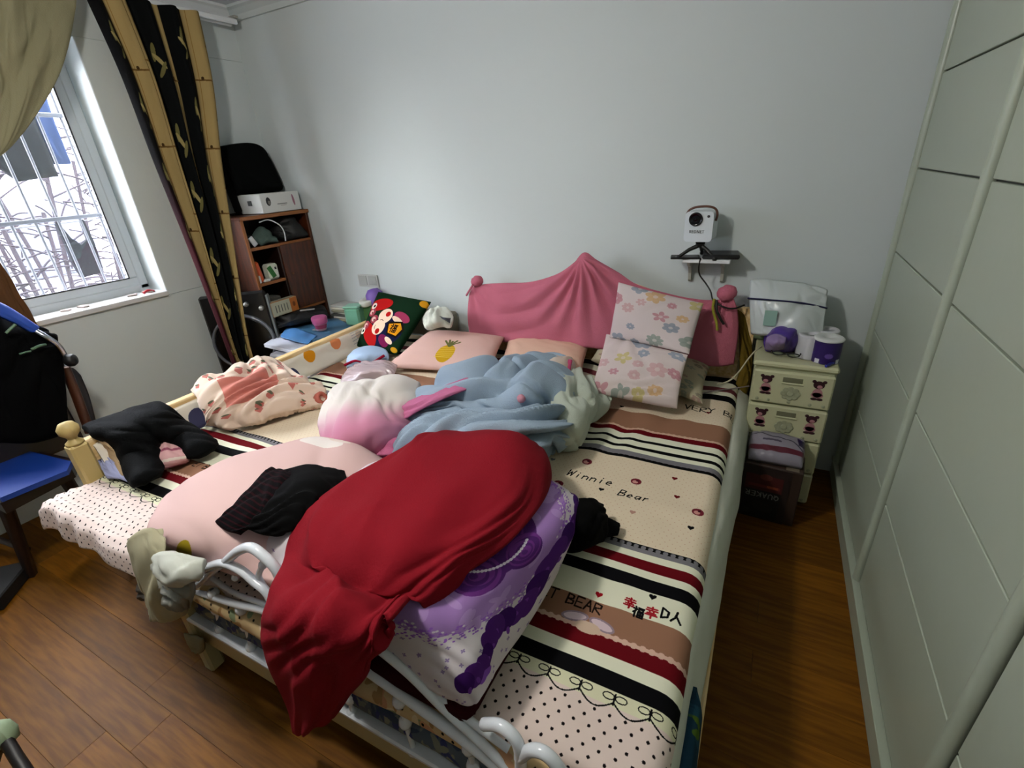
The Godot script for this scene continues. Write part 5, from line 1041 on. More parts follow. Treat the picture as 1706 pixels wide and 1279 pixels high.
	part("body", G.new().cloth([[Vector3(-1.782, 0.73, -2.198), Vector3(-1.802, 0.76, -2.338), Vector3(-1.734, 0.77, -2.347), Vector3(-1.639, 0.74, -2.292)],
		[Vector3(-1.718, 0.72, -2.128), Vector3(-1.678, 0.76, -2.165), Vector3(-1.628, 0.76, -2.203), Vector3(-1.583, 0.73, -2.218)],
		[Vector3(-1.703, 0.7, -2.138), Vector3(-1.671, 0.71, -2.162), Vector3(-1.631, 0.71, -2.197), Vector3(-1.594, 0.7, -2.216)]], 24, 18, {"edge": 0.02, "low": 0.702, "fold": folds(0.02, 2.4, 0.6, 4.0)}), mat(Color(0.80, 0.81, 0.76), 0.5), t)
	part("dark_print", G.new().cloth([[Vector3(-1.622, 0.79, -2.152), Vector3(-1.573, 0.79, -2.129), Vector3(-1.568, 0.77, -2.186)],
		[Vector3(-1.59, 0.785, -2.129), Vector3(-1.549, 0.775, -2.116), Vector3(-1.529, 0.765, -2.119)]], 8, 6, {"edge": 0.004}), mat(Color(0.14, 0.15, 0.18), 0.6), t)


func wall_things() -> void:
	var t := thing("wall_socket", "white double wall socket low on the back wall", "socket")
	part("plate", G.new().box(Vector3(-2.51, 0.862, BACK_Z + 0.006), Vector3(0.185, 0.086, 0.012), 0.003), mat(Color(0.70, 0.71, 0.70), 0.4), t)
	for k in 2:
		part("gang", G.new().box(Vector3(-2.555 + 0.09 * k, 0.865, BACK_Z + 0.013), Vector3(0.076, 0.066, 0.005), 0.002), mat(Color(0.62, 0.63, 0.62), 0.4), t)
	# the little shelf, its bracket, and what stands on it
	t = thing("wall_shelf", "small white shelf on the back wall carrying the projector", "shelf")
	part("board", G.new().box(Vector3(-0.247, 1.086, -2.485), Vector3(0.21, 0.018, 0.146), 0.003), M.white, t)
	part("bracket", G.new().prism(PackedVector2Array([Vector2(0, 0), Vector2(0.11, 0), Vector2(0.10, -0.02), Vector2(0.055, -0.035), Vector2(0.03, -0.07), Vector2(0.025, -0.105), Vector2(0.012, -0.115), Vector2(0, -0.11)]), Vector3(-0.335, 1.077, BACK_Z), Vector3(0, 0, 1), Vector3.UP, Vector3(0.014, 0, 0)), mat(Color(0.66, 0.66, 0.62), 0.5), t)
	part("bracket", G.new().prism(PackedVector2Array([Vector2(0, 0), Vector2(0.11, 0), Vector2(0.10, -0.02), Vector2(0.055, -0.035), Vector2(0.03, -0.07), Vector2(0.025, -0.105), Vector2(0.012, -0.115), Vector2(0, -0.11)]), Vector3(-0.185, 1.077, BACK_Z), Vector3(0, 0, 1), Vector3.UP, Vector3(0.014, 0, 0)), mat(Color(0.66, 0.66, 0.62), 0.5), t)
	solo("set_top_box", G.new().box(Vector3(-0.19, 1.107, -2.475), Vector3(0.16, 0.022, 0.12), 0.006, Basis(Vector3.UP, 0.1)), M.dark, "flat black box on the wall shelf behind the tripod", "set-top box")
	solo("remote_tablet", G.new().box(Vector3(-0.345, 1.1, -2.44), Vector3(0.13, 0.009, 0.075), 0.003, Basis(Vector3.UP, 0.15)), M.dark, "flat black slab jutting past the left end of the wall shelf", "tablet")
	t = thing("projector_tripod", "small black tripod under the white projector", "tripod")
	var top := Vector3(-0.283, 1.168, -2.45)
	part("head", G.new().lathe([[0.0, -0.022], [0.016, -0.022], [0.02, -0.008], [0.022, 0.0], [0.0, 0.0]], top, Basis.IDENTITY, 12), M.black, t)
	for q in [[Vector3(-0.372, 1.104, -2.415)], [Vector3(-0.21, 1.099, -2.415)], [Vector3(-0.28, 1.105, -2.53)]]:
		var l := part("leg", G.new().tube([top + Vector3(0, -0.012, 0), top.lerp(q[0], 0.5), q[0]], [0.011, 0.009, 0.0075], 8), M.black, t)
		part("foot", G.new().lathe([[0, -0.007], [0.01, -0.007], [0.011, 0.002], [0.006, 0.008], [0, 0.009]], q[0], Basis.IDENTITY, 8), M.black, l)
	t = thing("projector", "white upright projector with a round black lens on the wall shelf tripod", "projector")
	var pb := Basis(Vector3.UP, -0.10)
	var pc := Vector3(-0.288, 1.246, -2.455)
	var sh := PackedVector2Array()
	for q in [[-0.062, -0.07, 3.9], [0.062, -0.07, 5.5], [0.062, 0.062, 0.8], [-0.062, 0.062, 2.4]]:
		for k in 5:
			var a: float = [PI, 1.5 * PI, 0.0, 0.5 * PI][[[-0.062, -0.07], [0.062, -0.07], [0.062, 0.062], [-0.062, 0.062]].find([q[0], q[1]])] + k * PI / 8
			sh.append(Vector2(q[0] - signf(q[0]) * 0.016 + cos(a) * 0.016, q[1] - signf(q[1]) * 0.016 + sin(a) * 0.016))
	part("body", G.new().prism(sh, pc + pb * Vector3(0, 0, -0.05), pb.x, pb.y, pb.z * 0.1), mat(Color(0.80, 0.83, 0.85), 0.35), t)
	var fz := 0.0505
	var fb := pb * Basis(Vector3.RIGHT, PI / 2)
	part("lens", G.new().lathe([[0.03, 0.0], [0.03, 0.006], [0.026, 0.007], [0.022, 0.001], [0.0, 0.006]], pc + pb * Vector3(-0.014, 0.03, fz), fb, 24), mat(Color(0.012, 0.012, 0.03), 0.1), t)
	part("sensor", G.new().lathe([[0.006, 0.0], [0.006, 0.002], [0.0, 0.002]], pc + pb * Vector3(0.04, 0.042, fz), fb, 12), M.black, t)
	var tm := TextMesh.new()
	tm.text = "REDNET"
	tm.font_size = 16
	tm.pixel_size = 0.0011
	tm.depth = 0.001
	tm.material = mat(Color(0.2, 0.21, 0.23), 0.5)
	var mi := MeshInstance3D.new()
	mi.name = "lettering"
	mi.mesh = tm
	t.add_child(mi, true)
	mi.transform = Transform3D(pb, pc + pb * Vector3(-0.006, -0.024, fz + 0.0005))
	part("strap", G.new().curve([pc + pb * Vector3(-0.061, 0.05, 0.03), pc + pb * Vector3(-0.05, 0.068, 0.03), pc + pb * Vector3(-0.02, 0.08, 0.03), pc + pb * Vector3(0.03, 0.082, 0.03), pc + pb * Vector3(0.06, 0.07, 0.02), pc + pb * Vector3(0.07, 0.045, 0.02), pc + pb * Vector3(0.066, 0.02, 0.02)], 0.005, 8, 6), mat(Color(0.34, 0.20, 0.15), 0.6), t)
	solo("projector_cable", G.new().curve([Vector3(-0.271, 1.102, -2.41), Vector3(-0.276, 1.058, -2.42), Vector3(-0.27, 1.017, -2.44), Vector3(-0.239, 0.978, -2.44), Vector3(-0.212, 0.946, -2.42), Vector3(-0.197, 0.917, -2.39), Vector3(-0.165, 0.861, -2.37)], 0.0035, 6, 6), mat(Color(0.06, 0.05, 0.04), 0.5), "thin dark cable hanging from the wall shelf to the pink throw", "cable")
	solo("white_cable", G.new().curve([Vector3(-0.118, 0.55, -2.241), Vector3(-0.069, 0.6, -2.185), Vector3(-0.035, 0.62, -2.264), Vector3(-0.01, 0.66, -2.309), Vector3(0.014, 0.7, -2.322), Vector3(0.039, 0.708, -2.381)], 0.0035, 6, 6), mat(Color(0.75, 0.73, 0.62), 0.5), "pale charging cable looping from the drawer tower top to the bed", "cable")
	solo("low_cable", G.new().curve([Vector3(-0.225, 0.51, -2.152), Vector3(-0.142, 0.515, -2.226), Vector3(-0.068, 0.5, -2.314), Vector3(0.015, 0.5, -2.38)], 0.003, 6, 6), mat(Color(0.55, 0.5, 0.5), 0.5), "grey cable lying across the bed corner towards the drawer tower", "cable")


func drawer_unit() -> void:
	var t := thing("drawer_tower", "cream plastic drawer tower with bear stickers beside the bed", "drawers")
	var cr := mat(Color(0.74, 0.74, 0.60), 0.4)
	var x0 := 0.022
	var x1 := 0.333
	var xc := (x0 + x1) / 2
	var zf := -2.205
	part("body", G.new().box(Vector3(xc, 0.345, -2.375), Vector3(x1 - x0, 0.69, 0.32), 0.008), mat(Color(0.66, 0.67, 0.55), 0.4), t)
	part("top", G.new().box(Vector3(xc, 0.692, -2.373), Vector3(x1 - x0 + 0.012, 0.026, 0.346), 0.008), cr, t)
	var ys := [0.672, 0.508, 0.345, 0.18, 0.016]
	for k in 4:
		var yc: float = (ys[k] + ys[k + 1]) / 2
		var h: float = ys[k] - ys[k + 1] - 0.008
		var d := part("drawer", G.new().box(Vector3(xc, yc, zf + (0.004 if k == 1 else 0.0)), Vector3(x1 - x0 - 0.004, h, 0.026), 0.007), cr, t)
		var z := zf + 0.0135 + (0.004 if k == 1 else 0.0)
		part("handle_recess", G.new().box(Vector3(xc, yc + 0.045, z), Vector3(0.075, 0.022, 0.003), 0.001), mat(Color(0.42, 0.42, 0.33), 0.5), d)
		part("handle_lip", G.new().box(Vector3(xc, yc + 0.030, z + 0.003), Vector3(0.085, 0.007, 0.008), 0.002), cr, d)
		# moulded rosette
		var g := G.new()
		for j in 8:
			var a := TAU * j / 8
			g.lathe([[0.012, 0.0], [0.013, 0.003], [0.009, 0.0045], [0.004, 0.003], [0.0, 0.0035]], Vector3(xc + cos(a) * 0.026, yc - 0.018 + sin(a) * 0.021, z - 0.001), Basis(Vector3.RIGHT, PI / 2), 10)
		g.lathe([[0.014, 0.0], [0.014, 0.004], [0.008, 0.006], [0.0, 0.005]], Vector3(xc, yc - 0.018, z - 0.001), Basis(Vector3.RIGHT, PI / 2), 12)
		for sx in [-0.125, -0.08, 0.08, 0.13, 0.0]:
			g.lathe([[0.008, 0.0], [0.006, 0.003], [0.0, 0.0035]], Vector3(xc + sx, yc - 0.06, z - 0.001), Basis(Vector3.RIGHT, PI / 2), 8)
		part("rosette", g, mat(Color(0.60, 0.61, 0.50), 0.45), d).set_meta("kind", "stuff")
		if k < 2:
			for s in [-1, 1]:   # a plain brown bear in a pink frock
				var c := Vector3(xc + s * 0.098, yc + 0.012, z)
				var w := G.new()
				var pk := G.new()
				var disc := func(gg: G, x: float, y: float, rx: float, ry: float, lift: float) -> void:
					gg.lathe([[1.0, 0.0], [1.0, 1.0], [0.0, 1.0]], c + Vector3(x, y, 0), Basis(Vector3(rx, 0, 0), Vector3(0, 0, lift), Vector3(0, ry, 0)), 14)
				disc.call(w, 0, 0.026, 0.021, 0.018, 0.0012)
				disc.call(w, -0.019, 0.041, 0.008, 0.007, 0.0012)
				disc.call(w, 0.019, 0.041, 0.008, 0.007, 0.0012)
				for f in [-0.009, 0.012]:
					var sh := G.new()
					disc.call(sh, f, -0.040, 0.0125, 0.006, 0.0012)
					part("boot_sticker", sh, mat(Color(0.20, 0.07, 0.11), 0.5), d)
				disc.call(pk, 0.004 * s, 0.018, 0.010, 0.008, 0.002)
				disc.call(pk, 0, -0.012, 0.019, 0.021, 0.0011)
				disc.call(pk, 0, -0.022, 0.023, 0.013, 0.0011)
				part("bear_sticker", w, mat(Color(0.20, 0.07, 0.11), 0.5), d)
				part("frock_sticker", pk, mat(Color(0.66, 0.46, 0.48), 0.5), d)
	# on top of it
	t = thing("tissue_pack", "large white plastic pack with a navy band at the back of the drawer tower", "pack")
	var pm := mat(Color(0.74, 0.77, 0.77), 0.3)
	var net := [[Vector3(-0.049, 0.979, -2.5), Vector3(0.04, 0.974, -2.49), Vector3(0.151, 0.963, -2.49), Vector3(0.257, 0.942, -2.5)],
		[Vector3(-0.036, 0.918, -2.46), Vector3(0.061, 0.923, -2.43), Vector3(0.157, 0.918, -2.43), Vector3(0.25, 0.892, -2.46)],
		[Vector3(-0.017, 0.844, -2.42), Vector3(0.071, 0.859, -2.39), Vector3(0.166, 0.853, -2.39), Vector3(0.255, 0.829, -2.42)],
		[Vector3(0, 0.76, -2.4), Vector3(0.085, 0.767, -2.37), Vector3(0.181, 0.76, -2.37), Vector3(0.265, 0.741, -2.4)]]
	part("body", G.new().cloth(net, 40, 30, {"up": Vector3(0, 0.2, 1), "edge": 0.05, "low": 0.706, "fold": folds(0.014, 3.0, 1.2, 3.0)}), pm, t)
	var bf := folds(0.014, 3.0, 1.2, 3.0)
	part("navy_band", G.new().cloth([G.smooth(net[1], 6), G.smooth(net[1], 6).map(func(p): return p + Vector3(0, -0.018, 0.006))], 40, 3, {"up": Vector3(0, 0.2, 1), "edge": 0.003, "th": 0.05, "pow": 0.02, "fold": func(p: Vector3, u: float, _w: float) -> float: return (float(bf.call(p, u, 0.36)) - 0.05 + 0.064)}), mat(Color(0.10, 0.09, 0.30), 0.4), t)
	part("green_panel", G.new().box(Vector3(0.055, 0.863, -2.325), Vector3(0.05, 0.07, 0.004), 0.001), mat(Color(0.55, 0.68, 0.64), 0.4), t)
	solo("green_pack", G.new().cloth([[Vector3(-0.001, 0.74, -2.617), Vector3(0.024, 0.76, -2.611), Vector3(0.058, 0.74, -2.634)],
		[Vector3(-0.012, 0.73, -2.526), Vector3(0.018, 0.76, -2.461), Vector3(0.056, 0.74, -2.516)],
		[Vector3(-0.009, 0.712, -2.506), Vector3(0.024, 0.712, -2.488), Vector3(0.061, 0.712, -2.472)]], 12, 12, {"edge": 0.012, "low": 0.706}), mat(Color(0.52, 0.62, 0.50), 0.5), "pale green packet corner at the left edge of the drawer tower top", "packet")
	t = thing("purple_pouch", "purple and lilac plastic pouch lying on the drawer tower behind the glasses", "pouch")
	var pur := mat(Color(0.26, 0.16, 0.50), 0.35)
	part("body", G.new().cloth([[Vector3(0.082, 0.78, -2.418), Vector3(0.114, 0.81, -2.443), Vector3(0.156, 0.81, -2.464), Vector3(0.18, 0.78, -2.465)],
		[Vector3(0.061, 0.76, -2.384), Vector3(0.103, 0.81, -2.314), Vector3(0.154, 0.81, -2.346), Vector3(0.19, 0.77, -2.41)],
		[Vector3(0.055, 0.74, -2.338), Vector3(0.103, 0.78, -2.286), Vector3(0.149, 0.78, -2.301), Vector3(0.192, 0.74, -2.381)],
		[Vector3(0.054, 0.712, -2.334), Vector3(0.107, 0.715, -2.343), Vector3(0.153, 0.715, -2.357), Vector3(0.184, 0.712, -2.36)]], 26, 26, {"edge": 0.02, "low": 0.706, "fold": folds(0.01, 2.6, 0.9, 3.0)}), pur, t)
	part("clear_window", G.new().cloth([[Vector3(0.052, 0.792, -2.268), Vector3(0.084, 0.812, -2.268), Vector3(0.126, 0.805, -2.252)],
		[Vector3(0.051, 0.765, -2.265), Vector3(0.088, 0.788, -2.226), Vector3(0.125, 0.785, -2.231)],
		[Vector3(0.053, 0.73, -2.284), Vector3(0.095, 0.737, -2.27), Vector3(0.128, 0.735, -2.294)]], 16, 14, {"edge": 0.004, "fold": folds(0.006, 2.6, 0.9, 3.0)}), mat(Color(0.50, 0.42, 0.58), 0.25), t)
	for k in 3:
		t = thing("paper_roll", ["white paper roll at the back left beside the purple pouch", "white paper roll at the back right behind the purple-wrapped one", "white paper roll standing between pouch and purple-wrapped roll"][k], "paper roll", Vector3.ZERO, "paper rolls on the drawer tower")
		var at: Vector3 = [Vector3(0.215, 0.705, -2.43), Vector3(0.285, 0.705, -2.40), Vector3(0.222, 0.705, -2.315)][k]
		part("roll", G.new().lathe([[0.018, 0.0], [0.047, 0.0], [0.05, 0.005], [0.05, 0.1], [0.046, 0.106], [0.018, 0.106], [0.018, 0.0]], at, Basis.IDENTITY, 24), mat(Color(0.76, 0.76, 0.78), 0.9), t)
	t = thing("wrapped_roll", "white roll in a purple printed wrapper at the front right of the drawer tower", "paper roll")
	var ra := Vector3(0.285, 0.705, -2.285)
	var c := Cv.new(256, 128, Color(0.80, 0.80, 0.82))
	var pr := Color(0.15, 0.07, 0.34)
	c.rect(0, 18, 256, 40, pr)
	for k in 4:
		c.ell(32 + k * 64, 62, 25, 40, 0, pr)
		c.disc(32 + k * 64, 84, 9, Color(0.5, 0.4, 0.7))
		c.ell(32 + k * 64, 52, 12, 4, 0, Color(0.38, 0.28, 0.58))
	part("wrapper", G.new().lathe([[0.0, 0.0], [0.052, 0.0], [0.0535, 0.005], [0.0535, 0.10], [0.05, 0.106]], ra, Basis(Vector3.UP, 0.9), 32), mat(Color.WHITE, 0.4, {"tex": c.tex()}), t)
	part("rim", G.new().lathe([[0.056, 0.098], [0.058, 0.104], [0.05, 0.11], [0.02, 0.11], [0.018, 0.09], [0.0, 0.09]], ra, Basis.IDENTITY, 28), mat(Color(0.78, 0.79, 0.78), 0.8), t)
	t = thing("eyeglasses", "black-framed eyeglasses lying on the front of the drawer tower", "glasses")
	var ga := Vector3(0.107, 0.725, -2.26)
	var gb := Vector3(0.166, 0.725, -2.249)
	for q in [ga, gb]:
		var ring := []
		for k in 17:
			var a := TAU * k / 16
			ring.append(q + Vector3(cos(a) * 0.022, sin(a) * 0.012 + 0.003, sin(a) * 0.012))
		var r := part("rim", G.new().tube(ring, 0.0026, 6, false), M.black, t)
		part("lens", G.new().prism(PackedVector2Array([Vector2(-0.02, 0), Vector2(-0.014, -0.011), Vector2(0.014, -0.011), Vector2(0.02, 0), Vector2(0.014, 0.011), Vector2(-0.014, 0.011)]), q + Vector3(0, 0.003, 0), Vector3(1, 0, 0), Vector3(0, 0.7, 0.7), Vector3(0, 0.0007, -0.0007)), mat(Color(0.7, 0.8, 0.76), 0.05, {"alpha": 0.25}), r)
	part("bridge", G.new().curve([ga + Vector3(0.022, 0.004, 0), (ga + gb) / 2 + Vector3(0, 0.009, 0), gb + Vector3(-0.022, 0.004, 0)], 0.003, 6, 4), M.black, t)
	part("temple", G.new().curve([ga + Vector3(-0.022, 0.004, 0), ga + Vector3(-0.028, 0.004, -0.03), ga + Vector3(-0.02, -0.01, -0.11)], 0.0028, 6, 4), M.black, t)
	part("temple", G.new().curve([gb + Vector3(0.022, 0.004, 0), gb + Vector3(0.026, 0.004, -0.03), gb + Vector3(0.0, -0.01, -0.075)], 0.0028, 6, 4), M.black, t)
	solo("blue_tube", G.new().curve([Vector3(0.285, 0.712, -2.202), Vector3(0.304, 0.714, -2.23), Vector3(0.328, 0.714, -2.274)], 0.006, 8, 3), mat(Color(0.14, 0.16, 0.5), 0.4), "small dark blue tube at the front right corner of the drawer tower", "tube")
	# in front of it
	t = thing("cereal_carton", "brown carton with a red and black printed face, upside down, before the drawer tower", "box")
	var kb := Basis(Vector3.UP, -0.06)
	part("body", G.new().box(Vector3(0.165, 0.145, -2.1), Vector3(0.225, 0.285, 0.15), 0.004, kb), mat(Color(0.17, 0.10, 0.055), 0.7), t)
	c = Cv.new(256, 384, Color(0.10, 0.05, 0.04))
	c.rect(20, 60, 200, 110, Color(0.24, 0.02, 0.025))
	c.ell(128, 70, 34, 22, 0, Color(0.32, 0.14, 0.12))
	c.rect(40, 128, 168, 20, Color(0.34, 0.10, 0.10))
	c.rect(140, 128, 60, 16, Color(0.5, 0.22, 0.12))
	c.rect(20, 170, 200, 200, Color(0.022, 0.02, 0.022))
	c.ell(130, 290, 60, 36, 0.3, Color(0.10, 0.09, 0.085))
	c.rect(34, 320, 32, 36, Color(0.12, 0.11, 0.1))
	var word := "REKAUQ"
	for k in 6:
		c.write(word[k], 32 + k * 31, 186, 34, 6, Color(0.45, 0.45, 0.44), 0.0, true)
	part("printed_face", G.new().box(Vector3(0.155, 0.143, -2.1) + kb * Vector3(-0.012, 0, 0.0765), Vector3(0.19, 0.278, 0.002), 0.0, kb), mat(Color.WHITE, 0.6, {"tex": c.tex()}), t)
	part("flap", G.new().box(Vector3(0.165, 0.29, -2.1) + kb * Vector3(0.07, 0, 0.06), Vector3(0.05, 0.003, 0.03), 0.001, kb), mat(Color(0.4, 0.36, 0.3), 0.7), t)
	c = Cv.new(256, 128, Color(0.52, 0.50, 0.55))
	c.rect(0, 84, 256, 20, Color(0.33, 0.08, 0.16))
	c.line([Vector2(0, 30), Vector2(50, 22), Vector2(120, 44), Vector2(200, 50), Vector2(240, 80)], 5, Color(0.14, 0.14, 0.22))
	c.line([Vector2(80, 60), Vector2(150, 64)], 7, Color(0.25, 0.22, 0.3))
	c.poly(PackedVector2Array([Vector2(215, 20), Vector2(256, 30), Vector2(256, 70), Vector2(220, 60)]), Color(0.12, 0.08, 0.25))
	solo("wipes_pack", G.new().cloth([[Vector3(0.052, 0.335, -2.195), Vector3(0.15, 0.345, -2.195), Vector3(0.27, 0.335, -2.195)], [Vector3(0.05, 0.315, -2.13), Vector3(0.15, 0.33, -2.13), Vector3(0.27, 0.315, -2.13)], [Vector3(0.055, 0.296, -2.04), Vector3(0.15, 0.302, -2.035), Vector3(0.262, 0.296, -2.04)]], 24, 16, {"edge": 0.03, "low": 0.294, "th": 0.012, "fold": folds(0.006, 2.0, 0.5, 2.0)}), mat(Color.WHITE, 0.3, {"tex": c.tex()}), "white soft pack with a crimson stripe lying on the brown carton", "pack")


func chair_and_floor() -> void:
	var t := thing("wooden_chair", "dark wooden chair with a blue seat at the left of the beds", "chair")
	part("seat_frame", G.new().prism(PackedVector2Array([Vector2(-2.631, -0.409), Vector2(-2.671, -0.666), Vector2(-2.750, -0.708), Vector2(-3.082, -0.666), Vector2(-3.184, -0.398)]), Vector3(0, 0.375, 0), Vector3.RIGHT, Vector3(0, 0, 1), Vector3(0, 0.055, 0)), M.dark_wood, t)
	part("seat_pad", G.new().prism(PackedVector2Array([Vector2(-2.629, -0.416), Vector2(-2.603, -0.633), Vector2(-2.677, -0.679), Vector2(-2.997, -0.643), Vector2(-3.202, -0.411)]), Vector3(0, 0.43, 0), Vector3.RIGHT, Vector3(0, 0, 1), Vector3(0, 0.022, 0)), mat(Color(0.05, 0.20, 0.52), 0.5), t)
	for q in [[Vector3(-2.71, 0.38, -0.43), Vector3(-2.745, 0, -0.39)], [Vector3(-2.71, 0.38, -0.64), Vector3(-2.70, 0, -0.66)], [Vector3(-3.05, 0.38, -0.40), Vector3(-3.08, 0, -0.36)], [Vector3(-3.08, 0.38, -0.84), Vector3(-3.1, 0, -0.86)]]:
		part("leg", G.new().tube([q[0], q[1]], [0.026, 0.02], 4), M.dark_wood, t)
	part("stretcher", G.new().tube([Vector3(-2.74, 0.13, -0.42), Vector3(-3.08, 0.13, -0.38)], 0.014, 6), M.dark_wood, t)
	part("back_panel", G.new().box(Vector3(-3.02, 0.62, -0.62), Vector3(0.03, 0.46, 0.46), 0.01, Basis(Vector3(0, 0, 1), 0.06)), M.dark_wood, t)
	part("back_post", G.new().tube([Vector3(-2.98, 0.431, -0.876), Vector3(-2.99, 0.628, -0.896), Vector3(-3, 0.78, -0.907)], 0.022, 8), mat(Color(0.26, 0.12, 0.05), 0.4), t)
	t = thing("black_jacket", "black jacket with a blue band hung over the dark wooden chair", "jacket")
	var jk := mat(Color(0.01, 0.011, 0.015), 0.95)
	part("body", G.new().cloth([[Vector3(-3, 1.173, -0.698), Vector3(-3, 1.121, -0.775), Vector3(-3.02, 1.038, -0.832), Vector3(-3.04, 0.956, -0.889)],
		[Vector3(-2.92, 1.044, -0.625), Vector3(-2.91, 1.018, -0.706), Vector3(-2.92, 0.961, -0.79), Vector3(-2.96, 0.888, -0.9)],
		[Vector3(-2.93, 0.854, -0.553), Vector3(-2.9, 0.826, -0.628), Vector3(-2.9, 0.779, -0.735), Vector3(-2.95, 0.773, -0.877)],
		[Vector3(-2.95, 0.631, -0.471), Vector3(-2.93, 0.57, -0.559), Vector3(-2.93, 0.51, -0.664), Vector3(-2.95, 0.487, -0.786)]], 40, 40, {"up": Vector3(1, 0, 0.4), "edge": 0.03, "fold": folds(0.03, 3.0, 1.1, 3.0)}), jk, t)
	part("blue_band", G.new().cloth([[Vector3(-2.94, 1.19, -0.725), Vector3(-2.95, 1.14, -0.786), Vector3(-2.96, 1.081, -0.828), Vector3(-2.98, 0.998, -0.878)],
		[Vector3(-2.9, 1.149, -0.697), Vector3(-2.91, 1.092, -0.755), Vector3(-2.92, 1.044, -0.796), Vector3(-2.95, 0.974, -0.844)]], 24, 6, {"up": Vector3(1, 0.5, 0.4), "edge": 0.012}), mat(Color(0.10, 0.26, 0.62), 0.5), t)
	part("lining", G.new().cloth([[Vector3(-3.02, 0.775, -0.913), Vector3(-3.05, 0.751, -0.946), Vector3(-3.08, 0.699, -0.97)],
		[Vector3(-3, 0.661, -0.892), Vector3(-3.04, 0.636, -0.935), Vector3(-3.08, 0.581, -0.964)],
		[Vector3(-2.99, 0.501, -0.874), Vector3(-3.03, 0.475, -0.909), Vector3(-3.07, 0.433, -0.938)]], 10, 16, {"up": Vector3(1, 0, 1), "edge": 0.015}), mat(Color(0.25, 0.25, 0.27), 0.8), t)
	t = thing("chrome_handle", "curved chrome tube with a black round grip at the top of the dark chair", "handle")
	part("tube", G.new().curve([Vector3(-2.92, 0.994, -0.846), Vector3(-2.9, 0.96, -0.865), Vector3(-2.9, 0.914, -0.889), Vector3(-2.9, 0.866, -0.895), Vector3(-2.9, 0.836, -0.893)], 0.013, 10, 6), M.chrome, t)
	part("grip", G.new().lathe([[0.0, -0.022], [0.022, -0.02], [0.03, -0.008], [0.03, 0.012], [0.02, 0.022], [0.0, 0.024]], Vector3(-2.88, 0.835, -0.903), Basis(Vector3(1, 0, 1).normalized(), PI / 2), 18), M.black, t)
	solo("green_strips", G.new().curve([Vector3(-2.86, 0.929, -0.74), Vector3(-2.86, 0.93, -0.767), Vector3(-2.86, 0.928, -0.781)], 0.004, 6, 4).curve([Vector3(-2.86, 1.028, -0.734), Vector3(-2.86, 1.046, -0.761), Vector3(-2.86, 1.055, -0.776)], 0.006, 6, 4).curve([Vector3(-2.86, 0.935, -0.784), Vector3(-2.86, 0.941, -0.817), Vector3(-2.87, 0.937, -0.841)], 0.006, 6, 4), mat(Color(0.30, 0.42, 0.32), 0.4), "pale green straps caught on the black jacket", "straps")
	solo("black_floor_box", G.new().box(Vector3(-2.78, 0.03, -0.25), Vector3(0.24, 0.06, 0.24), 0.006, Basis(Vector3.UP, 0.78)), mat(Color(0.02, 0.018, 0.02), 0.6), "corner of a flat black box on the floor at the left edge", "box")
	t = thing("floor_rod", "dark rod with a pale green end at the bottom left corner", "rod")
	part("rod", G.new().tube([Vector3(-1.565, 0.28, -0.023), Vector3(-1.516, 0.26, -0.018), Vector3(-1.43, 0.22, -0.011)], 0.014, 8), mat(Color(0.06, 0.04, 0.035), 0.5), t)
	part("end", G.new().lathe([[0.0, -0.035], [0.022, -0.03], [0.03, -0.005], [0.026, 0.02], [0.012, 0.034], [0.0, 0.036]], Vector3(-1.592, 0.29, -0.026), Basis(Vector3(0, 0, 1), 0.6), 14), mat(Color(0.55, 0.62, 0.50), 0.6), t)
	part("foot", G.new().tube([Vector3(-1.756, 0, 0.077), Vector3(-1.622, 0.26, -0.024)], 0.012, 8), mat(Color(0.06, 0.04, 0.035), 0.5), t)


# ---------------------------------------------------------------- objects
var taken := {}
func numbered(called: String) -> String:
	var n: int = taken.get(called, 0)
	taken[called] = n + 1
	return called if n == 0 else "%s_%03d" % [called, n]


func tag(o: Node, label: String, category: String, group := "") -> Node:
	o.set_meta("label", label)
	o.set_meta("category", category)
	if group:
		o.set_meta("group", group)
	return o


func thing(called: String, label: String, category: String, at := Vector3.ZERO, group := "") -> Node3D:
	var o := Node3D.new()
	o.name = numbered(called)
	add_child(o)
	o.position = at
	tag(o, label, category, group)
	return o


# commits g as one mesh under parent; g is in world axes, so a parent's place is taken off
func part(called: String, g: G, m: Material, parent: Node3D) -> MeshInstance3D:
	var o := MeshInstance3D.new()
	o.name = called
	o.mesh = g.mesh(m)
	parent.add_child(o, true)
	var p := Vector3.ZERO
	var q: Node = parent
	while q != self:
		p += (q as Node3D).position
		q = q.get_parent()
	o.position = -p
	return o


func solo(called: String, g: G, m: Material, label: String, category: String, group := "") -> MeshInstance3D:
	var o := MeshInstance3D.new()
	o.name = numbered(called)
	o.mesh = g.mesh(m)
	add_child(o)
	tag(o, label, category, group)
	return o


func struct(called: String, g: G, m: Material) -> MeshInstance3D:
	var o := MeshInstance3D.new()
	o.name = numbered(called)
	o.mesh = g.mesh(m)
	add_child(o)
	o.set_meta("kind", "structure")
	return o


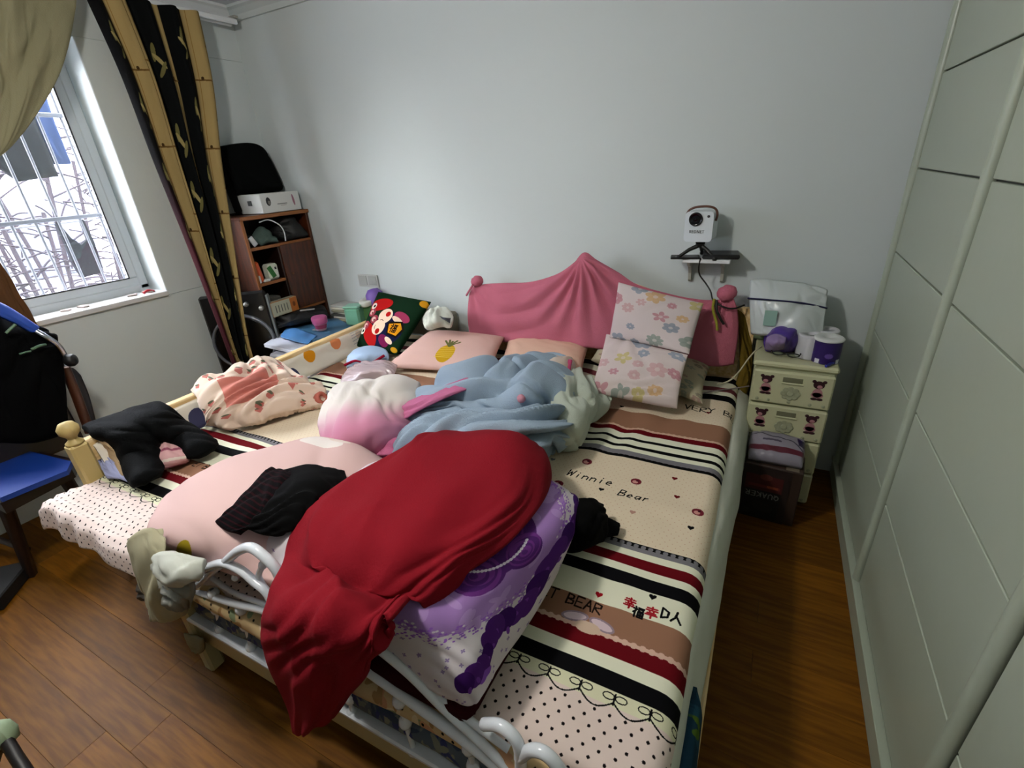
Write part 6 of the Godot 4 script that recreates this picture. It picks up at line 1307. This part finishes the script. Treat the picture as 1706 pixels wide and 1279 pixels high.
# ---------------------------------------------------------------- materials
func mat(c: Color, rough := 0.9, kw := {}) -> StandardMaterial3D:
	var m := StandardMaterial3D.new()
	m.albedo_color = c
	m.roughness = rough
	m.metallic = kw.get("metal", 0.0)
	m.metallic_specular = kw.get("spec", 0.5 if rough < 0.75 else 0.2)
	if kw.has("tex"):
		m.albedo_texture = kw.tex
	if kw.has("nrm"):
		m.normal_enabled = true
		m.normal_texture = kw.nrm
		m.normal_scale = kw.get("ns", 0.5)
	if kw.has("tri"):
		m.uv1_triplanar = true
		m.uv1_world_triplanar = true
		m.uv1_scale = Vector3.ONE * float(kw.tri)
	if kw.has("alpha"):
		m.transparency = BaseMaterial3D.TRANSPARENCY_ALPHA
		m.albedo_color.a = kw.alpha
	if kw.has("back"):
		m.backlight_enabled = true
		m.backlight = kw.back
	if kw.has("rim"):
		m.rim_enabled = true
		m.rim = kw.rim
		m.rim_tint = 0.7
	m.cull_mode = BaseMaterial3D.CULL_DISABLED
	return m


func noise_tex(freq: float, size := 256, normal := true, strength := 4.0, s := 1, ramp: Gradient = null) -> NoiseTexture2D:
	var n := FastNoiseLite.new()
	n.seed = s
	n.frequency = freq
	n.fractal_octaves = 4
	var t := NoiseTexture2D.new()
	t.width = size
	t.height = size
	t.seamless = true
	t.noise = n
	t.as_normal_map = normal
	t.bump_strength = strength
	if ramp:
		t.color_ramp = ramp
	return t


func ramp2(a: Color, b: Color, c: Color) -> Gradient:
	var g := Gradient.new()
	g.offsets = PackedFloat32Array([0.2, 0.5, 0.8])
	g.colors = PackedColorArray([a, b, c])
	return g


# ---------------------------------------------------------------- drawing of prints
class Cv:
	var im: Image
	var w: int
	var h: int

	func _init(ww: int, hh: int, c: Color) -> void:
		w = ww
		h = hh
		im = Image.create(w, h, false, Image.FORMAT_RGBA8)
		im.fill(c)

	func rect(x: float, y: float, ww: float, hh: float, c: Color) -> void:
		im.fill_rect(Rect2i(int(x), int(y), maxi(1, int(ww)), maxi(1, int(hh))), c)

	func ell(x: float, y: float, rx: float, ry: float, a: float, c: Color) -> void:
		var r := maxf(rx, ry) + 1.0
		var ca := cos(a)
		var sa := sin(a)
		for j in range(maxi(0, int(y - r)), mini(h, int(y + r) + 1)):
			for i in range(maxi(0, int(x - r)), mini(w, int(x + r) + 1)):
				var dx := i - x
				var dy := j - y
				var p := (dx * ca + dy * sa) / rx
				var q := (-dx * sa + dy * ca) / ry
				if p * p + q * q <= 1.0:
					im.set_pixel(i, j, im.get_pixel(i, j).lerp(Color(c, 1.0), c.a) if c.a < 1.0 else c)

	func disc(x: float, y: float, r: float, c: Color) -> void:
		ell(x, y, r, r, 0.0, c)

	func line(p: Array, wid: float, c: Color) -> void:
		for k in p.size() - 1:
			var a: Vector2 = p[k]
			var b: Vector2 = p[k + 1]
			var n := maxi(1, int(a.distance_to(b) / maxf(0.6, wid * 0.3)))
			for i in n + 1:
				var q := a.lerp(b, float(i) / n)
				disc(q.x, q.y, wid * 0.5 + 0.01, c)

	func poly(p: PackedVector2Array, c: Color) -> void:
		var lo := p[0]
		var hi := p[0]
		for q in p:
			lo = lo.min(q)
			hi = hi.max(q)
		for j in range(maxi(0, int(lo.y)), mini(h, int(hi.y) + 1)):
			for i in range(maxi(0, int(lo.x)), mini(w, int(hi.x) + 1)):
				if Geometry2D.is_point_in_polygon(Vector2(i, j), p):
					im.set_pixel(i, j, c)

	func heart(x: float, y: float, s: float, c: Color) -> void:
		disc(x - s * 0.45, y - s * 0.3, s * 0.55, c)
		disc(x + s * 0.45, y - s * 0.3, s * 0.55, c)
		poly(PackedVector2Array([Vector2(x - s, y - s * 0.15), Vector2(x + s, y - s * 0.15), Vector2(x, y + s)]), c)

	func flower(x: float, y: float, r: float, n: int, c: Color, mid: Color, a0 := 0.0, long := 0.42) -> void:
		for k in n:
			var a := a0 + TAU * k / n
			ell(x + cos(a) * r * 0.6, y + sin(a) * r * 0.6, r * 0.45, r * long * 0.8, a, c)
		disc(x, y, r * 0.25, mid)

	func write(s: String, x: float, y: float, hgt: float, wid: float, c: Color, slant := 0.0, mirror := false) -> void:
		var at := x
		for ch in s:
			if STROKES.has(ch):
				for st in STROKES[ch]:
					var pts := []
					var k := 0
					while k < st.size():
						var px: float = st[k] * 0.6
						var py: float = st[k + 1]
						if mirror:
							px = 0.6 - px
							py = 1.0 - py
						pts.append(Vector2(at + (px + (1.0 - py) * slant) * hgt, y + py * hgt))
						k += 2
					line(pts, wid, c)
			at += hgt * 0.78

	func tex() -> ImageTexture:
		return ImageTexture.create_from_image(im)


const STROKES := {
	"A": [[0, 1, 0.5, 0, 1, 1], [0.2, 0.6, 0.8, 0.6]], "B": [[0, 1, 0, 0, 0.8, 0.1, 0.8, 0.4, 0, 0.5, 0.95, 0.6, 0.95, 0.9, 0, 1]],
	"D": [[0, 0, 0, 1, 0.8, 0.8, 0.9, 0.3, 0, 0]], "E": [[1, 0, 0, 0, 0, 1, 1, 1], [0, 0.5, 0.8, 0.5]], "I": [[0.5, 0, 0.5, 1]],
	"K": [[0, 0, 0, 1], [1, 0, 0, 0.55, 1, 1]], "N": [[0, 1, 0, 0, 1, 1, 1, 0]], "Q": [[0.5, 0, 0, 0.3, 0, 0.7, 0.5, 1, 1, 0.7, 1, 0.3, 0.5, 0], [0.6, 0.7, 1, 1.05]],
	"R": [[0, 1, 0, 0, 0.9, 0.1, 0.9, 0.4, 0, 0.5, 1, 1]], "T": [[0, 0, 1, 0], [0.5, 0, 0.5, 1]], "U": [[0, 0, 0, 0.8, 0.5, 1, 1, 0.8, 1, 0]],
	"V": [[0, 0, 0.5, 1, 1, 0]], "W": [[0, 0, 0.2, 1, 0.5, 0.3, 0.8, 1, 1, 0]], "Y": [[0, 0, 0.5, 0.5, 1, 0], [0.5, 0.5, 0.5, 1]],
	"a": [[0.9, 0.5, 0.3, 0.5, 0.1, 0.8, 0.4, 1, 0.8, 0.8, 0.9, 0.5, 0.9, 1]], "e": [[0.1, 0.75, 0.9, 0.7, 0.6, 0.45, 0.2, 0.6, 0.2, 0.9, 0.8, 1]], "i": [[0.5, 0.5, 0.5, 1], [0.5, 0.2, 0.5, 0.24]],
	"n": [[0.1, 0.5, 0.1, 1], [0.1, 0.65, 0.5, 0.48, 0.9, 0.6, 0.9, 1]], "r": [[0.2, 0.5, 0.2, 1], [0.2, 0.65, 0.7, 0.5]], "o": [[0.5, 0.5, 0.1, 0.75, 0.5, 1, 0.9, 0.75, 0.5, 0.5]],
	"幸": [[0.1, 0.15, 1.4, 0.15], [0.75, 0, 0.75, 0.35], [0, 0.38, 1.5, 0.38], [0.45, 0.45, 0.55, 0.58], [1.05, 0.45, 0.95, 0.58], [0.2, 0.65, 1.3, 0.65], [0, 0.82, 1.5, 0.82], [0.75, 0.6, 0.75, 1.1]],
	"福": [[0.25, 0, 0.35, 0.1], [0, 0.25, 0.5, 0.25, 0, 0.65], [0.28, 0.5, 0.28, 1.1], [0.7, 0.05, 1.5, 0.05], [0.8, 0.2, 1.4, 0.2, 1.4, 0.4, 0.8, 0.4, 0.8, 0.2], [0.7, 0.55, 1.5, 0.55, 1.5, 1.05, 0.7, 1.05, 0.7, 0.55], [0.7, 0.8, 1.5, 0.8], [1.1, 0.55, 1.1, 1.05]],
	"人": [[0.7, 0, 0.5, 0.6, 0, 1], [0.6, 0.4, 1.3, 1]],
}


# ---------------------------------------------------------------- meshes, in world axes
class G:
	var v := PackedVector3Array()
	var uv := PackedVector2Array()
	var idx := PackedInt32Array()

	func vert(p: Vector3, t := Vector2.ZERO) -> int:
		v.append(p)
		uv.append(t)
		return v.size() - 1

	func tri(a: int, b: int, c: int) -> void:   # counter-clockwise from outside
		idx.append(a)
		idx.append(c)
		idx.append(b)

	func face(p: Array, t: Array = []) -> void:   # a flat polygon with vertices of its own
		var k := v.size()
		for i in p.size():
			vert(p[i], t[i] if t.size() > i else Vector2.ZERO)
		for i in range(1, p.size() - 1):
			tri(k, k + i, k + i + 1)

	func box(c: Vector3, s: Vector3, bev := 0.003, b := Basis.IDENTITY) -> G:
		var e := minf(bev, minf(s.x, minf(s.y, s.z)) * 0.45)
		var hs := s * 0.5
		for ax in 3:
			for sg in [-1.0, 1.0]:
				var n := Vector3.ZERO
				n[ax] = sg
				var u := (ax + 1) % 3
				var w := (ax + 2) % 3
				var q := []
				for k in [[-1, -1], [1, -1], [1, 1], [-1, 1]]:
					var p := Vector3.ZERO
					p[ax] = sg * hs[ax]
					p[u] = k[0] * (hs[u] - e)
					p[w] = k[1] * (hs[w] - e)
					q.append(c + b * p)
				var t := [Vector2(0, 1), Vector2(1, 1), Vector2(1, 0), Vector2(0, 0)]
				if ax == 0:   # across z (to the left from +x), y up
					t = [Vector2(1, 1), Vector2(1, 0), Vector2(0, 0), Vector2(0, 1)] if sg > 0 else [Vector2(0, 1), Vector2(0, 0), Vector2(1, 0), Vector2(1, 1)]
				elif ax == 1:
					t = [Vector2(0, 0), Vector2(0, 1), Vector2(1, 1), Vector2(1, 0)]
				if sg < 0:
					q.reverse()
					t.reverse()
				face(q, t)
		for ax in 3:   # edges along ax
			var u := (ax + 1) % 3
			var w := (ax + 2) % 3
			for su in [-1.0, 1.0]:
				for sw in [-1.0, 1.0]:
					var q := []
					for k in [[0, -1], [1, -1], [1, 1], [0, 1]]:
						var p := Vector3.ZERO
						p[ax] = k[1] * (hs[ax] - e)
						p[u] = su * (hs[u] - (e if k[0] else 0.0))
						p[w] = sw * (hs[w] - (0.0 if k[0] else e))
						q.append(c + b * p)
					if su * sw > 0:
						q.reverse()
					q.reverse()
					face(q, [])
		for sx in [-1.0, 1.0]:
			for sy in [-1.0, 1.0]:
				for sz in [-1.0, 1.0]:
					var q := []
					for k in 3:
						var p := Vector3(sx, sy, sz) * hs
						for m in 3:
							if m != k:
								p[m] -= e * [sx, sy, sz][m]
						q.append(c + b * p)
					if sx * sy * sz < 0:
						q.reverse()
					face(q, [])
		return self

	func tube(p: Array, r, n := 8, caps := true) -> G:
		var base := v.size()
		var m := p.size()
		var side := Vector3.ZERO
		for i in m:
			var d: Vector3 = (p[mini(i + 1, m - 1)] - p[maxi(i - 1, 0)]).normalized()
			if side == Vector3.ZERO:
				side = d.cross(Vector3.UP if absf(d.y) < 0.9 else Vector3.RIGHT).normalized()
			side = (side - d * side.dot(d)).normalized()
			var up := d.cross(side)
			var rr: float = r[i] if r is Array else r
			for k in n:
				var a := TAU * k / n
				vert(p[i] + (side * cos(a) + up * sin(a)) * rr, Vector2(float(k) / n, float(i) / (m - 1)))
		for i in m - 1:
			for k in n:
				var a := base + i * n + k
				var b := base + i * n + (k + 1) % n
				tri(a, b, b + n)
				tri(a, b + n, a + n)
		if caps:
			for e in [0, m - 1]:
				var q := []
				for k in n:
					q.append(v[base + e * n + k])
				if e == 0:
					q.reverse()
				face(q, [])
		return self

	func curve(p: Array, r: float, n := 8, sub := 6, caps := true) -> G:
		return tube(G.smooth(p, sub), r, n, caps)

	static func cr(a: Vector3, b: Vector3, c: Vector3, d: Vector3, t: float) -> Vector3:
		return b.cubic_interpolate(c, a, d, t)

	static func along(p: Array, t: float) -> Vector3:
		var m := p.size() - 1
		var k := clampi(int(t * m), 0, m - 1)
		var f := t * m - k
		var a: Vector3 = p[k - 1] if k > 0 else p[0] * 2.0 - p[1]
		var d: Vector3 = p[k + 2] if k + 2 <= m else p[m] * 2.0 - p[m - 1]
		return cr(a, p[k], p[k + 1], d, f)

	static func smooth(p: Array, sub: int) -> Array:
		var o := []
		var n := (p.size() - 1) * sub
		for i in n + 1:
			o.append(along(p, float(i) / n))
		return o

	func lathe(prof: Array, c: Vector3, b := Basis.IDENTITY, n := 20) -> G:   # prof: [radius, height] pairs from the bottom up
		var base := v.size()
		var m := prof.size()
		for i in m:
			for k in n + 1:
				var a := TAU * k / n
				vert(c + b * Vector3(cos(a) * prof[i][0], prof[i][1], -sin(a) * prof[i][0]), Vector2(float(k) / n, 1.0 - float(i) / (m - 1)))
		for i in m - 1:
			for k in n:
				var a := base + i * (n + 1) + k
				tri(a, a + 1, a + n + 2)
				tri(a, a + n + 2, a + n + 1)
		return self

	func prism(poly: PackedVector2Array, o: Vector3, ex: Vector3, ey: Vector3, depth: Vector3, unit := Rect2()) -> G:   # an outline pushed along depth
		var pp := poly
		if Geometry2D.is_polygon_clockwise(pp) == (ex.cross(ey).dot(depth) > 0.0):
			pp = poly.duplicate()
			pp.reverse()
		var t := Geometry2D.triangulate_polygon(pp)
		for s in 2:
			var k := v.size()
			for q in pp:
				vert(o + ex * q.x + ey * q.y + depth * s, Vector2((q.x - unit.position.x) / unit.size.x, 1.0 - (q.y - unit.position.y) / unit.size.y) if unit.size.x else q)
			for i in range(0, t.size(), 3):
				var aa := v[k + t[i]]
				var nn := (v[k + t[i + 1]] - aa).cross(v[k + t[i + 2]] - aa)
				if (nn.dot(depth) > 0.0) == (s == 1):
					tri(k + t[i], k + t[i + 1], k + t[i + 2])
				else:
					tri(k + t[i], k + t[i + 2], k + t[i + 1])
		var flip := ex.cross(ey).dot(depth) < 0.0
		for i in pp.size():
			var a: Vector3 = o + ex * pp[i].x + ey * pp[i].y
			var b2: Vector2 = pp[(i + 1) % pp.size()]
			var b: Vector3 = o + ex * b2.x + ey * b2.y
			face([a, b, b + depth, a + depth])
		return self

	# a cloth through a net of points: rows run along v, points in a row along u. th: fullness in the middle, edge: thickness of the rim,
	# fold: what to add along the normal, up: the side that is its face
	func cloth(net: Array, nu: int, nv: int, kw := {}) -> G:
		var th: float = kw.get("th", 0.0)
		var edge: float = kw.get("edge", 0.006)
		var pw: float = kw.get("pow", 0.5)
		var up: Vector3 = kw.get("up", Vector3(0.1, 1, 0.6))
		var fold = kw.get("fold")
		var uvr: Rect2 = kw.get("uv", Rect2(0, 0, 1, 1))
		var wig: float = kw.get("wig", 0.0)
		var low: float = kw.get("low", -99.0)
		var mid := []
		var cols := []
		for i in nu + 1:
			var c := []
			for row in net:
				c.append(G.along(row, float(i) / nu))
			cols.append(c)
		for j in nv + 1:
			for i in nu + 1:
				mid.append(G.along(cols[i], float(j) / nv))
		var nr := []
		var total := Vector3.ZERO
		for j in nv + 1:
			for i in nu + 1:
				var du: Vector3 = mid[j * (nu + 1) + mini(i + 1, nu)] - mid[j * (nu + 1) + maxi(i - 1, 0)]
				var dv: Vector3 = mid[mini(j + 1, nv) * (nu + 1) + i] - mid[maxi(j - 1, 0) * (nu + 1) + i]
				var n := du.cross(dv).normalized()
				nr.append(n)
				total += n
		var sg := 1.0 if total.dot(up) >= 0.0 else -1.0
		var base := v.size()
		var w := nu + 1
		var top := []
		var bot := []
		for j in nv + 1:
			for i in nu + 1:
				var u := float(i) / nu
				var vv := float(j) / nv
				var k := j * w + i
				var n: Vector3 = nr[k] * sg
				var e := pow(maxf(0.0, (1.0 - pow(absf(2 * u - 1), 3.0)) * (1.0 - pow(absf(2 * vv - 1), 3.0))), pw)
				var f: float = fold.call(mid[k], u, vv) if fold != null else 0.0
				var rimmed := i == 0 or j == 0 or i == nu or j == nv
				var p: Vector3 = mid[k] + n * (th * e + edge * (0.5 if rimmed else 1.0) + f * (0.35 + 0.65 * e))
				if wig and rimmed:
					p += (Vector3(sin(k * 1.7), 0, cos(k * 2.3)) + Vector3(sin(u * 23 + vv * 31), 0, cos(u * 29 - vv * 17))) * wig * 0.5
				p.y = maxf(p.y, low + 0.004)
				top.append(p)
				var q: Vector3 = p - n * edge
				if kw.get("flat", false):   # filled down to its underside
					q = mid[k] - n * (0.0 if rimmed else edge * 0.3)
				q.y = maxf(q.y, low)
				bot.append(q)
		for s in 2:
			for j in nv + 1:
				for i in nu + 1:
					vert(top[j * w + i] if s == 0 else bot[j * w + i], uvr.position + uvr.size * Vector2(float(i) / nu, float(j) / nv))
		var off := (nu + 1) * (nv + 1)
		for j in nv:
			for i in nu:
				var a := base + j * w + i
				quad(a, a + 1, a + w + 1, a + w, sg > 0)
				quad(a + off, a + 1 + off, a + w + 1 + off, a + w + off, sg < 0)
		for i in nu:
			quad(base + i, base + i + 1, base + i + 1 + off, base + i + off, sg < 0)
			var z := base + nv * w + i
			quad(z, z + 1, z + 1 + off, z + off, sg > 0)
		for j in nv:
			var z := base + j * w
			quad(z, z + w, z + w + off, z + off, sg > 0)
			z += nu
			quad(z, z + w, z + w + off, z + off, sg < 0)
		return self

	func quad(a: int, b: int, c: int, d: int, keep: bool) -> void:
		if keep:
			tri(a, b, c)
			tri(a, c, d)
		else:
			tri(a, c, b)
			tri(a, d, c)

	# a stuffed cushion between four corners (in order round it), hf full in front and hb behind
	func cushion(c: Array, hf: float, hb: float, kw := {}) -> G:
		var n := 28
		var pinch: float = kw.get("pinch", 0.06)
		var fold = kw.get("fold")
		var nor: Vector3 = ((c[1] - c[0]).cross(c[3] - c[0])).normalized()
		if nor.dot(kw.get("up", Vector3(0.1, 1, 1))) < 0:
			nor = -nor
		var keep: bool = (c[1] - c[0]).cross(c[3] - c[0]).dot(nor) > 0
		var low: float = kw.get("low", -99.0)
		for s in 2:
			var base := v.size()
			for j in n + 1:
				for i in n + 1:
					var a := sin((2.0 * i / n - 1.0) * PI * 0.5)
					var b := sin((2.0 * j / n - 1.0) * PI * 0.5)
					var x := (a * (1 - pinch * (1 - b * b)) + 1) * 0.5
					var y := (b * (1 - pinch * (1 - a * a)) + 1) * 0.5
					var p: Vector3 = c[0].lerp(c[1], x).lerp(c[3].lerp(c[2], x), y)
					var t := pow(maxf(0.0, (1 - a * a) * (1 - b * b)), 0.4)
					var f: float = fold.call(p, x, y) * minf(1.0, t * 2.0) if fold != null and s == 0 else 0.0
					p += nor * ((hf * t + f + 0.002) if s == 0 else -(hb * t + 0.002))
					p.y = maxf(p.y, low)
					vert(p, Vector2(x, y))
			for j in n:
				for i in n:
					var q := base + j * (n + 1) + i
					quad(q, q + 1, q + n + 2, q + n + 1, keep == (s == 0))
		var m := (n + 1) * (n + 1)
		var b0 := v.size() - 2 * m
		for i in n:   # the seam
			quad(b0 + i, b0 + i + 1, b0 + i + 1 + m, b0 + i + m, not keep)
			var z := b0 + n * (n + 1) + i
			quad(z, z + 1, z + 1 + m, z + m, keep)
			z = b0 + i * (n + 1)
			quad(z, z + n + 1, z + n + 1 + m, z + m, keep)
			z += n
			quad(z, z + n + 1, z + n + 1 + m, z + m, not keep)
		return self

	func mesh(m: Material) -> ArrayMesh:
		var nn := PackedVector3Array()
		nn.resize(v.size())
		for i in range(0, idx.size(), 3):
			var a := v[idx[i]]
			var x := (v[idx[i + 2]] - a).cross(v[idx[i + 1]] - a)
			for k in 3:
				nn[idx[i + k]] += x
		for i in nn.size():
			nn[i] = nn[i].normalized() if nn[i].length_squared() > 1e-24 else Vector3.UP
		var arr := []
		arr.resize(Mesh.ARRAY_MAX)
		arr[Mesh.ARRAY_VERTEX] = v
		arr[Mesh.ARRAY_NORMAL] = nn
		arr[Mesh.ARRAY_TEX_UV] = uv
		arr[Mesh.ARRAY_INDEX] = idx
		var o := ArrayMesh.new()
		o.add_surface_from_arrays(Mesh.PRIMITIVE_TRIANGLES, arr)
		o.surface_set_material(0, m)
		return o


# ---------------------------------------------------------------- cloth folds
var nz := FastNoiseLite.new()
func wob(x: float, y: float) -> float:
	return nz.get_noise_2d(x * 100.0, y * 100.0)


# ridged wrinkles that run along the direction ang, freq of them per unit of the cloth, plus soft lumps
func folds(amp: float, freq: float, ang: float, s := 0.0, lump := 0.4, warp := 0.8) -> Callable:
	return func(_p: Vector3, u: float, w: float) -> float:
		var x := -u * sin(ang) + w * cos(ang)
		var y := u * cos(ang) + w * sin(ang)
		var t := x * freq + warp * wob(u * 0.9 + s, w * 0.9) * 2.4
		var r := sqrt(pow(sin(PI * t), 2.0) + 0.02)
		var m := clampf(0.6 + 1.3 * wob(x * 1.1 + s + 5.0, y * 0.8), 0.05, 1.3)
		var q := t * 1.9 + 0.9 * wob(y * 1.6 + s, x * 1.6)
		var r2 := sqrt(pow(sin(PI * q), 2.0) + 0.03)
		var m2 := clampf(0.9 * wob(x * 2.0 - s, y * 1.5 + 3.0) + 0.25, 0.0, 1.0)
		var r3 := smoothstep(0.0, 0.22, absf(wob(x * freq * 0.9 + s, y * freq * 0.4 + 2.0)))
		return amp * ((r - 0.6) * m + 0.5 * (r2 - 0.6) * m2 + 0.25 * (r3 - 0.7) + lump * wob(u * 1.4 - s, w * 1.4 + 9.0) * 2.0)
